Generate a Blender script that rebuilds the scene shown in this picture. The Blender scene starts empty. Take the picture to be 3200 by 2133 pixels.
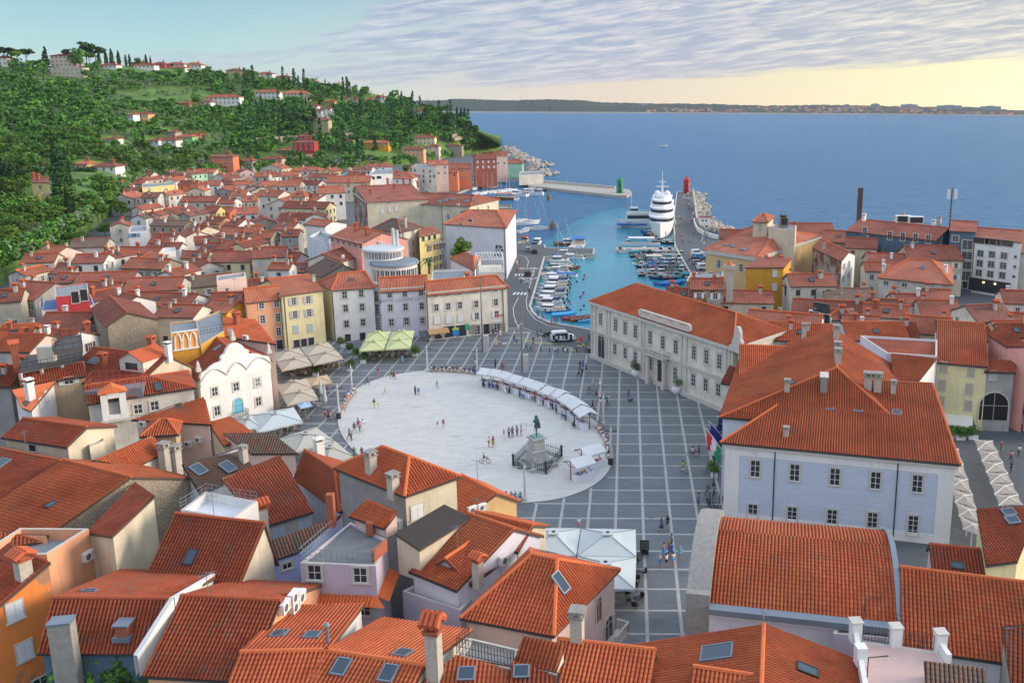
import bpy,bmesh,math,random
import numpy as np
from mathutils import Vector,Matrix
R=random.Random(7)
rad=math.radians
scene=bpy.context.scene
COL=scene.collection
# ------------------------------------------------------------------ camera (fitted to the paving grid of the square)
F,CX,CY,PIT,CAMH=2050.65,1420.75,669.98,rad(12.18),49.4
CP,SP=math.cos(PIT),math.sin(PIT)
def ray(px,py):
 x=(px-CX)/F;y=-(py-CY)/F
 return Vector((x,CP+y*SP,-SP+y*CP))
def P(px,py,z=0.0):
 d=ray(px,py);t=(z-CAMH)/d.z
 return Vector((d.x*t,d.y*t,z))
def PD(px,py,dist):
 d=ray(px,py);t=dist/d.y
 return Vector((d.x*t,dist,CAMH+d.z*t))
def proj(p):
 w=p[2]-CAMH;dep=p[1]*CP-w*SP;up=p[1]*SP+w*CP
 return CX+F*p[0]/dep,CY-F*up/dep
def zat(base,topy):
 lo,hi=0.0,60.0
 for _ in range(40):
  m=(lo+hi)/2
  if proj((base.x,base.y,base.z+m))[1]>topy:lo=m
  else:hi=m
 return base.z+lo
TILES={(r,c):(588.0*c,(0,367.5,735,1176)[r])for r in range(4)for c in range(4)}
class T:
 """picture coordinates read off one enlarged tile of the photograph"""
 def __init__(s,r,c):s.o=TILES[r,c]
 def __call__(s,x,y):return s.o[0]+x*0.25,s.o[1]+y*0.25
cam_d=bpy.data.cameras.new('camera');cam=bpy.data.objects.new('camera',cam_d);COL.objects.link(cam)
cam_d.sensor_width=36;cam_d.lens=2790/3200*36;cam_d.shift_x=-333/3200;cam_d.shift_y=-155/3200
cam_d.clip_start=1;cam_d.clip_end=30000
cam.location=(0,0,CAMH);cam.rotation_euler=(rad(90)-PIT,0,0)
scene.camera=cam
# ------------------------------------------------------------------ objects
def tag(o,label=None,cat=None,group=None,kind=None):
 if label:
  o['label']=label
  if len(label.replace('-',' ').split())>16:print('LONG LABEL',label)
 if cat:o['category']=cat
 if group:o['group']=group
 if kind:o['kind']=kind
 return o
def empty(name,loc,label=None,cat=None,group=None,rz=0.0):
 o=bpy.data.objects.new(name,None);COL.objects.link(o)
 o.location=loc;o.rotation_euler=(0,0,rz);o.empty_display_size=0.5
 return tag(o,label,cat,group)
def mkmesh(name,verts,faces,mats,midx=None,uvs=None,smooth=False):
 me=bpy.data.meshes.new(name)
 if isinstance(faces,np.ndarray):
  n,k=faces.shape
  v=np.asarray(verts,dtype=np.float32)
  me.vertices.add(len(v));me.vertices.foreach_set('co',v.ravel())
  me.loops.add(n*k);me.loops.foreach_set('vertex_index',faces.astype(np.int32).ravel())
  me.polygons.add(n);me.polygons.foreach_set('loop_start',np.arange(0,n*k,k,dtype=np.int32))
  me.update(calc_edges=True)
 else:
  me.from_pydata([tuple(v)for v in verts],[],faces)
 for m in(mats if isinstance(mats,(list,tuple))else[mats]):me.materials.append(m)
 if midx is not None:me.polygons.foreach_set('material_index',np.asarray(midx,dtype=np.int32))
 if uvs is not None:
  uv=me.uv_layers.new(name='UVMap')
  vi=np.empty(len(me.loops),dtype=np.int32);me.loops.foreach_get('vertex_index',vi)
  uv.data.foreach_set('uv',np.asarray(uvs,dtype=np.float32)[vi].ravel())
 if smooth:me.polygons.foreach_set('use_smooth',np.ones(len(me.polygons),dtype=bool))
 me.validate();me.update()
 return me
def link(name,me,parent=None,loc=(0,0,0),rz=0.0,scale=None):
 o=bpy.data.objects.new(name,me);COL.objects.link(o)
 o.location=loc;o.rotation_euler=(0,0,rz)
 if scale is not None:o.scale=scale if hasattr(scale,'__len__')else(scale,)*3
 if parent is not None:o.parent=parent
 return o
class MB:
 """collects shapes into one mesh"""
 def __init__(s):s.v=[];s.f=[];s.m=[];s.mats=[];s.uv={}
 def mi(s,mat):
  if mat not in s.mats:s.mats.append(mat)
  return s.mats.index(mat)
 def face(s,pts,mat):
  b=len(s.v);s.v+=[tuple(p)for p in pts];s.f.append(tuple(range(b,b+len(pts))));s.m.append(s.mi(mat))
 def add(s,verts,faces,mat):
  b=len(s.v);s.v+=[tuple(p)for p in verts];k=s.mi(mat)
  for f in faces:s.f.append(tuple(i+b for i in f));s.m.append(k)
 def box(s,c,d,mat,rz=0.0,taper=1.0):
  ca,sa=math.cos(rz),math.sin(rz);vs=[]
  for z,k in((-.5,1.0),(.5,taper)):
   for x,y in((-.5,-.5),(.5,-.5),(.5,.5),(-.5,.5)):
    X,Y=x*d[0]*k,y*d[1]*k
    vs.append((c[0]+X*ca-Y*sa,c[1]+X*sa+Y*ca,c[2]+z*d[2]))
  s.add(vs,[(3,2,1,0),(4,5,6,7),(0,1,5,4),(1,2,6,5),(2,3,7,6),(3,0,4,7)],mat)
 def prism(s,poly,z0,z1,mat,cap=True):
  n=len(poly);vs=[(p[0],p[1],z0)for p in poly]+[(p[0],p[1],z1)for p in poly]
  a=sum(poly[i][0]*poly[(i+1)%n][1]-poly[(i+1)%n][0]*poly[i][1]for i in range(n))
  if a<0:vs=vs[:n][::-1]+vs[n:][::-1]
  fs=[(i,(i+1)%n,n+(i+1)%n,n+i)for i in range(n)]
  if cap:fs+=[tuple(range(n-1,-1,-1)),tuple(range(n,2*n))]
  s.add(vs,fs,mat)
 def tube(s,pts,r,mat,n=6,cap=True):
  pts=[Vector(p)for p in pts];rs=r if hasattr(r,'__len__')else[r]*len(pts)
  vs=[]
  for i,p in enumerate(pts):
   d=(pts[min(i+1,len(pts)-1)]-pts[max(i-1,0)]).normalized()
   a=d.cross(Vector((0,0,1)))
   if a.length<1e-3:a=Vector((1,0,0))
   a.normalize();b=a.cross(d)
   for k in range(n):
    t=2*math.pi*k/n
    vs.append(p+a*(rs[i]*math.cos(t))+b*(rs[i]*math.sin(t)))
  fs=[(i*n+k,(i+1)*n+k,(i+1)*n+(k+1)%n,i*n+(k+1)%n)for i in range(len(pts)-1)for k in range(n)]
  if cap:fs+=[tuple(range(n)),tuple(range(len(vs)-1,len(vs)-n-1,-1))]
  s.add(vs,fs,mat)
 def lathe(s,prof,mat,n=12,c=(0,0,0)):
  vs=[]
  for r,z in prof:
   for k in range(n):
    t=2*math.pi*k/n;vs.append((c[0]+r*math.cos(t),c[1]+r*math.sin(t),c[2]+z))
  m=len(prof)
  fs=[(i*n+k,i*n+(k+1)%n,(i+1)*n+(k+1)%n,(i+1)*n+k)for i in range(m-1)for k in range(n)]
  if prof[0][0]>1e-4:fs.append(tuple(range(n-1,-1,-1)))
  if prof[-1][0]>1e-4:fs.append(tuple(range((m-1)*n,m*n)))
  s.add(vs,fs,mat)
 def mesh(s,name,smooth=False):return mkmesh(name,s.v,s.f,s.mats,s.m,None,smooth)
 def build(s,name,parent=None,loc=(0,0,0),rz=0.0,smooth=False):return link(name,s.mesh(name,smooth),parent,loc,rz)
 def at(s,o):
  """shift world coordinates to be relative to o"""
  s.v=[(a-o[0],b-o[1],c-o[2])for a,b,c in s.v];return s
def copy_tree(o,parent=None):
 c=o.copy();COL.objects.link(c)
 if parent is not None:c.parent=parent
 for ch in[x for x in KIDS.get(o.name,[])]:
  k=copy_tree(ch,c);KIDS.setdefault(c.name,[]).append(k)
 return c
KIDS={}
def kid(o,parent):
 o.parent=parent;KIDS.setdefault(parent.name,[]).append(o);return o
 # ------------------------------------------------------------------ materials
MATS={}
def newmat(name):
 m=bpy.data.materials.new(name);m.use_nodes=True
 nt=m.node_tree;b=nt.nodes['Principled BSDF']
 return m,nt,b
def N(nt,typ,**kw):
 n=nt.nodes.new(typ)
 for k,v in kw.items():
  if k.startswith('i_'):n.inputs[int(k[2:])].default_value=v
  else:setattr(n,k,v)
 return n
def L(nt,a,b):nt.links.new(a,b)
def mathn(nt,op,a,b=None,c=None):
 n=nt.nodes.new('ShaderNodeMath');n.operation=op
 for i,x in enumerate((a,b,c)):
  if x is None:continue
  if isinstance(x,(int,float)):n.inputs[i].default_value=x
  else:nt.links.new(x,n.inputs[i])
 return n.outputs[0]
def mixc(nt,fac,a,b,blend='MIX'):
 n=nt.nodes.new('ShaderNodeMix');n.data_type='RGBA';n.blend_type=blend
 for i,x in((0,fac),(6,a),(7,b)):
  if isinstance(x,(int,float)):n.inputs[i].default_value=x
  elif isinstance(x,(tuple,list)):n.inputs[i].default_value=(*x[:3],1)
  else:nt.links.new(x,n.inputs[i])
 return n.outputs[2]
def ramp(nt,fac,stops):
 n=nt.nodes.new('ShaderNodeValToRGB');e=n.color_ramp.elements
 while len(e)>1:e.remove(e[-1])
 for i,(p,c)in enumerate(stops):
  x=e[0]if i==0 else e.new(p)
  x.position=p;x.color=(*c[:3],1)if hasattr(c,'__len__')else(c,c,c,1)
 nt.links.new(fac,n.inputs[0]);return n.outputs[0]
def noise(nt,vec,scale,detail=4,rough=0.55,dist=0.0):
 n=nt.nodes.new('ShaderNodeTexNoise');n.inputs['Scale'].default_value=scale
 n.inputs['Detail'].default_value=detail;n.inputs['Roughness'].default_value=rough;n.inputs['Distortion'].default_value=dist
 if vec is not None:nt.links.new(vec,n.inputs['Vector'])
 return n.outputs[0]
def geo_pos(nt):return nt.nodes.new('ShaderNodeNewGeometry').outputs['Position']
def mapping(nt,vec,scale=(1,1,1),rot=(0,0,0),loc=(0,0,0)):
 n=nt.nodes.new('ShaderNodeMapping');n.inputs['Scale'].default_value=scale;n.inputs['Rotation'].default_value=rot;n.inputs['Location'].default_value=loc
 nt.links.new(vec,n.inputs['Vector']);return n.outputs[0]
def bump(nt,h,b,strength=0.5,dist=0.05):
 n=nt.nodes.new('ShaderNodeBump');n.inputs['Strength'].default_value=strength;n.inputs['Distance'].default_value=dist
 nt.links.new(h,n.inputs['Height']);nt.links.new(n.outputs[0],b.inputs['Normal'])
def plain(name,col,rough=0.7,metal=0.0,var=0.12,scale=3.0,emit=None,spec=None,alpha=None):
 if name in MATS:return MATS[name]
 m,nt,b=newmat(name)
 f=noise(nt,geo_pos(nt),scale,3)
 L(nt,mixc(nt,f,tuple(c*(1-var)for c in col),tuple(min(1,c*(1+var))for c in col)),b.inputs['Base Color'])
 b.inputs['Roughness'].default_value=rough;b.inputs['Metallic'].default_value=metal
 if emit:b.inputs['Emission Color'].default_value=(*emit[:3],1);b.inputs['Emission Strength'].default_value=emit[3]
 if spec is not None:b.inputs['Specular IOR Level'].default_value=spec
 MATS[name]=m;return m
def srgb(r,g,b):
 f=lambda c:(c/255/12.92)if c<=10 else((c/255+.055)/1.055)**2.4
 return f(r),f(g),f(b)
def wallmat(name,col,wear=0.35,patch=None,stone=0.0):
 """old lime plaster: blotches, rain streaks, patches where it has fallen off"""
 key='wall_'+name
 if key in MATS:return MATS[key]
 m,nt,b=newmat(key);p=geo_pos(nt)
 big=noise(nt,p,0.35,5,0.6);fine=noise(nt,p,6.0,3,0.6)
 streak=noise(nt,mapping(nt,p,(1.6,1.6,0.12)),1.4,4,0.65)
 k=1-wear*0.55
 c=mixc(nt,ramp(nt,big,[(0.35,0.0),(0.7,1.0)]),col,tuple(x*k for x in col))
 c=mixc(nt,ramp(nt,streak,[(0.52,0.0),(0.75,wear)]),c,tuple(x*0.45+0.02 for x in col))
 c=mixc(nt,mathn(nt,'MULTIPLY',fine,0.18),c,tuple(x*0.6 for x in col))
 if patch is not None:
  pf=ramp(nt,noise(nt,p,0.22,6,0.62,0.4),[(0.47,0.0),(0.53,1.0)])
  c=mixc(nt,pf,c,mixc(nt,fine,patch,tuple(x*0.5 for x in patch)))
 if stone:
  v=N(nt,'ShaderNodeTexVoronoi',feature='DISTANCE_TO_EDGE');v.inputs['Scale'].default_value=1.0/stone
  L(nt,mapping(nt,p,(1,1,1.6)),v.inputs['Vector'])
  v2=N(nt,'ShaderNodeTexVoronoi');v2.inputs['Scale'].default_value=1.0/stone;L(nt,mapping(nt,p,(1,1,1.6)),v2.inputs['Vector'])
  c=mixc(nt,0.35,c,mixc(nt,v2.outputs['Color'],tuple(x*.55 for x in col),tuple(min(1,x*1.25)for x in col)))
  c=mixc(nt,ramp(nt,v.outputs[0],[(0.0,1.0),(0.12,0.0)]),c,tuple(x*0.5 for x in col))
  bump(nt,ramp(nt,v.outputs[0],[(0.0,0.0),(0.2,1.0)]),b,0.6,0.05)
 else:bump(nt,mathn(nt,'ADD',fine,big),b,0.25,0.03)
 L(nt,c,b.inputs['Base Color']);b.inputs['Roughness'].default_value=0.92;b.inputs['Specular IOR Level'].default_value=0.2
 MATS[key]=m;return m
PITCH,COURSE=0.30,0.40
def tilemat(name,cols,lichen=0.2,lcol=(0.16,0.14,0.11),far=False,sat=1.0):
 """barrel tiles: one colour per tile, soot and lichen in patches; far roofs get their relief from a bump"""
 key='tile_'+name+('_far' if far else '')
 if key in MATS:return MATS[key]
 m,nt,b=newmat(key)
 uv=N(nt,'ShaderNodeUVMap');sx=N(nt,'ShaderNodeSeparateXYZ');L(nt,uv.outputs[0],sx.inputs[0])
 u=mathn(nt,'DIVIDE',sx.outputs[0],PITCH);v=mathn(nt,'DIVIDE',sx.outputs[1],COURSE)
 cu,cv=mathn(nt,'FLOOR',u),mathn(nt,'FLOOR',v)
 cmb=N(nt,'ShaderNodeCombineXYZ');L(nt,cu,cmb.inputs[0]);L(nt,cv,cmb.inputs[1])
 oi=N(nt,'ShaderNodeObjectInfo');L(nt,oi.outputs['Random'],cmb.inputs[2])
 wn=N(nt,'ShaderNodeTexWhiteNoise');L(nt,cmb.outputs[0],wn.inputs[0])
 c=ramp(nt,wn.outputs['Value'],[(i/max(1,len(cols)-1),x)for i,x in enumerate(cols)])
 mean=tuple(sum(x[i]for x in cols)/len(cols)for i in range(3))
 wc=N(nt,'ShaderNodeTexWhiteNoise',noise_dimensions='1D');L(nt,cu,wc.inputs['W'])
 c=mixc(nt,0.55,c,mixc(nt,wc.outputs['Value'],tuple(x*.86 for x in mean),tuple(x*1.12 for x in mean)))
 p=geo_pos(nt)
 big=noise(nt,p,0.25,5,0.6)
 c=mixc(nt,ramp(nt,big,[(0.32,0.75),(0.62,0.0)]),c,tuple(x*0.50 for x in mean))
 c=mixc(nt,ramp(nt,noise(nt,p,0.11,4,.6),[(0.48,0.0),(0.68,0.55)]),c,(mean[0]*.95,mean[1]*1.35,mean[2]*1.4))
 lf=noise(nt,p,0.8,6,0.7)
 c=mixc(nt,ramp(nt,lf,[(0.62-0.28*lichen,0.0),(0.80-0.28*lichen,min(1,0.35+lichen))]),c,lcol)
 hs=N(nt,'ShaderNodeHueSaturation');hs.inputs['Saturation'].default_value=sat
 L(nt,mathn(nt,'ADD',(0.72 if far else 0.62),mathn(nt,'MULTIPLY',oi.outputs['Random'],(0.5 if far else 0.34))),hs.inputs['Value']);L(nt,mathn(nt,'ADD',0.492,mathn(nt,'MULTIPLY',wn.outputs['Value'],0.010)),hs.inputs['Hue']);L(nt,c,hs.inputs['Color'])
 col=hs.outputs[0]
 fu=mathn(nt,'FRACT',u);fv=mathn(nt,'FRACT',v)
 if far:
 # shade in the narrow channels between the cover tiles, painted into the colour
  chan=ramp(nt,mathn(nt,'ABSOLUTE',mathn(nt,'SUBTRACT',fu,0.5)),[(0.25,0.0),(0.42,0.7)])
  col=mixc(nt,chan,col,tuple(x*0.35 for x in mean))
  prof=mathn(nt,'SINE',mathn(nt,'MULTIPLY',fu,math.pi))
  h=mathn(nt,'SUBTRACT',prof,mathn(nt,'MULTIPLY',fv,0.35))
  bump(nt,h,b,1.0,0.10)
 else:
  chan=ramp(nt,mathn(nt,'ABSOLUTE',mathn(nt,'SUBTRACT',fu,0.5)),[(0.25,0.0),(0.42,0.9)])  # near tiles: channel shade painted into the colour, on top of the relief
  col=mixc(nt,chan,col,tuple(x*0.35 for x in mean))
  bump(nt,noise(nt,p,14,3),b,0.25,0.02)
 L(nt,col,b.inputs['Base Color']);b.inputs['Roughness'].default_value=0.85;b.inputs['Specular IOR Level'].default_value=0.25
 MATS[key]=m;return m
ORANGE=[(0.42,0.082,0.025),(0.56,0.128,0.038),(0.48,0.10,0.030),(0.62,0.165,0.055)]
RED=[(0.32,0.060,0.021),(0.43,0.088,0.030),(0.49,0.118,0.045),(0.27,0.054,0.023)]
BROWN=[(0.26,0.075,0.045),(0.34,0.11,0.065),(0.20,0.065,0.045),(0.40,0.13,0.07)]
OLDMIX=[(0.17,0.10,0.075),(0.33,0.12,0.07),(0.24,0.17,0.13),(0.46,0.15,0.07),(0.14,0.09,0.07)]
BRIGHT=[(0.54,0.115,0.034),(0.68,0.165,0.052),(0.61,0.135,0.042)]
ROOFS={'o':('orange',ORANGE,.26),'r':('red',RED,.34),'b':('brown',BROWN,.3),'g':('old',OLDMIX,.75),'n':('new',BRIGHT,.12)}
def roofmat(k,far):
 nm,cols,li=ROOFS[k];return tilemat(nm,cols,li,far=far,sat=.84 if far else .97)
STONE=lambda:plain('stone_trim',(0.52,0.49,0.44),0.85,0,.15,2)
WHITE=lambda:plain('white_paint',(0.72,0.72,0.70),0.6,0,.06,2)
GLASSD=lambda:plain('dark_glass',(0.035,0.04,0.05),0.12,0,.3,1.5)
SKYGL=lambda:plain('skylight_glass',(0.04,0.07,0.10),0.12,0,.2,.8,None,.35)
ZINC=lambda:plain('zinc',(0.20,0.24,0.29),0.5,.4,.2,1)
DARK=lambda:plain('dark_iron',(0.025,0.027,0.03),0.6,0,.2,3)
BRICK=lambda:plain('brick',(0.34,0.10,0.055),0.9,0,.45,9)
GREYCON=lambda:plain('weathered_concrete',(0.27,0.26,0.24),0.95,0,.35,2.5)
CREAMP=lambda:plain('chimney_plaster',(0.45,0.41,0.35),0.95,0,.3,3)
def rustmat(ang):
 if 'wall_rust' in MATS:return MATS['wall_rust']
 m,nt,b=newmat('wall_rust');p=geo_pos(nt);q=mapping(nt,p,(1,1,1),(0,0,-ang));s=N(nt,'ShaderNodeSeparateXYZ');L(nt,q,s.inputs[0])
 cb_=N(nt,'ShaderNodeCombineXYZ');L(nt,s.outputs[0],cb_.inputs[0]);L(nt,s.outputs[2],cb_.inputs[1])
 br=N(nt,'ShaderNodeTexBrick');L(nt,cb_.outputs[0],br.inputs['Vector']);br.inputs['Scale'].default_value=1;br.inputs['Brick Width'].default_value=1.7;br.inputs['Row Height'].default_value=.62;br.inputs['Mortar Size'].default_value=.022
 br.inputs['Color1'].default_value=(.50,.55,.65,1);br.inputs['Color2'].default_value=(.54,.59,.68,1);br.inputs['Mortar'].default_value=(.40,.46,.60,1)
 c=mixc(nt,mathn(nt,'MULTIPLY',noise(nt,p,.4,5,.6),.35),br.outputs[0],(.44,.49,.60));L(nt,c,b.inputs['Base Color']);b.inputs['Roughness'].default_value=.9
 bump(nt,br.outputs['Fac'],b,.4,-.02);MATS['wall_rust']=m;return m
 # ------------------------------------------------------------------ houses
def tile_face(poly,amp=0.08,pitch=PITCH,course=COURSE,per=6):
 """one roof slope of real barrel tiles: poly = 3-D points, first edge is the eave. Returns verts, quads, uvs"""
 o=poly[0];u=(poly[1]-poly[0]).normalized()
 n=Vector((0,0,0))
 for i in range(len(poly)):
  a,b=poly[i],poly[(i+1)%len(poly)];n+=Vector(((a.y-b.y)*(a.z+b.z),(a.z-b.z)*(a.x+b.x),(a.x-b.x)*(a.y+b.y)))
 n.normalize()
 if n.z<0:n=-n
 v=n.cross(u)
 if v.z<0:v=-v
 q=[((p-o).dot(u),(p-o).dot(v))for p in poly]
 us=[a for a,_ in q];vs=[b for _,b in q];u0,u1,v0,v1=min(us),max(us),min(vs),max(vs)
 nu=max(2,int(round((u1-u0)/pitch*per)));U=np.linspace(u0+1e-4,u1-1e-4,nu+1)
 lo=np.full(nu+1,1e9);hi=np.full(nu+1,-1e9)
 for i in range(len(q)):
  (a,b),(c,d)=q[i],q[(i+1)%len(q)]
  if abs(c-a)<1e-9:continue
  t=(U-a)/(c-a);ok=(t>=-1e-6)&(t<=1+1e-6);y=b+t*(d-b)
  lo=np.where(ok,np.minimum(lo,y),lo);hi=np.where(ok,np.maximum(hi,y),hi)
 bad=lo>hi;lo[bad]=0;hi[bad]=0
 nc=max(1,int(math.ceil((v1-v0)/course)))
 V=[];H=[]
 for j in range(nc):
  V+=[v0+j*course,v0+(j+1)*course-0.004];H+=[0.035,0.0]
 V=np.array(V);H=np.array(H)
 VV=np.clip(V[None,:],lo[:,None],hi[:,None])
 ph=(U/pitch)%1.0
 prof=amp*(1.9*np.abs(np.sin(np.pi*ph))**.8-0.6)
 HH=np.broadcast_to(H[None,:],VV.shape)+prof[:,None]+0.05
 pts=np.array(o)[None,None,:]+U[:,None,None]*np.array(u)+VV[:,:,None]*np.array(v)+HH[:,:,None]*np.array(n)
 a=len(U);b=len(V);idx=np.arange(a*b).reshape(a,b)
 f=np.stack([idx[:-1,:-1],idx[1:,:-1],idx[1:,1:],idx[:-1,1:]],-1).reshape(-1,4)
 keep=(np.abs(VV[:-1,:-1]-VV[:-1,1:])+np.abs(VV[1:,:-1]-VV[1:,1:])).reshape(-1)>1e-5
 uv=np.stack([np.broadcast_to(U[:,None],VV.shape),VV],-1).reshape(-1,2)
 return pts.reshape(-1,3),f[keep],uv,n,u,v
def hit_poly(d,poly):
 n=Vector((0,0,0))
 for i in range(len(poly)):
  a,b=poly[i],poly[(i+1)%len(poly)];n+=Vector(((a.y-b.y)*(a.z+b.z),(a.z-b.z)*(a.x+b.x),(a.x-b.x)*(a.y+b.y)))
 n.normalize()
 k=d.dot(n)
 if abs(k)<1e-6:return None
 t=(poly[0]-Vector((0,0,CAMH))).dot(n)/k
 if t<=0:return None
 p=Vector((0,0,CAMH))+d*t
 s=0;inside=1e9
 m=len(poly)
 for i in range(m):
  e=(poly[(i+1)%m]-poly[i]);w=e.normalized().cross(n)
  inside=min(inside,-(p-poly[i]).dot(w))if True else 0
  # winding may be either way: measure against the centroid
 c=sum(poly,Vector((0,0,0)))/m;mn=1e9
 for i in range(m):
  e=(poly[(i+1)%m]-poly[i]).normalized();w=e.cross(n)
  if(c-poly[i]).dot(w)<0:w=-w
  mn=min(mn,(p-poly[i]).dot(w))
 return t,p,n,mn
TEMPL={}
def win_templ(style,w,h,shut='grey'):
 key=(style,round(w,2),round(h,2),shut)
 if key in TEMPL:return TEMPL[key]
 parts={}
 t=0.16 if style in('stone','palace','arch')else 0.09
 fm=STONE()if style!='plain' else WHITE()
 mb=MB();out=-0.09
 if style=='arch':
  K=8;pts=[(-w/2,0),(-w/2,h-w/2)]+[(-w/2*math.cos(math.pi*i/K),h-w/2+w/2*math.sin(math.pi*i/K))for i in range(1,K)]+[(w/2,h-w/2),(w/2,0)]
  o2=[(x*(1+2*t/w),z+(t if z>0.01 else 0))for x,z in pts]
  for i in range(len(pts)-1):
   a,b,c,d=pts[i],pts[i+1],o2[i+1],o2[i]
   mb.add([(a[0],out,a[1]),(b[0],out,b[1]),(c[0],out,c[1]),(d[0],out,d[1]),(a[0],0.02,a[1]),(b[0],0.02,b[1]),(c[0],0.02,c[1]),(d[0],0.02,d[1])],[(3,2,1,0),(0,1,5,4),(2,3,7,6)],fm)
  pm=MB();gl=shut if not isinstance(shut,str)else GLASSD()
  pm.face([(x,-0.02,z)for x,z in pts],gl)
  pm.box((0,-0.035,h*.5),(0.06,0.03,h),fm)
  pm.box((0,-0.035,h-w/2),(w,0.03,0.06),fm)
  parts['pane']=pm.mesh('pane')
 else:
  mb.box((-w/2-t/2,out/2,h/2),(t,-out,h),fm);mb.box((w/2+t/2,out/2,h/2),(t,-out,h),fm)
  mb.box((0,out/2,h+t/2),(w+2*t,-out,t),fm)
  mb.box((0,out*.8,-0.06),(w+2*t+0.16,-out*1.6,0.12),fm)
  if style=='palace':
   mb.box((0,out,h+t+0.18),(w+2*t+0.25,0.22,0.10),fm)
  if style=='pedi':
   mb.box((0,out,h+t+0.1),(w+2*t+0.5,0.3,0.12),fm)
   W2=w/2+t+0.3
   mb.add([(-W2,-.25,h+t+.16),(W2,-.25,h+t+.16),(0,-.25,h+t+.62),(-W2,0.02,h+t+.16),(W2,0.02,h+t+.16),(0,0.02,h+t+.62)],[(0,1,2),(3,5,4),(0,2,5,3),(1,4,5,2)],fm)
  if style=='closed':
   sm=plain('shutter_'+shut,SHUT[shut],0.7)
   for s in(-1,1):
    q=MB();q.box((s*w/4,-0.05,h/2),(w/2-0.02,0.05,h-0.02),sm)
    for k in range(int(h/0.18)):q.box((s*w/4,-0.082,0.1+k*0.18),(w/2-0.16,0.015,0.07),sm)
    parts['shutter%d'%s]=q.mesh('shutter')
  else:
   pm=MB();gl=GLASSD()
   pm.face([(-w/2,-0.015,0),(w/2,-0.015,0),(w/2,-0.015,h),(-w/2,-0.015,h)],gl)
   if style!='dark':
    sw=WHITE()
    for x in(-w/2+.04,0,w/2-.04):pm.box((x,-0.03,h/2),(0.058,0.03,h),sw)
    nz=max(1,int(round(h/0.62)))
    for k in range(nz+1):pm.box((0,-0.03,min(h-.035,max(.035,h*k/nz))),(w,0.028,0.042 if 0<k<nz else .06),sw)
   parts['pane']=pm.mesh('pane')
  if style=='shut':
   sm=plain('shutter_'+shut,SHUT[shut],0.7)
   for s in(-1,1):
    q=MB();q.box((s*(w*0.75+t+0.02),-0.07,h/2),(w/2,0.045,h),sm)
    for k in range(int(h/0.18)):q.box((s*(w*.75+t+.02),-0.1,0.1+k*0.18),(w/2-0.14,0.015,0.07),sm)
    parts['shutter%d'%s]=q.mesh('shutter')
 TEMPL[key]=(mb.mesh('window'),parts);return TEMPL[key]
SHUT={'grey':(0.42,0.42,0.41),'green':(0.10,0.22,0.18),'white':(0.66,0.67,0.68),'blue':(0.05,0.32,0.62),'brown':(0.10,0.05,0.03),'pale':(0.38,0.47,0.52),'beige':(0.42,0.37,0.29)}
def chim_mesh(style):
 key=('chim',style)
 if key in TEMPL:return TEMPL[key]
 mb=MB()
 if style=='brick':
  mb.box((0,0,0.3),(.62,.62,1.8),BRICK());mb.box((0,0,1.26),(.82,.82,.12),BRICK())
  for x in(-.3,0,.3):
   for y in(-.3,.3):mb.box((x,y,1.46),(.14,.14,.28),BRICK())
  t=plain('cap_tile',(.5,.11,.045),.9,0,.35,8)
  mb.add([(-.5,-.5,1.6),(.5,-.5,1.6),(.5,.5,1.6),(-.5,.5,1.6),(-.5,0,1.9),(.5,0,1.9)],[(0,1,5,4),(2,3,4,5),(1,2,5),(3,0,4),(3,2,1,0)],t)
 elif style=='cap':
  mb.box((0,0,.2),(.66,.62,2.2),CREAMP());mb.box((0,0,1.36),(.84,.78,.12),BRICK())
  for x in(-.3,.3):mb.box((x,0,1.56),(.12,.5,.28),BRICK())
  t=plain('cap_tile',(.5,.11,.045),.9,0,.35,8)
  for s in(-1,1):
   for k in range(4):mb.tube([(-.42+k*.28,s*.52,1.66),(-.42+k*.28,0,1.98)],.15,t,6)
 elif style=='stub':
  mb.box((0,0,.35),(.75,.75,1.0),BRICK());mb.box((0,0,.9),(1.0,1.0,.1),ZINC());mb.box((0,0,-.02),(1.1,1.1,.3),ZINC())
 elif style=='plaster':
  mb.box((0,0,.2),(.62,.62,1.8),CREAMP());mb.box((0,0,1.14),(.78,.78,.1),GREYCON())
  for x in(-.22,.22):
   for y in(-.22,.22):mb.box((x,y,1.27),(.14,.14,.2),CREAMP())
  mb.box((0,0,1.41),(.8,.8,.09),GREYCON())
 elif style=='wide':
  mb.box((0,0,.25),(1.7,.7,1.9),GREYCON());mb.box((0,0,1.24),(1.85,.85,.1),STONE())
 elif style=='tall':
  mb.box((0,0,1.2),(.6,.6,3.4),CREAMP());mb.box((0,0,2.95),(.85,.85,.14),CREAMP(),taper=.9)
  for x in(-.22,.22):
   for y in(-.22,.22):mb.box((x,y,3.15),(.12,.12,.3),BRICK())
  mb.lathe([(.6,3.3),(.05,3.62)],plain('cap_tile',(.5,.11,.045)),4)
 elif style=='white':
  mb.box((0,0,.3),(.7,.7,1.9),WHITE());mb.box((0,0,1.3),(.85,.85,.1),WHITE());mb.box((0,0,1.45),(.5,.5,.2),GLASSD())
  mb.box((0,0,1.6),(.85,.85,.1),WHITE())
 elif style=='pipe':
  mb.tube([(0,0,-.5),(0,0,1.3)],.12,ZINC(),8);mb.lathe([(.22,1.3),(.02,1.5)],ZINC(),8)
 TEMPL[key]=mb.mesh('chimney');return TEMPL[key]
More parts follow.
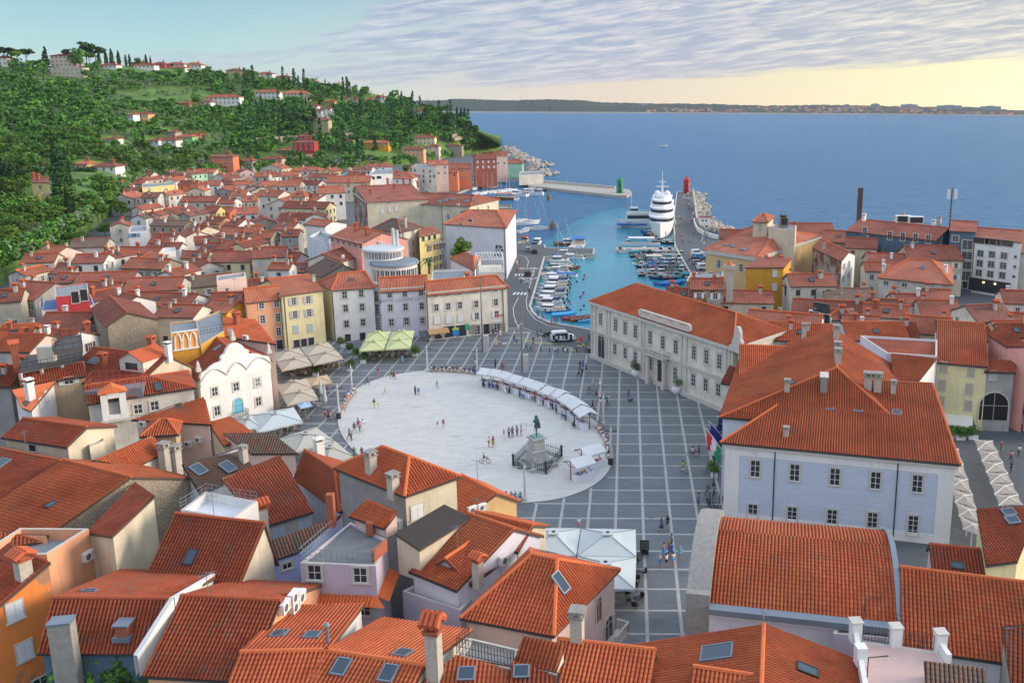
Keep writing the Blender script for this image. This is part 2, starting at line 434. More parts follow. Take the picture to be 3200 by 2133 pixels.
def sky_mesh(w,h):
 key=('sky',w,h)
 if key in TEMPL:return TEMPL[key]
 mb=MB();d=DARK()if w<1 else ZINC()
 for x in(-w/2,w/2):mb.box((x,0,.08),(.1,h+.1,.16),d)
 for y in(-h/2,h/2):mb.box((0,y,.08),(w,.1,.16),d)
 mb.face([(-w/2,-h/2,.13),(w/2,-h/2,.13),(w/2,h/2,.13),(-w/2,h/2,.13)],SKYGL())
 TEMPL[key]=mb.mesh('skylight');return TEMPL[key]
def ac_mesh():
 if 'ac' in TEMPL:return TEMPL['ac']
 mb=MB();mb.box((0,-.22,.3),(.95,.38,.68),WHITE())
 g=plain('fan_grille',(.12,.12,.13));k=[(.25*math.cos(t*math.pi/8)-.12,-.415,.3+.25*math.sin(t*math.pi/8))for t in range(16)]
 mb.face(k,g);mb.face([(.26,-.415,.05),(.42,-.415,.05),(.42,-.415,.55),(.26,-.415,.55)],plain('grille2',(.4,.4,.4)))
 TEMPL['ac']=mb.mesh('air_conditioner');return TEMPL['ac']
HOUSES={}
class House:
 def __init__(s,name,label,cat,quad,ze,z0=0.0,roof='hip',axis=0,rise=2.0,rf=0.5,h=(0,0),over=0.35,wall='cream',rm='o',far=None,lip=0.2,sides=None,group=None,soff=0.16,cornice=None,gutter=True):
  q=[Vector((p[0],p[1],0))for p in quad]
  if len(q)==3:q.append(q[0]+q[2]-q[1])
  q=q[axis%4:]+q[:axis%4]
  s.q=q;s.ze=ze;s.z0=z0
  cen=sum(q,Vector((0,0,0)))/4
  s.loc=Vector((cen.x,cen.y,z0))
  s.root=empty(name,s.loc,label,cat,group);s.name=name
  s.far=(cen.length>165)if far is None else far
  wm=wall if not isinstance(wall,str)else WALLS[wall]()
  A,B,C,D=q
  la,ld=((B-A).length+(C-D).length)/2,((D-A).length+(C-B).length)/2
  def pt(a,t,z):
   p=(A*(1-a)+B*a)*(1-t)+(D*(1-a)+C*a)*t;return Vector((p.x,p.y,z))
  et,eg=over/ld,lip/la
  zr=ze+rise;s.roofs=[];s.walls=[]
  if roof=='hip':
   zl=ze-rise*et/rf*1.0;zl2=ze-rise*et/(1-rf)
   h0,h1=h
   sl=-(over/la)if h0>0 else-eg;sr=1+(over/la if h1>0 else eg)
   r0,r1=(h0 if h0>0 else-eg),(1-h1 if h1>0 else 1+eg)
   s.roofs.append([pt(sl,-et,zl),pt(sr,-et,zl),pt(r1,rf,zr),pt(r0,rf,zr)])
   s.roofs.append([pt(sr,1+et,zl2),pt(sl,1+et,zl2),pt(r0,rf,zr),pt(r1,rf,zr)])
   if h1>0:s.roofs.append([pt(sr,-et,zl),pt(sr,1+et,zl2),pt(r1,rf,zr)])
   if h0>0:s.roofs.append([pt(sl,1+et,zl2),pt(sl,-et,zl),pt(r0,rf,zr)])
   tops=[[],[]if h1>0 else[pt(1,rf,zr)],[],[]if h0>0 else[pt(0,rf,zr)]]
   zs=[ze]*4
   s.ridge=[(pt(r0,rf,zr),pt(r1,rf,zr))]
   if h1>0:s.ridge+=[(pt(r1,rf,zr),pt(sr,-et,zl)),(pt(r1,rf,zr),pt(sr,1+et,zl2))]
   if h0>0:s.ridge+=[(pt(r0,rf,zr),pt(sl,-et,zl)),(pt(r0,rf,zr),pt(sl,1+et,zl2))]
   s.eaves=[(s.roofs[0][0],s.roofs[0][1]),(s.roofs[1][0],s.roofs[1][1])]+[(r[0],r[1])for r in s.roofs[2:]]
  elif roof=='shed':
   zl=ze-rise*et;zt=zr+rise*0.02
   s.roofs.append([pt(-eg,-et,zl),pt(1+eg,-et,zl),pt(1+eg,1.02,zt),pt(-eg,1.02,zt)])
   tops=[[],[],[],[]];zs=[ze,ze,zr,zr];s.ridge=[]
   s.eaves=[(s.roofs[0][0],s.roofs[0][1])]
  elif roof=='barrel':
   K=7
   pr=[(rf*k/K,ze+rise*(1-(1-k/K)**2))for k in range(K+1)]
   pr2=[(1-(1-rf)*k/K,ze+rise*(1-(1-k/K)**2))for k in range(K+1)]
   s.arcs=[]
   for fr,sg in((lambda q:rf*q,1),(lambda q:1-(1-rf)*q,-1)):
    lenh=ld*(rf if sg>0 else 1-rf);qs=np.linspace(0,1,60);ys,zz=qs*lenh,rise*(1-(1-qs)**2);arc=np.concatenate([[0],np.cumsum(np.hypot(np.diff(ys),np.diff(zz)))])
    a0,b0=(pt(-eg,0,ze),pt(1+eg,0,ze))if sg>0 else(pt(1+eg,1,ze),pt(-eg,1,ze));s.arcs.append((a0,b0,ys,zz,arc))
   for k in range(0,K):
    s.roofs.append([pt(-eg,pr[k][0],pr[k][1]),pt(1+eg,pr[k][0],pr[k][1]),pt(1+eg,pr[k+1][0],pr[k+1][1]),pt(-eg,pr[k+1][0],pr[k+1][1])])
    s.roofs.append([pt(1+eg,pr2[k][0],pr2[k][1]),pt(-eg,pr2[k][0],pr2[k][1]),pt(-eg,pr2[k+1][0],pr2[k+1][1]),pt(1+eg,pr2[k+1][0],pr2[k+1][1])])
   tops=[[],[pt(1,a,z)for a,z in pr[1:]]+[pt(1,a,z)for a,z in pr2[1:-1][::-1]],[],[pt(0,a,z)for a,z in pr2[1:]]+[pt(0,a,z)for a,z in pr[1:-1][::-1]]]
   zs=[ze]*4;s.ridge=[];s.eaves=[]
  else:
   s.roofs=[];tops=[[],[],[],[]];zs=[ze]*4;s.ridge=[];s.eaves=[]
  Q=[A,B,C,D]
  mb=MB()
  for i in range(4):
   a,b=Q[i],Q[(i+1)%4]
   poly=[Vector((a.x,a.y,z0)),Vector((b.x,b.y,z0)),Vector((b.x,b.y,zs[(i+1)%4]))]+tops[i]+[Vector((a.x,a.y,zs[i]))]
   s.walls.append(poly)
   m=wm if not(sides and i in sides)else(WALLS[sides[i]]()if isinstance(sides[i],str)else sides[i])
   mb.face(poly,m)
  if roof=='flat':
   th=0.25
   ins=[p+(cen-p).normalized()*th*1.5 for p in Q]
   for i in range(4):
    a,b,c,d=Q[i],Q[(i+1)%4],ins[(i+1)%4],ins[i]
    mb.face([(a.x,a.y,ze),(b.x,b.y,ze),(c.x,c.y,ze),(d.x,d.y,ze)],STONE())
    mb.face([(d.x,d.y,ze),(c.x,c.y,ze),(c.x,c.y,ze-rise),(d.x,d.y,ze-rise)],wm)
   s.roofs.append([Vector((p.x,p.y,ze-rise))for p in ins])
  s.wall=mb.at(s.loc).build('wall',s.root)
  # roof
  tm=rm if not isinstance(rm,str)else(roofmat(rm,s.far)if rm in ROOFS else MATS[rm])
  V,FF,UV,M=[],[],[],[];b0=0
  for a0,b0_,ys,zz,arc in(s.arcs if roof=='barrel' else[]):
   u=(b0_-a0).normalized();f=Vector((-u.y,u.x,0));Lu=(b0_-a0).length;ar=float(arc[-1])
   pv,pf,uv,n,u2,v2=tile_face([a0,b0_,b0_+f*ar,a0+f*ar]);hh_=pv[:,2]-a0.z;vv=uv[:,1];y_=np.interp(vv,arc,ys);z_=np.interp(vv,arc,zz);dy=np.interp(vv,arc,np.gradient(ys,arc));dz=np.interp(vv,arc,np.gradient(zz,arc))
   w=np.array(a0)[None,:]+uv[:,:1]*np.array(u)[None,:]+(y_-hh_*dz)[:,None]*np.array(f)[None,:];w[:,2]+=z_+hh_*dy
   V.append(w);FF.append([tuple(x)for x in(pf+b0).tolist()]);UV.append(uv);M.append([0]*len(pf));b0+=len(w)
  for poly in(s.roofs if roof!='barrel' else[]):
   if s.far or roof=='flat' or(not isinstance(rm,str))or rm not in ROOFS:
    o=poly[0];u=(poly[1]-poly[0]).normalized();n=(poly[1]-poly[0]).cross(poly[2]-poly[0]).normalized();n=n if n.z>0 else-n;v=n.cross(u)
    if v.z<0:v=-v
    V.append(np.array([p+n*0.06 for p in poly]));UV.append(np.array([((p-o).dot(u),(p-o).dot(v))for p in poly]))
    FF.append([tuple(range(b0,b0+len(poly)))]);M.append([0]);b0+=len(poly)
   else:
    pv,pf,uv,n,u,v=tile_face(poly)
    V.append(pv);FF.append([tuple(x)for x in(pf+b0).tolist()]);UV.append(uv);M.append([0]*len(pf));b0+=len(pv)
  body=MB();dk=plain('eave_wood',(0.10,0.07,0.055),.9)
  if roof!='flat':
   for poly in(s.roofs if roof!='barrel' else[]):
    up=[p+Vector((0,0,0.05))for p in poly];dn=[p-Vector((0,0,soff))for p in poly];k=len(poly)
    if s.far:up=[p+Vector((0,0,.04))for p in poly]
    body.add(up+dn,[tuple(range(2*k-1,k-1,-1))]+[(i,(i+1)%k,k+(i+1)%k,k+i)for i in range(k)],dk)
   ridge_m=tm
   for a,b in s.ridge:
    body.tube([a+Vector((0,0,.10)),b+Vector((0,0,.10))],0.16 if not s.far else 0.2,plain('ridge_tile_'+(rm if isinstance(rm,str)else 'x'),tuple(0.9*x for x in(ROOFS[rm][1][1]if rm in ROOFS else(.3,.3,.3))),.9,0,.3,4),6)
  nb=len(body.v);mats=[tm]+body.mats
  V.append(np.array(body.v).reshape(-1,3)if nb else np.zeros((0,3)));UV.append(np.zeros((nb,2)))
  FF.append([tuple(i+b0 for i in f)for f in body.f]);M.append([k+1 for k in body.m])
  allv=np.concatenate(V)-np.array(s.loc)
  me=mkmesh('roof',allv,[f for g in FF for f in g],mats,[m for g in M for m in g],np.concatenate(UV))
  s.roof=link('roof',me,s.root)
  if s.ridge and R.random()<.42:
   a,b=s.ridge[0];p=a.lerp(b,R.uniform(.15,.85))-s.loc;q=MB();hh=R.uniform(1.8,3.4);q.tube([p,p+Vector((0,0,hh))],.03,ZINC(),4)
   t=R.uniform(0,3.1);c_,s_=math.cos(t),math.sin(t);q.tube([p+Vector((c_*-.6,s_*-.6,hh-.2)),p+Vector((c_*.7,s_*.7,hh-.2))],.02,ZINC(),3)
   for k in range(5):m=p+Vector((c_*(k*.25-.5),s_*(k*.25-.5),hh-.2));q.tube([m-Vector((-s_*.35,c_*.35,0)),m+Vector((-s_*.35,c_*.35,0))],.014,ZINC(),3)
   q.build('aerial',s.roof)
  if gutter and not s.far and s.eaves:
   g=MB()
   for a,b in s.eaves:g.tube([a+Vector((0,0,-.06)),b+Vector((0,0,-.06))],.085,DARK()if gutter is True else gutter,6)
   g.at(s.loc).build('gutter',s.root)
  if cornice:
   g=MB();hgt,dep=cornice
   for i in range(4):
    a,b=Q[i],Q[(i+1)%4];d=(b-a).normalized();nn=Vector((d.y,-d.x,0))
    if(nn.dot(a-cen))<0:nn=-nn
    mid=(a+b)/2+nn*dep/2
    g.box((mid.x,mid.y,ze-hgt/2-0.05),((b-a).length+2*dep,dep,hgt),STONE(),math.atan2(d.y,d.x))
   g.at(s.loc).build('cornice',s.root)
  HOUSES[label]=s
  # ---- details placed where a picture point meets a slope or a wall
 def on_roof(s,px):
  d=ray(*px);best=None
  for poly in s.roofs:
   h=hit_poly(d,poly)
   if h and(best is None or h[3]>best[3]):best=h+(poly,)
  return best
 def on_wall(s,px):
  d=ray(*px);best=None
  for i,poly in enumerate(s.walls):
   e=poly[1]-poly[0];nn=Vector((e.y,-e.x,0)).normalized()
   c=sum(s.q,Vector((0,0,0)))/4
   if nn.dot(Vector((poly[0].x,poly[0].y,0))-c)<0:nn=-nn
   if nn.dot(d)>-0.02:continue
   h=hit_poly(d,poly)
   if h and(best is None or h[3]>best[3]):best=h+(i,nn)
  return best
 def chim(s,pts,style='plaster',sc=1.0,tall=1.0):
  for px in pts:
   h=s.on_roof(px)
   if not h:continue
   p=h[1]-s.loc
   e=s.q[1]-s.q[0]
   o=link('chimney',chim_mesh(style),s.roof,p,math.atan2(e.y,e.x),(sc,sc,sc*tall))
  return s
 def sky(s,pts,w=.8,h=1.2):
  for px in pts:
   k=s.on_roof(px)
   if not k:continue
   poly=k[4];u=(poly[1]-poly[0]).normalized();n=k[2]if k[2].z>0 else-k[2];v=n.cross(u)
   o=link('skylight',sky_mesh(w,h),s.roof)
   o.matrix_local=Matrix.Translation(k[1]-s.loc+n*.1)@Matrix((u,v,n)).transposed().to_4x4()
  return s
 def win(s,pts,w=1.0,h=1.5,style='stone',shut='grey',name='window'):
  """pts: picture points at the middle of each window"""
  me,parts=win_templ(style,w,h,shut)
  for px in pts:
   k=s.on_wall(px)
   if not k:continue
   p,nn=k[1],k[5]
   rz=math.atan2(nn.x,-nn.y)
   o=link(name,me,s.root,p-s.loc-Vector((0,0,h/2)),rz)
   for nm,pmesh in parts.items():link('shutter' if nm.startswith('shutter')else nm,pmesh,o)
  return s
 def ac(s,pts,sc=1.0):
  for px in pts:
   k=s.on_wall(px)
   if k:link('air_conditioner',ac_mesh(),s.root,k[1]-s.loc-Vector((0,0,.3)),math.atan2(k[5].x,-k[5].y),sc)
  return s
 def pipe(s,pts,col=None):
  for px in pts:
   k=s.on_wall(px)
   if k:
    p=k[1]+k[5]*.09;mb=MB();mb.tube([(p.x,p.y,s.z0),(p.x,p.y,s.ze-.1)],.07,col or DARK(),6);mb.at(s.loc).build('downpipe',s.root)
  return s
def row(a,b,n):
 return[(a[0]+(b[0]-a[0])*i/max(1,n-1),a[1]+(b[1]-a[1])*i/max(1,n-1))for i in range(n)]
_w=lambda nm,*a,**k:(lambda:wallmat(nm,*a,**k))
WALLS={'cream':_w('cream',(0.70,0.62,0.47),0.43),'white':_w('white',(0.79,0.78,0.75),0.28),'bluewhite':_w('bluewhite',(0.68,0.72,0.79),0.28),'offwhite':_w('offwhite',(0.75,0.70,0.61),0.48),'grey':_w('grey',(0.38,0.37,0.35),0.58),'peach':_w('peach',(0.81,0.41,0.24),0.33),'yellow':_w('yellow',(0.77,0.63,0.27),0.38),'paleyellow':_w('paleyellow',(0.79,0.70,0.41),0.38),'ochre':_w('ochre',(0.70,0.47,0.23),0.33),'gold':_w('gold',(0.70,0.37,0.06),0.43),'pink':_w('pink',(0.79,0.38,0.32),0.28),'palepink':_w('palepink',(0.75,0.56,0.49),0.33),'lilac':_w('lilac',(0.54,0.47,0.56),0.33),'lilacwhite':_w('lilacwhite',(0.75,0.73,0.81),0.23),'beige':_w('beige',(0.63,0.54,0.42),0.48),'orange':_w('orange',(0.84,0.27,0.07),0.38,patch=(.48,.27,.17)),'stone':_w('stone',(0.45,0.38,0.29),0.58,stone=.38),'brokenplaster':_w('brokenplaster',(0.41,0.37,0.34),0.58,patch=(.26,.12,.08)),'stainwhite':_w('stainwhite',(0.66,0.62,0.55),0.76),'slate':_w('slate',(0.11,0.17,0.23),0.23),'green':_w('green',(0.32,0.59,0.25),0.28),'mint':_w('mint',(0.43,0.70,0.50),0.28),'skyblue':_w('skyblue',(0.23,0.56,0.70),0.23),'red':_w('red',(0.59,0.10,0.06),0.28),'coral':_w('coral',(0.77,0.23,0.12),0.28),'crimson':_w('crimson',(0.52,0.06,0.07),0.28),'tan':_w('tan',(0.54,0.40,0.25),0.43),'periwinkle':_w('periwinkle',(0.47,0.56,0.84),0.23),'olive':_w('olive',(0.52,0.47,0.23),0.38),'brickred':_w('brickred',(0.41,0.14,0.10),0.38),}
# ------------------------------------------------------------------ sky, sun
SUN_AZ,SUN_EL=rad(84),rad(15)
def make_world():
 w=bpy.data.worlds.new('World');scene.world=w;w.use_nodes=True
 nt=w.node_tree;bg=nt.nodes['Background']
 sky=N(nt,'ShaderNodeTexSky');sky.sky_type='NISHITA';sky.sun_disc=False
 sky.sun_elevation=SUN_EL;sky.sun_rotation=SUN_AZ;sky.altitude=50;sky.air_density=1.0;sky.dust_density=0.6;sky.ozone_density=2.0
 tc=N(nt,'ShaderNodeTexCoord');sx=N(nt,'ShaderNodeSeparateXYZ');L(nt,tc.outputs['Generated'],sx.inputs[0])
 az=mathn(nt,'ARCTAN2',sx.outputs[0],sx.outputs[1]);el=mathn(nt,'ARCSINE',sx.outputs[2])
 elc=mathn(nt,'MAXIMUM',el,0.0)
 # layered cloud: a sheet seen edge-on, so it is stretched along the horizon and finer low down
 h=mathn(nt,'POWER',mathn(nt,'ADD',elc,0.012),0.75)
 cm=N(nt,'ShaderNodeCombineXYZ');L(nt,mathn(nt,'MULTIPLY',az,7.0),cm.inputs[0]);L(nt,mathn(nt,'SUBTRACT',mathn(nt,'MULTIPLY',h,46.0),mathn(nt,'MULTIPLY',az,7.0)),cm.inputs[1])
 cmb=N(nt,'ShaderNodeCombineXYZ');L(nt,mathn(nt,'MULTIPLY',az,3.0),cmb.inputs[0]);L(nt,mathn(nt,'SUBTRACT',mathn(nt,'MULTIPLY',h,13.0),mathn(nt,'MULTIPLY',az,3.2)),cmb.inputs[1])
 n1=noise(nt,cm.outputs[0],1.0,7,0.6,0.5);n2=noise(nt,cmb.outputs[0],1.3,5,0.55,0.6)
 n3=noise(nt,cm.outputs[0],2.6,7,0.65,0.4)
 cov=mathn(nt,'ADD',mathn(nt,'MULTIPLY',n1,0.55),mathn(nt,'MULTIPLY',n2,0.85))
 right=mathn(nt,'MULTIPLY',mathn(nt,'ADD',az,0.33),0.85)
 right=mathn(nt,'MINIMUM',mathn(nt,'MAXIMUM',right,-0.07),0.34)
 cov=mathn(nt,'ADD',cov,right)
 # the clear strip above the horizon, taller towards the glow
 low=mathn(nt,'ADD',0.010,mathn(nt,'MULTIPLY',mathn(nt,'MAXIMUM',mathn(nt,'ADD',az,0.12),0.0),0.052))
 edge=mathn(nt,'SUBTRACT',elc,mathn(nt,'ADD',low,mathn(nt,'MULTIPLY',mathn(nt,'SUBTRACT',n1,0.5),0.02)))
 strip=ramp(nt,mathn(nt,'MULTIPLY',edge,40.0),[(0.0,0.0),(0.22,1.0)])
 dens=mathn(nt,'MULTIPLY',ramp(nt,cov,[(0.67,0.0),(0.84,1.0)]),strip)
 # radiance of clear air: Nishita, greener towards the horizon, with the glow low on the right
 base=N(nt,'ShaderNodeVectorMath',operation='SCALE');L(nt,sky.outputs[0],base.inputs[0]);base.inputs['Scale'].default_value=0.12
 vis=ramp(nt,elc,[(0.0,(.58,.72,.70)),(0.05,(.40,.66,.73)),(0.13,(.20,.45,.60)),(0.45,(.12,.28,.50)),(1.0,(.10,.22,.46))])
 clear=mixc(nt,0.70,base.outputs[0],vis)
 glowa=ramp(nt,az,[(0.0,0.35),(0.22,0.75),(0.45,1.0)])
 glow=mathn(nt,'MULTIPLY',ramp(nt,elc,[(0.0,1.0),(0.05,0.8),(0.16,0.0)]),ramp(nt,mathn(nt,'ADD',mathn(nt,'MULTIPLY',az,0.9),0.45),[(0.05,0.0),(0.42,0.8),(0.8,1.0),(1.0,.9)]))
 warm=ramp(nt,mathn(nt,'ADD',az,0.5),[(0.15,(.76,.64,.60)),(0.50,(.82,.64,.48)),(0.80,(1.0,.86,.50)),(1.0,(1.08,.96,.62))])
 clear=mixc(nt,glow,clear,warm)
 dark=ramp(nt,mathn(nt,'ADD',az,0.5),[(0.0,(.33,.43,.56)),(0.5,(.36,.42,.56)),(1.0,(.46,.48,.52))])
 lit=ramp(nt,mathn(nt,'ADD',az,0.5),[(0.0,(.60,.68,.74)),(0.5,(.74,.70,.70)),(1.0,(.92,.84,.68))])
 cl=mixc(nt,ramp(nt,n3,[(0.42,0.0),(0.66,0.85)]),dark,lit)
 cl=mixc(nt,ramp(nt,elc,[(0.0,.55),(0.05,0.0)]),cl,mixc(nt,.5,warm,dark))
 col=mixc(nt,mathn(nt,'MULTIPLY',dens,0.93),clear,cl)
 up=ramp(nt,elc,[(0.13,0.0),(0.4,1.0)])
 col=mixc(nt,up,col,(0.84,0.95,1.16))
 L(nt,col,bg.inputs['Color']);bg.inputs['Strength'].default_value=1.0
make_world()
sd=bpy.data.lights.new('sun','SUN');sd.energy=3.6;sd.angle=rad(24);sd.color=(1.0,0.84,0.66)
so=bpy.data.objects.new('sun',sd);COL.objects.link(so)
sv=Vector((math.sin(SUN_AZ)*math.cos(SUN_EL),math.cos(SUN_AZ)*math.cos(SUN_EL),math.sin(SUN_EL)))
so.rotation_euler=sv.to_track_quat('Z','Y').to_euler()
scene.view_settings.view_transform='Standard';scene.view_settings.look='None'
scene.view_settings.exposure=0.22;scene.view_settings.gamma=1.0
scene.cycles.max_bounces=6;scene.cycles.diffuse_bounces=3;scene.cycles.glossy_bounces=3;scene.cycles.transmission_bounces=2;scene.cycles.volume_bounces=0
scene.cycles.use_denoising=True
# ------------------------------------------------------------------ water
def make_water():
 m,nt,b=newmat('sea_water');p=geo_pos(nt)
 sx=N(nt,'ShaderNodeSeparateXYZ');L(nt,p,sx.inputs[0])
 # shallow harbour basin: the pale bed shows through
 bx=mathn(nt,'DIVIDE',mathn(nt,'SUBTRACT',sx.outputs[0],4.0),34.0);by=mathn(nt,'DIVIDE',mathn(nt,'SUBTRACT',sx.outputs[1],235.0),190.0)
 rr=mathn(nt,'ADD',mathn(nt,'MULTIPLY',bx,bx),mathn(nt,'MULTIPLY',by,by))
 c=ramp(nt,rr,[(0.1,(.03,.25,.33)),(0.95,(.035,.21,.32)),(1.25,(.045,.15,.29))])
 big=noise(nt,mapping(nt,p,(1,.35,1)),0.006,4,.5)
 c=mixc(nt,ramp(nt,big,[(0.4,0.0),(0.65,.5)]),c,(.055,.165,.30))
 # wind ruffled water: its facets never lie flat, so it mirrors less of the sky than a still sheet would
 nt.nodes.remove(b);df=N(nt,'ShaderNodeBsdfDiffuse');L(nt,c,df.inputs[0]);gs=N(nt,'ShaderNodeBsdfGlossy');gs.inputs['Roughness'].default_value=.12;gs.inputs['Color'].default_value=(.86,.95,1,1)
 lw=N(nt,'ShaderNodeFresnel');lw.inputs['IOR'].default_value=1.33;mx=N(nt,'ShaderNodeMixShader');L(nt,mathn(nt,'MINIMUM',mathn(nt,'MULTIPLY',lw.outputs[0],.8),.36),mx.inputs[0]);L(nt,df.outputs[0],mx.inputs[1]);L(nt,gs.outputs[0],mx.inputs[2]);L(nt,mx.outputs[0],nt.nodes['Material Output'].inputs[0])
 q=mapping(nt,p,(.55,1.1,1),(0,0,rad(12)))
 h=mathn(nt,'ADD',noise(nt,q,0.42,5,.62,.6),mathn(nt,'MULTIPLY',noise(nt,q,.12,4,.6,.5),2.2))
 inside=ramp(nt,rr,[(0.55,0.14),(1.3,1.0)])
 bn=N(nt,'ShaderNodeBump');L(nt,inside,bn.inputs['Strength']);bn.inputs['Distance'].default_value=1.6
 L(nt,h,bn.inputs['Height'])
 for n_ in(df,gs,lw):L(nt,bn.outputs[0],n_.inputs['Normal'])
 z=-1.2;S=9000;far=[(P(x,y,z).x,P(x,y,z).y+250,z)for x,y in((900,257),(1080,258.5),(1500,260.5),(2000,263.5),(2352,267),(2800,271))]
 vs=[(-S,-2000,z),(S,-2000,z),(S,far[-1][1],z)]+far[::-1]+[(-S,far[0][1],z)]
 tag(link('water',mkmesh('water',vs,[tuple(range(len(vs)))],m)),kind='structure')
make_water()
# ------------------------------------------------------------------ ground
ASPH=plain('asphalt',(.085,.095,.105),.9,0,.3,.8)
QUAY=plain('quay_stone',(.36,.34,.30),.9,0,.3,.6)
def wp(*pts,z=0.0):return[P(x,y,z)for x,y in pts]
land_px=[(1355,757),(1330,752),(1300,747),(1262,740),(1238,730),(1223,716),(1217,702),(1221,690),(1236,640),(1250,590),(1363,584),(1364,571),(1252,569),(1250,562),(1183,558),(1180,500),(1150,474),(1060,456),(1048,444),(1098,424),(1152,410),(1212,414),(1213,405),(1246,402),(1240,388),(1228,376),(1200,362),(1180,348),(1150,338)]
right_px=[(1560,745),(1612,672),(1588,631),(1551,566),(1547,500),(1555,441),(1590,438),(1598,470),(1606,510),(1640,545),(1700,553),(1900,546),(2120,556),(2352,580),(2700,640)]
LAND=[v for v in wp(*land_px)]
RIGHT=[v for v in wp(*right_px)]
outline=RIGHT[::-1]+LAND+[Vector((-150,1060,0)),Vector((-420,1500,0)),Vector((-3000,2600,0)),Vector((-3000,-300,0)),Vector((600,-300,0))]
mb=MB();mb.prism([(p.x,p.y)for p in outline],-4.0,0.0,QUAY);
g=mb.mesh('ground');g.materials.append(ASPH)
for p_ in g.polygons:
 if p_.normal.z>.5:p_.material_index=1
tag(link('ground',g),kind='structure')
def flat(name,pts,z,mat,kind='structure'):
 return tag(link(name,mkmesh(name,[(p[0],p[1],z)for p in pts],[tuple(range(len(pts)))],mat)),kind=kind)
def inpoly(x,y,poly):
 c=False;j=len(poly)-1
 for i in range(len(poly)):
  a,b=poly[i],poly[j]
  if(a[1]>y)!=(b[1]>y)and x<(b[0]-a[0])*(y-a[1])/(b[1]-a[1])+a[0]:c=not c
  j=i
 return c
 # square: grey slabs, a grid of pale stone lines, the white oval
EC=Vector((-23.42,131.34));EA,EB=30.9,18.1;ED=Vector((0.54,-0.84)).normalized();EN=Vector((.84,.54)).normalized()
def ell(t,k=0.0):return EC+ED*((EA+k)*math.cos(t))+EN*((EB+k)*math.sin(t))
def in_ell(x,y,k=0.0):
 d=Vector((x,y))-EC;return(d.dot(ED)/(EA+k))**2+(d.dot(EN)/(EB+k))**2<1
def pavmat():
 m,nt,b=newmat('paving_slabs');p=geo_pos(nt)
 br=N(nt,'ShaderNodeTexBrick');L(nt,mapping(nt,p,(1,1,1),(0,0,rad(.54))),br.inputs['Vector'])
 br.inputs['Scale'].default_value=1.0;br.inputs['Brick Width'].default_value=1.1;br.inputs['Row Height'].default_value=.5;br.inputs['Mortar Size'].default_value=.008
 br.inputs['Color1'].default_value=(.105,.125,.145,1);br.inputs['Color2'].default_value=(.135,.155,.175,1);br.inputs['Mortar'].default_value=(.07,.08,.09,1)
 st=ramp(nt,noise(nt,p,.25,6,.65),[(.35,0.),(.75,.55)])
 c=mixc(nt,st,br.outputs[0],(.19,.20,.205));c=mixc(nt,mathn(nt,'MULTIPLY',noise(nt,p,3,4,.7),.25),c,(.06,.07,.08))
 L(nt,c,b.inputs['Base Color']);b.inputs['Roughness'].default_value=.75;return m
def whitestone():
 m,nt,b=newmat('white_oval_slabs');p=geo_pos(nt)
 br=N(nt,'ShaderNodeTexBrick');L(nt,mapping(nt,p,(1,1,1),(0,0,rad(-2))),br.inputs['Vector'])
 br.inputs['Scale'].default_value=1.0;br.inputs['Brick Width'].default_value=1.4;br.inputs['Row Height'].default_value=.6;br.inputs['Mortar Size'].default_value=.012
 br.inputs['Color1'].default_value=(.50,.49,.46,1);br.inputs['Color2'].default_value=(.57,.56,.53,1);br.inputs['Mortar'].default_value=(.40,.39,.37,1)
 n=noise(nt,mapping(nt,p,(.25,1.6,1)),.9,6,.65)
 c=mixc(nt,ramp(nt,n,[(.5,0.),(.75,.35)]),br.outputs[0],(.36,.36,.35))
 c=mixc(nt,ramp(nt,noise(nt,p,.12,5,.6),[(.4,0.),(.7,.3)]),c,(.46,.46,.45))
 # mottled rain stains
 v=N(nt,'ShaderNodeTexVoronoi');v.inputs['Scale'].default_value=.9;L(nt,p,v.inputs['Vector'])
 c=mixc(nt,mathn(nt,'MULTIPLY',ramp(nt,v.outputs[0],[(.2,1.),(.5,0.)]),ramp(nt,noise(nt,p,.08,3),[(.5,0.),(.62,.22)])),c,(.33,.34,.33))
 L(nt,c,b.inputs['Base Color']);b.inputs['Roughness'].default_value=.7;return m
PALE=plain('pale_stone_lines',(.36,.36,.345),.8,0,.25,1.2)
paved_px=[(1500,1720),(1760,1720),(1760,1190),(1700,930),(1366,806),(1352,811),(1313,811),(1312,797),(1279,797),(1246,774),(1216,763),(1187,752),(1165,752),(1160,740),(770,760),(740,775),(560,800),(500,900),(480,1000),(640,1240),(1000,1300),(1400,1500)]
PAVED=[(p.x,p.y)for p in wp(*paved_px)]
flat('square_paving',PAVED,.004,pavmat())
mb=MB();ya=rad(-.54);cy_,sy_=math.cos(ya),math.sin(ya)
def grid(u,v):return Vector((cy_*u-sy_*v,sy_*u+cy_*v))
def strip(a,b,w,step=.4):
 d=(b-a);n=max(1,int(d.length/step));on=None;dn=d.normalized();q=Vector((-dn.y,dn.x))*w/2
 for i in range(n+1):
  p=a+d*(i/n);ok=inpoly(p.x,p.y,PAVED)and not in_ell(p.x,p.y,.2)
  if ok and on is None:on=p
  if on is not None and(not ok or i==n):
   mb.face([(on.x-q.x,on.y-q.y,0),(p.x-q.x,p.y-q.y,0),(p.x+q.x,p.y+q.y,0),(on.x+q.x,on.y+q.y,0)],PALE);on=None
for i in range(-14,28):
 u=(i-16.39)*3.3;strip(grid(u,60),grid(u,195),.33)
for i in range(len(mb.v)):mb.v[i]=(mb.v[i][0],mb.v[i][1],.008)
k0=len(mb.v)
for r in range(-14,20):
 v=(34.12-r)*3.96;strip(grid(-90,v),grid(30,v),.30)
for i in range(k0,len(mb.v)):mb.v[i]=(mb.v[i][0],mb.v[i][1],.012)
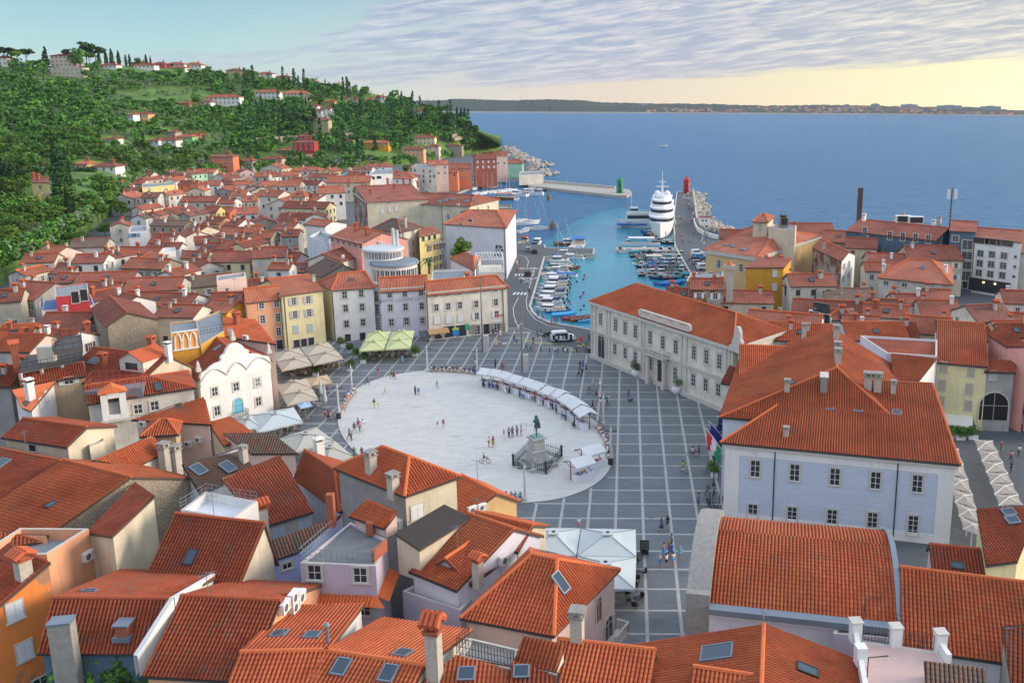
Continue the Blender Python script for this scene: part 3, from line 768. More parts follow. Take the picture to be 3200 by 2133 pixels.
tag(mb.build('paving_lines'),kind='structure')
mb=MB();pts=[ell(2*math.pi*i/96)for i in range(96)];mb.prism(pts,0.0,.10,whitestone());tag(mb.build('oval_pavement'),kind='structure')
mb=MB();rim=plain('oval_rim',(.50,.49,.47),.75,0,.15,1.5)
for i in range(96):
 a,b,c,d=ell(2*math.pi*i/96,-.45),ell(2*math.pi*(i+1)/96,-.45),ell(2*math.pi*(i+1)/96,.05),ell(2*math.pi*i/96,.05)
 mb.face([(a.x,a.y,.106),(b.x,b.y,.106),(c.x,c.y,.106),(d.x,d.y,.106)][::-1],rim)
tag(mb.build('oval_kerb'),kind='structure')
# manhole covers and drains
mh=plain('manhole_iron',(.07,.08,.09),.7)
mb=MB()
def ring(px,w=.9,h=.6,z=.016,t=.05):
 p=P(*px)
 for x,y,a,b in((-w/2,0,t,h),(w/2,0,t,h),(0,-h/2,w,t),(0,h/2,w,t)):mb.box((p.x+x,p.y+y,z),(a,b,.004),mh)
for px in((1490,963),(1535,980),(1620,1045),(1500,1085),(1573,1318),(1540,1380),(1512,1426),(1543,1464),(1545,1546),(1115,905)):ring(px)
for px in((1495,1188),(1089,846)):
 p=P(*px);mb.box((p.x,p.y,.016),(.6,.35,.006),mh)
for px in((950,936),(1202,975),(1215,978),(1203,987),(1046,1003),(1533,1070)):ring(px,.9,.6,.11)
tag(mb.build('manhole_covers'),kind='structure')
# road markings: zebra crossings, kerb lines, lettering
mw=plain('road_paint',(.72,.72,.70),.8,0,.2,5);my=plain('yellow_road_paint',(.70,.55,.08),.8,0,.2,5)
mb=MB();t_=T(1,2)
def stripe_line(pts,w,mat,z=.014):
 for a,b in zip(pts,pts[1:]):
  d=(b-a).normalized();q=Vector((-d.y,d.x,0))*w/2
  mb.face([(a.x-q.x,a.y-q.y,z),(b.x-q.x,b.y-q.y,z),(b.x+q.x,b.y+q.y,z),(a.x+q.x,a.y+q.y,z)],mat)
def bars(a,b,n,ln,w,mat=mw):
 A,B=P(*t_(*a)),P(*t_(*b));d=(B-A).normalized();q=Vector((-d.y,d.x,0))*ln/2
 for i in range(n):
  c=A+(B-A)*((i+.5)/n);
  mb.face([tuple(c+d*(-w/2)-q)[:2]+(.014,),tuple(c+d*(w/2)-q)[:2]+(.014,),tuple(c+d*(w/2)+q)[:2]+(.014,),tuple(c+d*(-w/2)+q)[:2]+(.014,)],mat)
bars((5,1225),(140,1227),4,3.0,.5);bars((20,1055),(205,1055),6,3.0,.5)
stripe_line([P(*t_(*x))for x in((60,1540),(20,1440),(10,1360),(60,1260))],.12,mw)
stripe_line([P(*t_(*x))for x in((140,980),(152,930),(130,890),(70,870))],.12,mw)
stripe_line([P(*t_(*x))for x in((210,985),(150,1200),(130,1290),(140,1370),(210,1460),(330,1520),(480,1545))],.12,mw)
for a in(((100,1095),(180,1130)),((180,1095),(100,1130)),((170,1010),(210,1035)),((210,1010),(170,1035))):stripe_line([P(*t_(*a[0])),P(*t_(*a[1]))],.14,mw)
t_=T(2,2)
for a in(((25,215),(290,160)),((210,215),(400,210)),((200,190),(370,225)),((50,165),(280,220)),((330,245),(545,247)),((545,262),(585,290)),((590,240),(690,225)),((600,225),(640,245)),((640,215),(680,235))):
 stripe_line([P(*t_(*a[0])),P(*t_(*a[1]))],.16,my)
stripe_line([P(*t_(*x))for x in((20,5),(70,60),(180,100),(290,130))],.10,mw)
stripe_line([P(*t_(*x))for x in((100,110),(158,110))],.3,PALE);stripe_line([P(*t_(*x))for x in((210,157),(280,155))],.3,PALE)
tag(mb.build('road_markings'),kind='structure')
def text(name,s,loc,size,mat,rot=(0,0,0),ext=.01,parent=None,align='CENTER',xs=1.0):
 cu=bpy.data.curves.new(name,'FONT');cu.body=s;cu.size=size;cu.extrude=ext;cu.align_x=align;cu.align_y='CENTER';cu.space_character=1.05
 o=bpy.data.objects.new(name,cu);dg=bpy.context.evaluated_depsgraph_get()
 COL.objects.link(o);bpy.context.view_layer.update();me=bpy.data.meshes.new_from_object(o.evaluated_get(bpy.context.evaluated_depsgraph_get()))
 bpy.data.objects.remove(o);bpy.data.curves.remove(cu);me.materials.clear();me.materials.append(mat)
 o=link(name,me,parent,loc);o.rotation_euler=rot;o.scale=(xs,1,1);return o
t_=T(1,2)
for s,px in(('SCUOLA',(176,995)),('ŠOLA',(152,1086))):
 p=P(*t_(*px));tag(text('road_lettering',s,(p.x,p.y,.016),3.0,mw,ext=.0,xs=.62 if s!='ŠOLA' else .75),kind='structure')
 # kerb stones along the quays
mb=MB();k1=plain('kerb_stone',(.45,.43,.39),.85,0,.25,1)
for chain in(LAND[:14],RIGHT[:7]):
 for a,b in zip(chain,chain[1:]):
  d=(b-a);m_=(a+b)/2;L_=d.length
  mb.box((m_.x,m_.y,.06),(L_,.55,.12),k1,math.atan2(d.y,d.x))
tag(mb.build('quay_kerb'),kind='structure')
# breakwater with its parapet, on the far side of the harbour
mb=MB();bw=wp((1213,416),(1445,436),(1451,443),(1440,450),(1418,450),(1213,427));mb.prism([(p.x,p.y)for p in bw],-3,.3,QUAY)
a,b=P(1215,418),P(1413,434);d=b-a;m_=(a+b)/2
mb.box((m_.x,m_.y,.9),(d.length,1.0,1.3),k1,math.atan2(d.y,d.x));tag(mb.build('breakwater'),'pale stone breakwater ending at the green harbour light','breakwater')
# rock armour as loose blocks that nobody could count
def rocks(name,chain,n,spread,smin,smax,seed):
 r=random.Random(seed);mb=MB();rk=plain('rock_armour',(.40,.35,.29),.95,0,.4,.7)
 L_=[(b-a).length for a,b in zip(chain,chain[1:])]
 for i in range(n):
  t=r.random()*sum(L_);k=0
  while t>L_[k]:t-=L_[k];k+=1
  p=chain[k].lerp(chain[k+1],t/L_[k]);q=p+Vector((r.gauss(0,spread),r.gauss(0,spread),0));s=r.uniform(smin,smax)
  vs=[]
  bm=bmesh.new();bmesh.ops.create_icosphere(bm,subdivisions=1,radius=s)
  for v in bm.verts:v.co*=r.uniform(.7,1.25);v.co.z*=.7
  vs=[(v.co.x+q.x,v.co.y+q.y,v.co.z+r.uniform(-1.2,.2)+p.z)for v in bm.verts];fs=[tuple(v.index for v in f.verts)for f in bm.faces];bm.free()
  mb.add(vs,fs,rk)
 return tag(mb.build(name),kind='stuff')
rocks('rock_armour',wp((1592,442),(1606,470),(1618,500),(1640,522),(1680,530)),260,2.2,.7,1.7,1)
rocks('shore_rocks',wp((1250,400),(1240,388),(1228,372),(1200,360),(1183,347),(1150,335)),220,5,1,2.4,2)
rocks('shore_rocks',wp((1213,412),(1255,418),(1320,424),(1400,431)),160,2.0,.7,1.4,3)
# ------------------------------------------------------------------ hill
SK=[(-500,150),(-200,145),(0,152),(100,152),(180,152),(300,152),(400,156),(450,163),(550,172),(620,180),(700,192),(800,204),(850,214),(900,224),(950,238),(1000,252),(1040,266),(1075,285),(1100,305),(1130,322),(1150,333)]
FT=[(-500,700),(-200,640),(0,585),(60,560),(120,530),(180,500),(250,455),(330,410),(420,395),(520,388),(640,380),(760,376),(860,372),(960,366),(1040,352),(1100,345),(1150,337)]
RD=[(-500,700),(0,760),(300,800),(600,860),(800,900),(950,900),(1040,860),(1150,820)]
def interp(tab,x):
 if x<=tab[0][0]:return tab[0][1]
 for(a,b),(c,d)in zip(tab,tab[1:]):
  if x<=c:return b+(d-b)*(x-a)/(c-a)
 return tab[-1][1]
def foot_dist(x):
 y=interp(FT,x);z=3.0+5.0*max(0,min(1,(1000-x)/900));return P(x,y,z).y
def hill_t(x,t):
 ys,yf=interp(SK,x),interp(FT,x);d0,d1=foot_dist(x),interp(RD,x)
 y=yf+(ys-yf)*t;d=d0+(d1-d0)*(t**1.15)
 return PD(x,y,d)
def hill(x,y):
 ys,yf=interp(SK,x),interp(FT,x);t=(yf-y)/(yf-ys)
 return hill_t(x,max(0,min(1,t)))
def hillmat():
 m,nt,b=newmat('hill_grass');p=geo_pos(nt)
 n1=noise(nt,p,.02,5,.6);n2=noise(nt,p,.15,5,.65);n3=noise(nt,mapping(nt,p,(.06,.06,1.6)),.55,4,.6)
 c=ramp(nt,n1,[(.35,(.05,.12,.022)),(.5,(.10,.21,.03)),(.65,(.16,.26,.05))])
 c=mixc(nt,ramp(nt,n2,[(.45,0.),(.65,.8)]),c,(.05,.10,.025));c=mixc(nt,ramp(nt,n3,[(.52,0.),(.58,.6)]),c,(.06,.09,.03))
 L(nt,c,b.inputs['Base Color']);b.inputs['Roughness'].default_value=.95;bump(nt,n2,b,.6,1.5);return m
HX=list(range(-500,1151,15));NT=40
vs=[];fs=[]
for i,x in enumerate(HX):
 for j in range(NT+1):
  p=hill_t(x,j/NT)
  vs.append((p.x,p.y,p.z))
 q=hill_t(x,1.0);k=q.normalized()
 vs.append((q.x*1.25,q.y*1.25,max(q.z*.75,0.5)));vs.append((q.x*1.6,q.y*1.6,-2))
M_=NT+3
for i in range(len(HX)-1):
 for j in range(M_-1):fs.append((i*M_+j,(i+1)*M_+j,(i+1)*M_+j+1,i*M_+j+1))
n0=len(vs)
for i,x in enumerate(HX):
 p=hill_t(x,0);vs.append((p.x,p.y,-1))
for i in range(len(HX)-1):fs.append((n0+i,n0+i+1,(i+1)*M_,i*M_))
tag(link('hill',mkmesh('hill',vs,fs,hillmat(),smooth=True)),kind='structure')
# far shore across the bay
FS=[(900,232),(1000,231),(1060,227),(1180,231),(1262,228),(1340,231),(1380,235),(1500,238),(1620,239),(1760,243),(1900,241),(2000,243),(2150,246),(2250,246),(2352,256),(2480,259),(2800,268)]
FW=[(900,257),(1080,258.5),(1500,260.5),(2000,263.5),(2352,267),(2800,271)]
def far_d(x):return P(x,interp(FW,x),-1.2).y
def farmat():
 m,nt,b=newmat('far_woods');p=geo_pos(nt)
 n1=noise(nt,p,.004,5,.6);n2=noise(nt,p,.03,5,.7)
 c=ramp(nt,n1,[(.4,(.010,.026,.020)),(.6,(.020,.042,.026)),(.74,(.055,.075,.035))]);c=mixc(nt,ramp(nt,n2,[(.45,0.),(.6,.8)]),c,(.008,.02,.017))
 L(nt,c,b.inputs['Base Color']);b.inputs['Roughness'].default_value=1;return m
vs=[];fs=[];XS=[900+i*6 for i in range(317)];r=random.Random(5)
for x in XS:
 d=far_d(x);sh=P(x,interp(FW,x),-1.2);yr=interp(FS,x)
 for j,t in enumerate((0,.04,.2,.45,.7,1.0,1.0)):
  if j==0:p=Vector((sh.x,sh.y,-2))
  elif j==1:p=Vector((sh.x,sh.y+6,2.5))
  elif j==6:p=Vector((p.x,p.y+500,0))
  else:
   y=interp(FW,x)+(yr-interp(FW,x))*t+(r.uniform(-1.0,.8))*(1 if j>2 else .6);p=PD(x,y,d+900*t**1.3)
  vs.append(tuple(p))
for i in range(len(XS)-1):
 for j in range(6):fs.append((i*7+j,(i+1)*7+j,(i+1)*7+j+1,i*7+j+1))
tag(link('far_shore_hills',mkmesh('far_shore_hills',vs,fs,farmat())),kind='structure')
mb=MB();
for i in range(len(XS)-1):
 a,b=P(XS[i],interp(FW,XS[i]),-1.2),P(XS[i+1],interp(FW,XS[i+1]),-1.2);a.y-=6;b.y-=6
 mb.face([(a.x,a.y,-1.3),(b.x,b.y,-1.3),(b.x,b.y+12,3.0),(a.x,a.y+12,3.0)],plain('far_beach',(.30,.26,.22),1,0,.3,.02))
tag(mb.build('far_beach'),kind='structure')
# ------------------------------------------------------------------ houses read off the photograph
OV=lambda x,y:(x,y)
def q2(p):return Vector((p[0],p[1]))
def Gq(t,RL,RR,zr,rise,wf=None,wb=None,E=None,Er='L',E2=None,E2r='L',ext=(0,0),slope=None):
 """footprint from the two ends of a ridge; E / E2 = picture points on the near / far eave"""
 a=P(*t(*RL),zr)if not isinstance(RL,Vector)else RL;b=P(*t(*RR),zr)if not isinstance(RR,Vector)else RR
 a,b=q2(a),q2(b);d=(b-a).normalized();n=Vector((d.y,-d.x));ze=zr-rise
 if E is not None:
  if slope:
   lo,hi=.2,6.0
   for _ in range(30):
    m=(lo+hi)/2;w_=(q2(P(*t(*E),zr-m))-a).dot(n)
    if w_*slope>m:lo=m
    else:hi=m
   rise=lo;ze=zr-rise
  e=q2(P(*t(*E),ze));wf=max(1.0,abs((e-a).dot(n))-.2)
 if E2 is not None:e=q2(P(*t(*E2),ze));wb=abs((e-a).dot(n))-.2
 A=a-d*ext[0]+n*wf;B=b+d*ext[1]+n*wf;C=b+d*ext[1]-n*wb;D=a-d*ext[0]-n*wb
 Ln=(B-A).length
 return dict(quad=[A,B,C,D],ze=ze,rise=rise,rf=wf/(wf+wb),h=(ext[0]/Ln,ext[1]/Ln))
def G(label,t,RL,RR,zr,rise=2.0,wf=4.5,wb=4.5,E=None,E2=None,ext=(0,0),name='house',cat='house',slope=None,**kw):
 return House(name,label,cat,roof='hip',**Gq(t,RL,RR,zr,rise,wf,wb,E,'L',E2,'L',ext,slope),**kw)
def Q(label,t,pts,ze,roof='hip',rise=1.8,name='house',cat='house',zs=None,**kw):
 zz=zs or([ze,ze,ze+rise,ze+rise]if roof=='shed' else[ze]*4)
 q=[P(*t(*p),zz[i])for i,p in enumerate(pts)]
 return House(name,label,cat,[(p.x,p.y)for p in q],ze,roof=roof,rise=rise,**kw)
def Fh(label,t,A,B,ze,R,rise=2.0,depth=None,ext=(0,0),name='house',cat='house',h=(0,0),**kw):
 a,b=q2(P(*t(*A),ze)),q2(P(*t(*B),ze));d=(b-a).normalized();n=Vector((-d.y,d.x))
 if depth is None:depth=2*abs((q2(P(*t(*R),ze+rise))-a).dot(n))
 return House(name,label,cat,[a,b,b+n*depth,a+n*depth],ze,roof='hip',rise=rise,h=h,**kw)
T10,T11,T12,T13,T20,T21,T22,T23,T30,T31,T32,T33=[T(r,c)for r in(1,2,3)for c in range(4)]
T00,T01=T(0,0),T(0,1)
def extra(hs,name,fn,parent=None,split=False):
 """a further part of a house, modelled in world coordinates"""
 mb=MB();fn(mb);mb.at(hs.loc)
 if split:
  own=list(range(len(mb.v)))
  def find(i):
   while own[i]!=i:own[i]=own[own[i]];i=own[i]
   return i
  for f in mb.f:
   for i in f[1:]:own[find(i)]=find(f[0])
  gr={}
  for f,m in zip(mb.f,mb.m):gr.setdefault(find(f[0]),[]).append((f,m))
  for fs in gr.values():
   q=MB()
   for f,m in fs:q.face([mb.v[i]for i in f],mb.mats[m])
   q.build(name,parent or hs.root)
  return
 return mb.build(name,parent or hs.root)
def railing(mb,pts,hgt=1.0,step=.9,mat=None,r=.025,bars=True):
 mat=mat or DARK()
 for a,b in zip(pts,pts[1:]):
  a,b=Vector(a),Vector(b);n=max(1,int((b-a).length/step))
  for k in range(n+1):
   p=a.lerp(b,k/n);mb.tube([p,p+Vector((0,0,hgt))],r,mat,4)
  for z in((hgt,hgt*.5,.12)if bars else(hgt,)):mb.tube([a+Vector((0,0,z)),b+Vector((0,0,z))],r,mat,4)
  # ---- the north side of the square
n1=Fh('peach coloured house with white windows between the arched orange house and the yellow one',T11,(-90,1288),(222,1253),10.7,(60,1168),2.0,wall='peach',rm='o')
def W(h,t,pts,*a,**k):h.win([t(*p)for p in pts],*a,**k)
def CH(h,t,pts,*a,**k):h.chim([t(*p)for p in pts],*a,**k)
def SK_(h,t,pts,*a,**k):h.sky([t(*p)for p in pts],*a,**k)
def AC(h,t,pts,*a):h.ac([t(*p)for p in pts],*a)
W(n1,T11,[(48,1327),(187,1310),(60,1462),(203,1446)],.95,1.7)
W(n1,T21,[(208,105)],.95,1.7);W(n1,T21,[(150,235),(218,225)],1.2,2.0,'dark');n1.pipe([T11(232,1400)])
n2=Fh('tall pale yellow house with grey shutters and a single dormer beside the peach house',T11,(235,1243),(612,1192),11.1,(330,1072),2.1,wall='paleyellow',rm='o',cornice=(.3,.25))
W(n2,T11,[(345,1298),(478,1282),(357,1420),(487,1403)],.9,1.6,'shut');W(n2,T21,[(367,85),(497,70)],1.0,1.6,'closed','pale')
W(n2,T21,[(375,222),(440,212),(507,200)],1.2,1.9,'dark');CH(n2,T11,[(530,1115)],'plaster');n2.pipe([T11(268,1400)])
n3=Q('white corner house with red framed windows and a hipped roof behind the green awnings',T11,[(703,1190),(1078,1166),(985,1070),(578,1122)],11.1,rise=2.3,axis=0,h=(.32,.06),wall='white',rm='o',sides={3:'paleyellow'},cornice=(.3,.25))
for y,xs in((0,((813,1238),(966,1225))),(1,((823,1360),(975,1350))),(2,((832,1505),(983,1490)))):W(n3,T11,xs,.95,1.55)
W(n3,T21,[(845,165),(980,150)],1.1,1.7,'dark');W(n3,T11,[(627,1310),(632,1440)],.9,1.7,'stone');n3.pipe([T11(712,1350)])
lk=Q('narrow recessed bay with three stacked iron balconies between the white corner house and the hotel',T11,[(1078,1176),(1138,1182),(1138,1130),(1078,1120)],10.6,'flat',.5,wall='lilacwhite')
W(lk,T11,[(1108,1250),(1115,1370),(1123,1500)],.9,2.1,'stone');W(lk,T21,[(1127,25)],.9,2.1)
def balc(mb):
 for y in(1300,1425,1550):
  k=lk.on_wall(T11(1112,y));
  if not k:continue
  p,nn=k[1],k[5];e=Vector((-nn.y,nn.x,0));a=p-e*1.7;b=p+e*1.7
  mb.box((p.x+nn.x*.45,p.y+nn.y*.45,p.z-.06),(3.6,.9,.1),STONE(),math.atan2(e.y,e.x))
  railing(mb,[a,a+nn*.85,b+nn*.85,b],.95,.35)
extra(lk,'balcony',balc)
n4=Fh('lilac white hotel with HOTEL GIUSEPPE TARTINI lettering above its second row of windows',T11,(1138,1178),(1572,1152),10.9,(1350,1072),2.0,wall='lilacwhite',rm='o',cornice=(.3,.25),name='hotel',cat='hotel')
W(n4,T11,[(1228,1233),(1367,1225),(1516,1216),(1235,1357),(1374,1348),(1523,1340),(1244,1488),(1382,1480),(1529,1468)],.95,1.5)
W(n4,T21,[(1245,20),(1385,12),(1530,8)],.95,1.5)
k=n4.on_wall(T11(1375,1285));ink=plain('painted_letters',(.30,.29,.33),.9)
def wtext(h,t,px,s,size,mat,name='lettering',xs=1.0,off=.03):
 k=h.on_wall(t(*px))
 if k:text(name,s,k[1]+k[5]*off-h.loc,size,mat,(rad(90),0,math.atan2(k[5].x,-k[5].y)),.01,h.root,xs=xs)
wtext(n4,T11,(1375,1285),'HOTEL GIUSEPPE TARTINI',.95,ink,xs=.86)
n5=Fh('long beige house with ground floor shops at the corner of the quay road',T11,(1575,1213),(2305,1143),10.45,(1850,1092),2.0,wall='offwhite',rm='o',h=(0,.12),cornice=(.28,.22))
W(n5,T11,[(1645,1240),(1755,1228),(1868,1218),(2015,1203),(2200,1188)],.8,.8,'shut','white')
W(n5,T11,[(1656,1355),(1765,1345),(1873,1333),(2022,1322),(2203,1306)],.95,1.5);W(n5,T11,[(1664,1468),(1772,1460),(1880,1450)],1.2,1.6,'closed','white')
W(n5,T11,[(2028,1432),(2210,1415)],.9,1.5,'shut','white');CH(n5,T11,[(1940,1110)],'brick',1.1)
W(n5,T21,[(1675,125),(2120,80)],1.5,2.2,'dark');W(n5,T21,[(1775,105),(1885,95)],2.2,2.4,'dark');W(n5,T21,[(2030,90),(2213,72)],1.4,2.0,'palace');n5.pipe([T11(1575,1350),T11(2270,1300)])
def shop(mb):
 for(x,y,w,h_,c)in((1668,75,4.4,.7,(.42,.24,.12)),(1540,95,2.2,1.0,(.05,.07,.09))):
  k=n5.on_wall(T21(x,y));p,nn=k[1],k[5];e=Vector((-nn.y,nn.x,0));m=plain('awning_%d'%x,c,.8)
  a,b=p-e*w/2,p+e*w/2;o=nn*1.3;dz=Vector((0,0,-h_))
  mb.face([a,b,b+o+dz,a+o+dz],m);mb.face([a+o+dz,b+o+dz,b+o+dz*1.3,a+o+dz*1.3],m)
extra(n5,'shop_awning',shop)
def signs(mb):
 for(x,y,w,h_,c)in((1938,62,.9,1.3,(.02,.32,.14)),(1833,80,1.4,.5,(.30,.50,.06)),(1836,115,1.4,1.2,(.02,.20,.50)),(1625,110,1.6,1.3,(.60,.40,.22)),(1715,105,1.2,1.4,(.45,.45,.40)),(1990,85,1.4,1.8,(.25,.22,.18)),(2160,70,1.0,1.8,(.25,.22,.18)),(2262,62,1.3,1.8,(.25,.22,.18)),(2238,-45,1.7,.35,(.5,.1,.08))):
  k=n5.on_wall(T21(x,y));p,nn=k[1],k[5]
  mb.box((p.x+nn.x*.08,p.y+nn.y*.08,p.z),(w,.08,h_),plain('sign_%d'%x,c,.6,0,.2,2),math.atan2(nn.x,-nn.y))
extra(n5,'shop_sign',signs,split=True)
# ---- behind the square's north side
RT=P(*T11(1165,800),16.3);RL_=P(*T11(1270,925),13.8)
rt=empty('round_tower_house',(RL_.x,RL_.y,0),'white modernist house of two stacked round drums with ribbon windows','house')
mb=MB();w_=WALLS['white']()
mb.lathe([(5.0,0),(5.0,13.2)],w_,40);mb.lathe([(5.5,13.2),(5.5,13.5),(5.3,13.8),(.01,13.82)],ZINC(),40);mb.build('wall',rt)
mb=MB();o_=RT-RL_
mb.lathe([(4.3,0),(4.3,15.8)],w_,40,(o_.x,o_.y,0));mb.build('wall',rt)
mb=MB();mb.lathe([(4.75,15.8),(4.75,16.05),(4.5,16.3),(.01,16.45)],plain('pale_zinc',(.52,.54,.55),.5),40,(o_.x,o_.y,0));mb.build('roof',rt)
def drum_windows(rad_,z0,z1,n,c,a0,a1):
 for i in range(n):
  a=a0+(a1-a0)*(i+.5)/n;b=(a1-a0)/n*.40;mb=MB()
  ps=[(c[0]+math.cos(x)*(rad_+.04),c[1]+math.sin(x)*(rad_+.04))for x in(a-b,a,a+b)]
  for(x,y),(u,v)in zip(ps,ps[1:]):mb.face([(x,y,z0),(u,v,z0),(u,v,z1),(x,y,z1)],GLASSD())
  o=mb.build('window',rt);f=MB()
  for x,y in(ps[0],ps[1],ps[2]):f.box((x*1.0,y*1.0,(z0+z1)/2),(.1,.1,z1-z0),WHITE())
  f.build('frame',o)
drum_windows(4.3,14.2,15.5,16,(o_.x,o_.y),rad(185),rad(355));drum_windows(5.0,9.8,12.4,13,(0,0),rad(190),rad(368))
mb=MB();p1,p2=P(*T11(1263,780),16.3)-RL_,P(*T11(1300,790),16.3)-RL_
mb.tube([(p1.x,p1.y,16),(p1.x,p1.y,20.2)],.38,plain('pale_zinc',(.5,.5,.5)),10);mb.tube([(p2.x,p2.y,16),(p2.x,p2.y,20.0)],.38,plain('pale_zinc',(.5,.5,.5)),10);mb.build('chimney',rt)
pk=G('pink house with a long ribbon of windows under the eaves beside the white round drums',T11,(875,600),(1165,667),17.0,2.2,E=(655,692),wb=6.5,wall='pink',rm='o')
W(pk,T11,row((700,725),(965,790),6),1.4,1.5);AC(pk,T11,[(1140,760),(1045,795)]);CH(pk,T11,[(925,650),(1022,690)],'brick',1.2)
og=Q('old rain stained house with a sagging grey hipped roof behind the pink house',T11,[(1065,632),(1325,662),(1520,612),(1210,590)],14.8,rise=2.4,axis=0,h=(.4,.4),wall='stainwhite',rm='g')
W(og,T11,[(1440,665),(1447,760),(1452,860),(1345,690)],1.0,1.5,'shut');CH(og,T11,[(1375,620)],'tall',.9)
yb=Q('narrow yellow house with a planted top balcony in front of the great cream gable',T11,[(1500,705),(1690,662),(1612,607),(1500,635)],13.0,'shed',1.2,wall='yellow',rm='r')
W(yb,T11,[(1650,800),(1703,790),(1590,815),(1653,905),(1705,890),(1595,915),(1655,985),(1708,970)],.9,1.5,'shut','brown');W(yb,T11,[(1535,720),(1590,710),(1640,700)],1.2,1.6,'dark')
def yb_b(mb):
 k=yb.on_wall(T11(1640,755));p,nn=k[1],k[5];e=Vector((-nn.y,nn.x,0));a,b=p-e*4,p+e*3
 mb.box((p.x+nn.x*.5-e.x*.5,p.y+nn.y*.5-e.y*.5,p.z-.1),(7,1.2,.15),STONE(),math.atan2(e.y,e.x));railing(mb,[a,a+nn*1.1,b+nn*1.1,b],1,.5)
extra(yb,'balcony',yb_b)
cb=G('great cream gabled block with a row of skylights and a solar panel in its roof',T11,(1527,303),(2010,322),16.2,2.7,E=(1708,412),E2=(1336,405),ext=(0,3),wall='cream',rm='r',cornice=(.35,.3))
W(cb,T11,[(1768,520),(1890,490),(2040,455),(2135,440)],.9,1.6);SK_(cb,T11,[(1690,383),(1745,373),(1810,362),(1940,380),(2000,370)],1.4,1.6);SK_(cb,T11,[(1680,320)],5.2,2.2)
CH(cb,T11,[(1575,310)],'wide');cb.pipe([T11(1712,560)]);AC(cb,T11,[(1858,410)])
gw=G('weathered grey block with a bare brick gable and five brick chimneys',T11,(905,243),(1425,224),17.5,2.6,E=(1102,385),wb=6,wall='cream',rm='r',cornice=(.35,.3),sides={3:'brokenplaster'})
W(gw,T11,[(1160,470),(1228,458),(1290,445),(1172,575),(1300,540)],1.0,1.7,'closed','white');W(gw,T11,[(900,355),(938,362),(905,452),(942,458),(910,550),(948,555),(1022,545)],.8,1.4)
CH(gw,T11,[(1050,315),(1270,270)],'brick',1.2);CH(gw,T11,[(850,235),(980,240),(1210,215),(1355,210),(1415,215),(1485,240)],'brick',1.1);SK_(gw,T11,[(1130,350),(1215,390)],.8,1)
mu=Q('tall white museum with bare walls and MUSEUM lettering on its quay side corner',T11,[(1738,588),(2292,622),(2385,470),(1905,480)],14.6,rise=2.4,axis=0,h=(.3,.25),wall='bluewhite',rm='o',name='museum',cat='museum')
W(mu,T11,[(1885,590),(1888,715)],.6,.7,'dark');W(mu,T11,[(1968,555)],1.2,.7,'dark');mu.pipe([T11(2285,800)])
for i,ch in enumerate('MUSEUM'):
 wtext(mu,T11,(2308,700+i*27),ch,1.0,ink,'lettering')
def mural(mb):
 r=random.Random(3)
 for i in range(26):
  k=mu.on_wall(T11(2190+r.random()*80,785+r.random()*105));p,nn=k[1],k[5]
  mb.box((p.x+nn.x*.03,p.y+nn.y*.03,p.z),(r.uniform(.2,.8),.03,r.uniform(.15,.6)),plain('mural_ink',(.03,.03,.035)),math.atan2(nn.x,-nn.y))
extra(mu,'mural',mural)
th=Q('small tiled roof house under the white roof terrace pergola',T11,[(1790,905),(2000,1010),(2065,890),(1950,858)],9.5,rise=1.3,axis=0,h=(.3,.2),wall='white',rm='o')
CH(th,T11,[(1960,880)],'wide',.8)
dk=Q('grey roof terrace with steel stair set with chairs behind the beige shops',T11,[(1610,1100),(1900,1090),(1960,1000),(1620,1010)],9.6,'flat',.6,wall='white',rm='terrace_grey')if plain('terrace_grey',(.22,.25,.27),.9)else None
pg=empty('roof_pergola',P(*T11(2140,960),10.5),'white steel pergola over a planted roof terrace beside the museum','pergola')
mb=MB();a,b,c,d=[P(*T11(*x),13.2)for x in((2000,905),(2280,905),(2215,940),(2050,948))]
q_=[P(*T11(*x),10.3)for x in((2050,1035),(2275,1030),(2260,960),(2020,965))];wm_=WHITE()
top=[p+Vector((0,0,3.0))for p in q_]
for i in range(4):mb.tube([q_[i],top[i]],.09,wm_,5);mb.tube([top[i],top[(i+1)%4]],.09,wm_,5)
for i in range(1,9):mb.tube([top[0].lerp(top[1],i/9),top[3].lerp(top[2],i/9)],.06,wm_,4)
mb.at(pg.location).build('frame',pg)
mb=MB();mb.add([p for p in q_]+[Vector((p.x,p.y,0))for p in q_],[(0,1,2,3),(0,4,5,1),(1,5,6,2),(2,6,7,3),(3,7,4,0)],WALLS['offwhite']());mb.at(pg.location).build('base',pg)
mb=MB();railing(mb,q_+[q_[0]],1.1,.5,GREYCON());mb.at(pg.location).build('railing',pg)
wt=G('white house with an open roof terrace full of planters left of the pink house',T11,(520,540),(700,560),15.0,1.6,E=(395,580),slope=.42,wb=5,wall='white',rm='o')
W(wt,T11,[(632,715)],1.6,1.3,'closed','brown');W(wt,T11,[(448,598),(490,700),(412,575)],.7,1.0)
wt2=Q('white terraced wing with a tiled ledge stepping down from the planted terrace',T11,[(480,700),(655,760),(720,690),(590,650)],12.6,'flat',.8,wall='bluewhite',rm='terrace_grey')
bo=G('low house with a mossy old tile roof behind the yellow dormer house',T11,(640,900),(800,960),12.5,2.0,E=(445,1005),slope=.42,wb=3.5,ext=(0,0),wall='stone',rm='g');SK_(bo,T11,[(697,968)],.6,.8)
rb=G('low brown roofed lean-to with antenna beside the pink house',T11,(610,865),(815,800),12.6,1.6,wf=5,wb=4,wall='offwhite',rm='r');AC(rb,T11,[(790,885)])
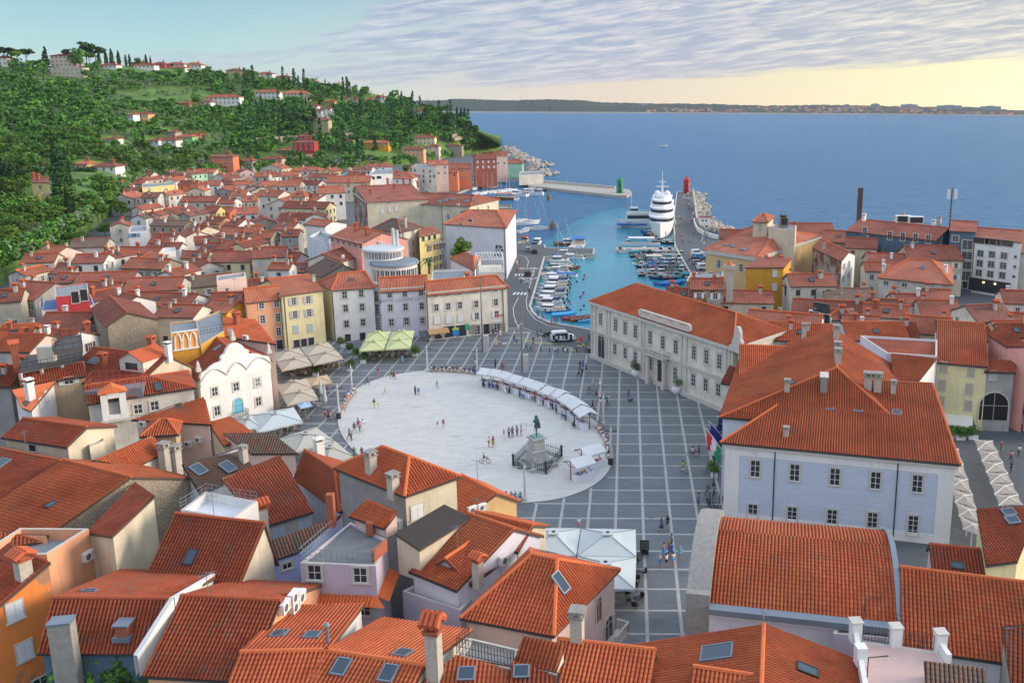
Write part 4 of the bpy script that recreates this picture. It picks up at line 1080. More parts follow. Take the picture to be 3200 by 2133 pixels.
# ---- town hall palace
pal=Q('long white two storey palace with pedimented windows, roof balustrade and arched doorway',T12,[(722,1292),(2030,1715),(2500,1560),(1195,1155)],11.3,rise=3.0,axis=0,h=(.16,.14),wall='offwhite',rm='o',cornice=(.55,.45),name='palace',cat='palace',far=False)
W(pal,T12,[(815,1462)],1.05,2.3,'pedi');W(pal,T22,[(952,45),(1040,75),(1135,105),(1672,298),(1786,336),(1905,380)],1.05,2.4,'palace')
W(pal,T22,[(1270,160),(1387,205),(1505,245)],1.1,2.4,'pedi');W(pal,T22,[(945,265),(1040,303),(1133,340),(1268,400),(1500,488),(1666,550),(1780,595),(1895,640)],1.05,2.1,'palace')
W(pal,T22,[(822,240)],2.1,5.0,'arch');W(pal,T22,[(1377,475)],2.3,5.2,'arch',plain('oak_door',(.05,.032,.022),.6))
W(pal,T12,[(945,1380),(1037,1410),(1132,1443)],.45,.5,'dark');W(pal,T22,[(1668,152),(1785,190),(1905,230)],.45,.5,'dark')
def pal_trim(mb):
 w=pal.walls[0];a,b=w[0],w[1];e=(b-a).normalized();nn=Vector((e.y,-e.x,0));Ln=(b-a).length;ang=math.atan2(e.y,e.x)
 def bx(u0,u1,z0,z1,out,m=None):
  c=a+e*((u0+u1)/2)+nn*(out/2);mb.box((c.x,c.y,(z0+z1)/2),(u1-u0,out,z1-z0),m or STONE(),ang)
 bx(-.1,Ln,5.4,5.75,.22);bx(-.1,Ln,5.0,5.15,.12);bx(-.1,Ln,0,.75,.35)
 def u_of(t,px):
  k=hit_poly(ray(*t(*px)),w);return(k[1]-a).dot(e)
 for t,px in((T22,(735,200)),(T22,(770,220)),(T22,(872,250)),(T22,(900,250)),(T22,(1190,370)),(T22,(1215,380)),(T22,(1555,500)),(T22,(1600,520)),(T22,(1960,690)),(T22,(1990,700))):
  u=u_of(t,px);bx(u-.22,u+.22,.75,5.0,.16);bx(u-.22,u+.22,5.75,10.7,.16);bx(u-.3,u+.3,10.0,10.4,.22)
  # attic balustrade over the middle
 u0,u1=u_of(T22,(1190,-10)),u_of(T22,(1640,150))
 bx(u0,u1,11.55,11.8,.5);bx(u0,u1,12.65,12.85,.45)
 n=5
 for i in range(n):u=u0+(u1-u0)*i/(n-1);bx(u-.35,u+.35,11.8,12.7,.5)
 for i in range(int((u1-u0)/.38)):
  u=u0+.2+i*.38;c=a+e*u+nn*.22;mb.lathe([(.07,11.8),(.13,12.05),(.07,12.35),(.1,12.65)],STONE(),6,(c.x,c.y,0))
 k=0.0
 while k<Ln:bx(k,k+.25,10.75,10.98,.6);k+=.8
extra(pal,'stone_trim',pal_trim)
def pal_balc(mb):
 w=pal.walls[0];a,b=w[0],w[1];e=(b-a).normalized();nn=Vector((e.y,-e.x,0));ang=math.atan2(e.y,e.x)
 k=hit_poly(ray(*T22(1360,330)),w);c=a+e*(k[1]-a).dot(e)
 def at(u,o,z):return c+e*u+nn*o+Vector((0,0,z))
 p=at(0,.8,5.6);mb.box(p,(5.6,1.6,.3),STONE(),ang);p=at(0,1.5,6.65);mb.box(p,(5.4,.2,.14),STONE(),ang)
 for u in(-2.65,0,2.65):mb.box(at(u,1.5,6.2),(.3,.3,.95),STONE(),ang)
 for u in(-2.65,2.65):mb.box(at(u,.75,6.65),(.2,1.6,.14),STONE(),ang)
 for i in range(14):
  q=at(-2.45+i*.38,1.5,0);mb.lathe([(.06,5.75),(.11,6.0),(.06,6.3),(.08,6.6)],STONE(),6,(q.x,q.y,0))
 for u in(-2.2,2.2):
  q=at(u,.9,0);mb.box(at(u,.9,.6),(.85,.85,1.2),STONE(),ang);mb.lathe([(.36,1.2),(.32,4.9),(.46,5.1),(.46,5.45)],STONE(),14,(q.x,q.y,0))
extra(pal,'portal_balcony',pal_balc)
# ---- right: houses around the bright roofs
ct=G('white court house wing with bright orange roof and ornate baroque gable next to the palace',T22,(2100,232),(2930,262),13.0,2.4,E=(1990,575),wb=7,wall='offwhite',rm='n',cornice=(.4,.35));W(ct,T22,[(2165,600)],1.6,.8,'dark');AC(ct,T22,[(2240,605),(2315,585)])
def ct_g(mb):
 p=P(*T22(2075,300),11.0);prof=[(-2.2,0),(2.2,0),(2.2,.8),(1.5,1.1),(1.3,2.0),(.9,2.4),(.8,3.4),(.3,4.2),(-.3,4.2),(-.8,3.4),(-.9,2.4),(-1.3,2.0),(-1.5,1.1),(-2.2,.8)]
 ca,sa=math.cos(rad(115)),math.sin(rad(115));n=len(prof);vs=[(p.x+x*ca+o*sa,p.y+x*sa-o*ca,p.z+z)for o in(-.25,.25)for x,z in prof]
 mb.add(vs,[tuple(range(n)),tuple(range(2*n-1,n-1,-1))]+[(i,n+i,n+(i+1)%n,(i+1)%n)for i in range(n)],STONE())
extra(ct,'gable_ornament',ct_g)
sb=Q('small white walled annexe with red tile skirt at the end of the palace',T22,[(1935,572),(2128,590),(2140,470),(2010,430)],9.6,'shed',.9,wall='offwhite',rm='r')
bl=G('rear hipped block of the courthouse with chimneys along its ridge',T23,(632,440),(618,100),15.4,4.6,E=(1150,470),E2=(-420,850),ext=(8.5,0),wall='bluewhite',rm='o',name='courthouse',cat='public building')
CH(bl,T23,[(625,175),(635,335),(640,400)],'plaster',1.35,1.1);CH(bl,T23,[(330,120),(175,650)],'plaster',1.1);SK_(bl,T23,[(130,235),(215,590),(990,525)],.8,1.2);CH(bl,T23,[(512,610)],'wide',1.25)
bf=Q('pale blue rusticated courthouse front with two rows of stone framed windows',T22,[(1962,1118),(4075,1312),(3890,690),(2900,640)],10.0,rise=3.6,axis=0,h=(.12,.07),rf=.72,wall='bluewhite',sides={0:rustmat(-.03)},rm='o',name='courthouse',cat='public building',cornice=(.5,.3))
W(bf,T22,[(2235,1362)],1.15,2.1);W(bf,T23,[(245,1398),(615,1437),(988,1470),(1372,1500)],1.15,2.1);W(bf,T33,[(220,35),(587,62),(958,88),(1332,118)],1.15,2.4);W(bf,T32,[(2212,10)],1.15,2.4)
CH(bf,T23,[(912,655),(1003,660)],'plaster',1.5,1.2);CH(bf,T23,[(1148,680)],'plaster',1,1.3);CH(bf,T23,[(165,1070)],'plaster',1.0,.9);SK_(bf,T23,[(568,812),(828,828),(1182,858)],1.0,1.2)
bf.pipe([T23(62,1300),T23(1190,1400)])
def rust(mb):
 w=bf.walls[0];a,b=w[0],w[1];e=(b-a).normalized();nn=Vector((e.y,-e.x,0));Ln=(b-a).length;ang=math.atan2(e.y,e.x)
 for u0,u1,z0,z1 in((-.05,1.7,0,9.9),(Ln-1.7,Ln+.05,0,9.9),(1.7,Ln-1.7,8.5,9.9),(1.7,Ln-1.7,0,1.2)):
  q=a+e*(u0+u1)/2;mb.box((q.x+nn.x*.03,q.y+nn.y*.03,(z0+z1)/2),(u1-u0,.06,z1-z0),WALLS['white'](),ang)
extra(bf,'corner_pilaster',rust)
# ---- church with the barrel roof, and its neighbours
chq=[P(*OV(1630,1376),10.4),P(*OV(2062,1421),10.4)]
d_=(chq[1]-chq[0]);n_=Vector((-d_.y,d_.x,0)).normalized()
cu=House('church','church with a barrel shaped roof of orange tiles and a curved grey front gable','church',[chq[0],chq[1],chq[1]+n_*15.5,chq[0]+n_*15.5],9.6,roof='barrel',rise=2.8,wall='lilacwhite',rm='o',over=.2)
def ch_par(mb,j):
 A,B,C,D=cu.q
 for(p,q,th,m,up)in[((A,D,1.9,GREYCON(),.75),(B,C,.45,ZINC(),.35))[j]]:
  e=(q-p);o=(B-A).normalized()*(th if p is A else-th)*-1;K=24;prof=[]
  for k in range(K+1):
   s=k/K;z=9.6+2.8*(1-(2*s-1)**2);prof.append((p+e*s,max(10.0,z)+up))
  for(x,z),(y,w)in zip(prof,prof[1:]):
   v=[Vector((x.x,x.y,z)),Vector((y.x,y.y,w)),Vector((y.x,y.y,w))+o,Vector((x.x,x.y,z))+o];lo=[Vector((k.x,k.y,6))for k in v]
   mb.add(v+lo,[(0,1,2,3),(0,4,5,1),(1,5,6,2),(2,6,7,3),(3,7,4,0)],m)
extra(cu,'gable_parapet',lambda mb:ch_par(mb,0));extra(cu,'gable_parapet',lambda mb:ch_par(mb,1))
def ch_corn(mb):
 A,B=cu.q[0],cu.q[1];e=(B-A).normalized();n2=Vector((e.y,-e.x,0));c=(A+B)/2
 mb.box((c.x+n2.x*.3,c.y+n2.y*.3,9.75),((B-A).length,.9,.5),ZINC(),math.atan2(e.y,e.x));mb.box((c.x+n2.x*.15,c.y+n2.y*.15,9.3),((B-A).length,.5,.35),WHITE(),math.atan2(e.y,e.x))
extra(cu,'cornice',ch_corn)
vr=G('broad red roofed house adjoining the right end of the barrel roofed church',T33,(1235,512),(2450,660),12.4,2.9,E=(1290,1235),wb=4.0,wall='lilacwhite',rm='o');SK_(vr,T33,[(1740,498)],.9,.6)
gs=Q('low flat slab roof edged with lead between the church and the pink terrace',T33,[(600,1112),(1318,1168),(1272,985),(618,945)],9.4,'flat',.25,wall='lilac',rm='weathered_concrete')
pt_=Q('pink tiled roof terrace with white posts and black iron railings',T33,[(905,1750),(1800,1750),(1565,1275),(812,1172)],10.6,'flat',.05,wall='offwhite',rm='pink_terrace_tile',z0=0)if plain('pink_terrace_tile',(.52,.36,.33),.6,0,.18,6)else None
def terr(mb):
 f=[P(*T33(*x),10.6)for x in((905,1750),(800,1165),(1165,1215),(1575,1270),(1660,1400))]
 for i in(1,2,3):mb.box((f[i].x,f[i].y,11.3),(.75,.75,1.6),WHITE(),.1);mb.box((f[i].x,f[i].y,12.14),(.9,.9,.1),STONE(),.1)
 for a,b in((0,1),(3,4)):
  c=(f[a]+f[b])/2;d=f[b]-f[a];mb.box((c.x,c.y,11.0),(d.length,.35,.8),WHITE(),math.atan2(d.y,d.x))
 m=f[0].lerp(f[1],.55);mb.box((m.x,m.y,11.5),(.75,.75,1.4),WHITE(),.1)
extra(pt_,'parapet',terr,split=True)
def terr_r(mb,a,b):railing(mb,[P(*T33(*a),10.6),P(*T33(*b),10.6)],1.15,.22)
for a_,b_ in(((830,1168),(1135,1212)),((1195,1218),(1550,1268))):extra(pt_,'iron_railing',lambda mb:terr_r(mb,a_,b_))
def terr_p(mb):
 f=[P(*T33(800,1165),10.6)]
 a=P(*T33(905,1600),10.6);mb.tube([a,a+Vector((0,0,2.2)),a+Vector((1.4,.2,2.2))],.05,DARK(),5);a=f[0]+Vector((.6,.2,0));mb.tube([a,a+Vector((0,0,3.2)),a+Vector((1.2,0,3.2))],.05,DARK(),5)
extra(pt_,'washing_line_post',terr_p,split=True)
rt2=Q('little mossy tiled canopy at the corner of the pink terrace',T33,[(1480,1640),(1985,1720),(1965,1440),(1460,1375)],10.9,'shed',.8,wall='offwhite',rm='g')
bg1=G('near gabled roof with double dark skylights beside the narrow end of the square',T32,(2285,1750),(2312,1048),12.4,2.6,wf=8.2,wb=9.0,wall='palepink',rm='n')
SK_(bg1,T32,[(1885,1300)],1.7,2.2);SK_(bg1,T33,[(355,1460)],.9,1.4)
dm1=G('small tiled gable rising in front of the double skylights',T32,(1690,1425),(2190,1500),12.2,1.0,wf=1.9,wb=1.4,wall='palepink',rm='n')
rr1=Q('old red roofed house with two skylights beside the sun sail terraces',T33,[(2010,468),(2290,432),(2480,-60),(1940,-20)],9.8,'shed',2.0,wall='paleyellow',rm='r');SK_(rr1,T33,[(2205,8),(2240,80)],1.2,.8)
rr2=Q('dark red roof running off the corner of the view past the church neighbour',T33,[(2260,1640),(2560,1700),(2560,1020),(2175,1060)],10.4,'shed',1.6,wall='grey',rm='r')
rr3=G('small ridge roof wedged between the courthouse and the sun sails',T33,(1500,300),(1930,345),9.4,1.2,wf=4.0,wb=1.5,wall='palepink',rm='r')
# ---- right of the courthouse
wy=Q('white gable end house with red tile roof between the courthouse roof and the yellow restaurant',T23,[(1152,545),(1388,548),(1550,335),(1150,318)],10.6,'shed',1.6,wall='white',rm='o')
wl=Q('long white rendered party wall house topped with cap tiles behind the courthouse',T23,[(1090,300),(1555,330),(1555,180),(850,140)],12.4,'flat',.4,wall='lilacwhite',rm='r')
yl=Fh('yellow restaurant house with shuttered stone windows and a white awning',T23,(1555,385),(2012,425),10.2,(1780,20),3.2,wall='paleyellow',rm='o',cornice=(.3,.25),sides={3:'white',1:'white'})
W(yl,T23,[(1613,433),(1865,468),(1597,597),(1848,632),(1587,745),(1838,785)],1.0,1.7,'closed','beige');W(yl,T23,[(1560,935),(1690,955),(1830,975)],1.6,2.2,'dark')
def yl_aw(mb):
 k,k2=yl.on_wall(T23(1570,850)),yl.on_wall(T23(1880,885));a,b,nn=k[1],k2[1],k[5];m=plain('white_awning',(.66,.64,.58),.8)
 o=nn*2.2+Vector((0,0,-.9));mb.face([a,b,b+o,a+o],m);mb.face([a+o,b+o,b+o+Vector((0,0,-.3)),a+o+Vector((0,0,-.3))],m)
extra(yl,'awning',yl_aw)
pz=Q('low arched passage house with a dark tunnel gateway beside the yellow restaurant',T23,[(2000,465),(2262,472),(2270,375),(2010,362)],9.5,'shed',1.0,wall='grey',rm='r')
W(pz,T23,[(2065,505)],.9,1.4,'closed','grey');W(pz,T23,[(2075,790)],4.2,4.4,'arch',plain('tunnel_dark',(.012,.012,.014),.9))
pkr=Q('crimson pink house with red roof above the passage gateway',T23,[(2035,130),(2205,245),(2400,240),(2135,55)],12.5,'shed',1.0,wall='pink',rm='r')
wre=Q('white corner house with dark shutters at the edge of the lane',T23,[(2258,345),(2600,480),(2700,250),(2400,200)],10.6,rise=1.8,axis=0,h=(.3,.3),wall='white',rm='o');W(wre,T23,[(2345,440),(2345,600),(2325,800)],1.1,1.7,'shut','brown');W(wre,T23,[(2312,1010)],1.2,2.4)
# ---- foreground roofs, from the left edge of the view to the near end of the square
def dormer(h,t,px,w,hgt,dep,label=None,wall='offwhite',rm='r',win=None,yaw=None):
 k=h.on_roof(t(*px));p=k[1];poly=k[4];u=(poly[1]-poly[0]).normalized();f=Vector((u.y,-u.x,0)).normalized()
 if f.dot(Vector((0,0,0))-Vector((p.x,p.y,0)))<0:f=-f
 e=Vector((-f.y,f.x,0));mb=MB();wm=WALLS[wall]();L0=p-e*w/2;R0=p+e*w/2;z1=Vector((0,0,hgt));zr=Vector((0,0,hgt+w*.28));bk=-f*dep;lo=Vector((0,0,-1.5))
 mid=(L0+R0)/2
 mb.face([L0+lo,R0+lo,R0+z1,mid+zr,L0+z1],wm);mb.face([L0+lo,L0+z1,L0+z1+bk,L0+lo+bk],wm);mb.face([R0+lo,R0+lo+bk,R0+z1+bk,R0+z1],wm)
 o=mb.at(h.loc).build('dormer',h.roof)
 mb=MB();tm=MATS.get('flat_tile_'+rm)or plain('flat_tile_'+rm,ROOFS[rm][1][1],.9,0,.35,5);fo=f*.3
 for s,a in((-1,L0),(1,R0)):
  ea=a+e*.25*s;
  mb.add([ea+z1+fo-Vector((0,0,.07)),mid+zr+fo+Vector((0,0,.07)),mid+zr+bk+Vector((0,0,.07)),ea+z1+bk-Vector((0,0,.07))]+[ea+z1+fo-Vector((0,0,.17)),mid+zr+fo-Vector((0,0,.05)),mid+zr+bk-Vector((0,0,.05)),ea+z1+bk-Vector((0,0,.17))],[(0,1,2,3),(0,4,5,1),(0,3,7,4),(4,7,6,5)],tm)
 mb.at(h.loc).build('dormer_roof',h.roof)
 c=mid+f*.03+Vector((0,0,hgt*.5))
 mb=MB();mb.box(c,(w*.5,.06,hgt*.55),GLASSD(),math.atan2(e.y,e.x));mb.at(h.loc).build('dormer_window',h.roof)
def deckrail(h,name,pts,z,hgt=1.0,step=.9,mat=None):extra(h,name,lambda mb:railing(mb,[Vector((p.x,p.y,z))for p in pts],hgt,step,mat))
r1=G('broad dark red roof with a single small skylight and a rough stone gable',T20,(592,1288),(1195,1442),12.2,2.7,wf=10.5,wb=6.5,wall='stone',rm='o');SK_(r1,T30,[(475,-62)],.7,.9)
r0=G('red roof with two big skylights below the cream attic at the view edge',T20,(-260,1130),(548,1292),11.7,2.7,wf=9,wb=.6,wall='stone',rm='r');SK_(r0,T20,[(295,1385),(5,1330)],1.3,1.7)
c1=G('cream attic house with a small wooden window above the skylight roof',T20,(222,905),(790,985),13.6,2.1,E=(22,1066),wb=3.5,slope=.42,wall='cream',rm='r');W(c1,T20,[(302,1172)],1.0,.75,'dark')
tf=Q('small flower terrace with iron railing behind the cream attic',T20,[(822,1165),(958,1110),(950,1010),(805,1010)],11.6,'flat',.7,wall='cream',rm='terrace_grey')
bn=G('greenish grey house with a bell niche, lead roof terrace and part mossy hipped roof',T20,(790,605),(1368,522),12.6,2.1,E=(618,790),wb=5,slope=.42,ext=(0,5.0),wall='stainwhite',rm='r')
W(bn,T20,[(1268,815),(1420,785)],1.0,1.3);SK_(bn,T20,[(1455,620)],.8,1.6)
def niche(mb):
 k=bn.on_wall(T20(1050,800));p,nn=k[1],k[5];e=Vector((-nn.y,nn.x,0));ang=math.atan2(e.y,e.x);w=WALLS['white']();c=p+nn*.35
 for s in(-1,1):mb.box(c+e*s*1.05+Vector((0,0,.3)),(.8,.8,3.4),w,ang)
 mb.box(c+Vector((0,0,1.9)),(1.4,.8,.9),w,ang);mb.box(c-Vector((0,0,1.1)),(1.4,.8,.5),w,ang);mb.box(c-Vector((0,0,1.55)),(3.4,1.0,.35),STONE(),ang)
 mb.box(c+nn*-.3+Vector((0,0,.4)),(1.4,.1,2.4),WALLS['grey'](),ang)
 a,b=c-e*1.7+Vector((0,0,2.2)),c+e*1.7+Vector((0,0,2.2));r=c+Vector((0,0,3.2));o=nn*.6;t=plain('flat_tile_n',ROOFS['n'][1][1],.9,0,.35,5)
 mb.add([a+o,b+o,r+o,a-o*2,b-o*2,r-o*2],[(0,1,2),(0,2,5,3),(1,4,5,2)],t)
extra(bn,'bell_niche',niche)
def lead(mb):
 q=[P(*T20(*x),12.3)for x in((770,660),(1305,620),(1355,545),(860,570))];mb.add(q+[p-Vector((0,0,1.3))for p in q],[(0,1,2,3),(0,4,5,1),(1,5,6,2)],plain('lead_sheet',(.20,.19,.21),.55,.2,.3,2))
 railing(mb,[p for p in q]+[q[0]],1.5,.8,plain('red_rail',(.42,.07,.05),.6))
extra(bn,'roof_terrace',lead)
tn=G('tan house with a black timber roof deck on stilts over its tile roof',T20,(175,478),(752,392),13.2,1.9,E=(165,602),wb=4,slope=.42,wall='tan',rm='r');W(tn,T20,[(632,555)],1.1,1.0,'shut','white')
def deck(mb):
 q=[P(*T20(*x),13.6)for x in((185,475),(755,365),(760,255),(190,330))];tm=plain('deck_boards',(.075,.07,.07),.85);mb.add(q+[p-Vector((0,0,.35))for p in q],[(0,1,2,3),(0,4,5,1),(1,5,6,2),(3,7,4,0),(7,6,5,4)],tm)
 for k in(0,.33,.66,1):p=q[0].lerp(q[1],k);mb.box((p.x,p.y,p.z-1.2),(.35,.35,2.0),CREAMP())
 railing(mb,[q[0],q[1],q[2]],1.1,.8,DARK(),.03)
 p=q[0].lerp(q[2],.42);mb.box((p.x,p.y,p.z+1.1),(2.0,1.2,2.2),WALLS['offwhite'](),.2)
 q2_=[P(*T20(*x),16.2)for x in((490,290),(760,250),(740,130),(560,160))];mb.add(q2_+[p-Vector((0,0,.5))for p in q2_],[(0,1,2,3),(0,4,5,1),(1,5,6,2)],tm);railing(mb,q2_+[q2_[0]],1.6,1.0,DARK(),.035)
extra(tn,'roof_deck',deck);CH(tn,T20,[(150,400)],'brick',1.3,1.4)
wh=Q('white gabled house with a smooth bright red roof and tall white chimney',T20,[(205,800),(290,822),(490,570),(135,642)],11.0,'shed',1.0,wall='white',rm='flat_tile_n',far=True)if plain('flat_tile_n',ROOFS['n'][1][1],.9,0,.35,5)else None
CH(wh,T20,[(285,735)],'white',1.2,1.5);W(wh,T20,[(370,765),(420,700)],.8,1.4,'closed','white')
dr=G('red roofed house with a big timber windowed dormer and a barrel chimney',T20,(868,255),(1540,330),13.8,2.2,E=(790,572),wb=4,slope=.42,wall='cream',rm='r');dormer(dr,T20,(1215,480),4.2,1.8,4.5,win=1);SK_(dr,T20,[(868,382)],1.6,1.3);CH(dr,T20,[(958,425)],'brick',1.2);CH(dr,T20,[(1400,270)],'brick',1.2);CH(dr,T20,[(1550,330)],'white',1.0,1.3)
vg=Q('white house with a baroque scrolled gable and a blue arched balcony door',T20,[(1832,545),(2478,372),(2240,170),(1590,300)],9.6,rise=2.6,axis=1,wall='white',rm='r')
W(vg,T20,[(1957,515),(2150,472),(2350,430),(1972,655),(2168,610),(2360,568)],.95,1.35);W(vg,T20,[(1995,832)],.95,1.5);W(vg,T21,[(18,570),(22,745)],.95,1.4);W(vg,T20,[(2188,785)],1.5,2.4,'arch',plain('blue_door',(.08,.40,.62),.5));SK_(vg,T20,[(1720,295),(2000,262)],1.0,1.2)
def scroll(mb):
 w=vg.walls[3]if False else None
 A=P(*T20(1832,545),9.6);B=P(*T20(2478,372),9.6);e=Vector((B.x-A.x,B.y-A.y,0));Lw=e.length;e.normalize();nn=Vector((e.y,-e.x,0));z0=8.4;m=WALLS['white']()
 half=[(0,0),(0,1.3),(.02,2.0),(.10,2.3),(.16,2.75),(.22,3.0),(.29,3.05),(.31,3.3),(.30,3.7),(.33,4.0),(.36,4.1),(.38,4.6),(.42,5.1),(.46,5.35),(.5,5.4)]
 pr=half+[(1-u,z)for u,z in half[::-1][1:]];n=len(pr)
 vs=[A+e*(u*Lw)+nn*o+Vector((0,0,z0-9.6+z))for o in(.22,-.25)for u,z in pr]
 mb.add(vs,[tuple(range(n)),tuple(range(2*n-1,n-1,-1))]+[(i,n+i,n+(i+1)%n,(i+1)%n)for i in range(n)],m)
 for u in(.0,.5,1.0):
  c=A+e*(u*Lw)+Vector((0,0,{0:1.2,.5:4.6,1:1.2}[u]));mb.lathe([(.45,0),(.45,.5),(.3,.6),(.28,1.1),(.02,1.7)],STONE(),4,c)
 def arc(u0,u1,zb,zt):
  K=8;pts=[]
  for i in range(K+1):
   s=i/K;c=A+e*((u0+(u1-u0)*s)*Lw)+nn*.3;pts.append(Vector((c.x,c.y,z0+zb+(zt-zb)*math.sin(math.pi*s))))
  mb.tube(pts,.13,STONE(),6)
 arc(0,.36,.9,2.3);arc(.36,.64,1.0,2.4);arc(.64,1,.9,2.3)
extra(vg,'scrolled_gable',scroll)
def vbal(mb):
 k=vg.on_wall(T20(2195,880));p,nn=k[1],k[5];e=Vector((-nn.y,nn.x,0));a,b=p-e*1.2,p+e*1.2;mb.box(p+nn*.4,(2.4,.8,.12),STONE(),math.atan2(e.y,e.x));railing(mb,[a,a+nn*.75,b+nn*.75,b],.95,.25)
extra(vg,'iron_balcony',vbal)
oa=Q('bright orange house with three white pointed arches and a roof cafe deck',T20,[(1580,285),(1845,245),(1800,0),(1565,20)],12.2,'flat',.3,wall='gold',rm='terrace_grey')
def arches(mb):
 w=oa.walls[0];k=oa.on_wall(T20(1590,150));k2=oa.on_wall(T20(1800,120));nn=k[5];a=Vector((k[1].x,k[1].y,12.2));b=Vector((k2[1].x,k2[1].y,12.2));e=(b-a);Ln=e.length;e.normalize();ang=math.atan2(e.y,e.x);g=WALLS['gold']();wm=WHITE()
 c=(a+b)/2;mb.box((c.x,c.y,13.6),(Ln+.3,.3,2.9),plain('orange_panel',(.78,.33,.07),.9,0,.1),ang)
 W3=Ln/3
 for i in range(3):
  u0=i*W3;f=lambda u,z:a+e*u+nn*.2+Vector((0,0,z));pts=[f(u0+.1,.2),f(u0+.1,1.5),f(u0+W3*.2,2.1),f(u0+W3*.5,2.7),f(u0+W3*.8,2.1),f(u0+W3-.1,1.5),f(u0+W3-.1,.2)];mb.tube(pts,.13,wm,5)
 mb.box((c.x+nn.x*.2,c.y+nn.y*.2,12.3),(Ln+.4,.2,.25),wm,ang);mb.box((c.x+nn.x*.2,c.y+nn.y*.2,15.05),(Ln+.4,.2,.2),wm,ang)
extra(oa,'arcade_screen',arches)
ca=Q('roof deck cafe with grey boards and railing beside the orange arches',T20,[(1845,225),(2060,100),(2030,-90),(1800,0)],12.6,'flat',.2,wall='gold',rm='terrace_grey');deckrail(ca,'railing',[P(*T20(*x),12.6)for x in((1845,130),(2055,95),(2030,-50))],12.6,1.1,.5)
pg1=Q('pale pink house with bright roof between the orange arches and the peach house',T20,[(2060,150),(2520,215),(2350,0),(2050,-30)],11.4,'shed',1.0,wall='palepink',rm='n');CH(pg1,T20,[(2178,40)],'brick',1.3);W(pg1,T20,[(2115,118)],.9,1.4,'closed','white');AC(pg1,T20,[(2265,155)])
st1=G('big rough stone gabled house with crumbling patches in the middle of the roofs',T10,(1170,1400),(1010,1250),13.5,1.8,wf=4.5,wb=3.2,wall='stone',rm='r');CH(st1,T20,[(810,130)],'brick',1.3)
m12=Q('pale pink house with a wide smooth orange roof slope above two air conditioners',T20,[(1255,910),(1920,945),(1880,735),(1640,765)],10.9,'shed',1.5,wall='palepink',rm='n');AC(m12,T20,[(1740,1130),(1835,1090),(1325,945)])
m13=Q('low bright orange roof between the pale pink house and the scrolled gable house',T20,[(2060,1140),(2310,1036),(2105,890),(1925,945)],9.4,'shed',1.2,wall='cream',rm='n')
m14=Q('narrow tiled lean-to roof climbing beside two grey chimneys',T20,[(1185,1348),(1502,1192),(1390,1064),(872,1290)],9.9,'shed',1.7,wall='offwhite',rm='o')
CH(m14,T20,[(1520,1320),(1620,1340)],'plaster',1.5,1.2)
m15=Q('little tile capped loggia turret behind the narrow lean-to',T20,[(1325,1050),(1612,1036),(1645,936),(1412,926)],11.6,rise=1.0,axis=0,h=(.45,.3),wall='tan',rm='o')
m17=Q('old mossy grey and red tile roof with two glazed skylights',T20,[(1840,1575),(2315,1365),(2192,1185),(1690,1330)],8.8,'shed',1.6,wall='bluewhite',rm='g');SK_(m17,T20,[(2092,1355),(1822,1378)],1.2,1.6);CH(m17,T20,[(2240,1270)],'plaster',1.1)
m18=Q('low house with a dark boarded gable and a roof of faded and orange tiles',T21,[(-45,1215),(358,1213),(130,1035),(-285,1042)],8.9,'shed',1.5,wall='palepink',rm='g')
m19=Q('red roofed house with pale blue shutters under its eave, left of the blue walled roof',OV,[(603,1206),(713,1172),(640,1052),(512,1098)],9.6,'shed',2.3,wall='stainwhite',rm='r');W(m19,T30,[(2090,1000)],.1,.1,'dark')if False else None
W(m19,T31,[(210,205),(435,90)],1.1,1.5,'closed','pale');CH(m19,T31,[(65,130)],'cap',1.3,1.1)
m20=G('blue walled house with hipped red roof and white twin chimney beside the oval',T21,(452,1200),(722,1378),11.6,2.2,E=(218,1300),wb=3.6,ext=(0,3.5),wall='bluewhite',rm='r');CH(m20,T21,[(585,1240)],'white',1.25);AC(m20,T21,[(370,1460)])
tw=Q('tall house with a hipped orange roof overlooking the oval',T21,[(758,1338),(1372,1585),(1838,1422),(1225,1185)],13.6,rise=1.9,axis=0,h=(.3,.3),wall='cream',rm='n',sides={0:'grey'})
CH(tw,T21,[(1060,1390)],'plaster',1.35,1.1);CH(tw,T21,[(1262,1560)],'plaster',1.35,.9);W(tw,T31,[(1480,-10)],1.3,1.4,'closed','white');AC(tw,T31,[(1320,95)],1.2)
pr_=Q('lower orange roofed porch on brick pillars beside the tall orange roofed house',T31,[(905,10),(1195,115),(1290,-10),(1040,-110)],12.6,'shed',.9,wall='palepink',rm='n',z0=11.4)
lt=Q('lilac house with a grey paved roof terrace and a tile ledge round its middle',T31,[(405,462),(1100,492),(1205,245),(868,90)],11.4,'flat',.25,wall='lilac',rm='terrace_slabs')if plain('terrace_slabs',(.16,.165,.17),.9,0,.35,1.2)else None
W(lt,T31,[(540,550),(960,575)],1.2,1.4,'stone');W(lt,T31,[(560,830)],1.2,1.5,'closed','pale');W(lt,T31,[(993,868)],1.1,1.6,'shut','pale');deckrail(lt,'railing',[P(*T31(*x),11.4)for x in((700,180),(405,440),(1090,480))],11.4,1.1,.45,ZINC())
def ledge(mb):
 for i in(0,1):
  a,b=lt.q[i],lt.q[i+1];e=(b-a).normalized();nn=Vector((e.y,-e.x,0));t=plain('flat_tile_o',ROOFS['o'][1][1],.9,0,.35,5);za,zb=8.6,8.1
  mb.add([Vector((a.x,a.y,za)),Vector((b.x,b.y,za))]+[Vector((p.x,p.y,zb))+nn*.9+e*s for p,s in((b,.9*(1-i)),(a,-.0))],[(0,1,2,3)],t)
  n=int((b-a).length/.3)
  for k in range(n):p=a+e*((k+.5)*.3);mb.tube([Vector((p.x,p.y,za+.03)),Vector((p.x,p.y,zb+.03))+nn*.95],.10,t,5)
extra(lt,'tile_ledge',ledge)
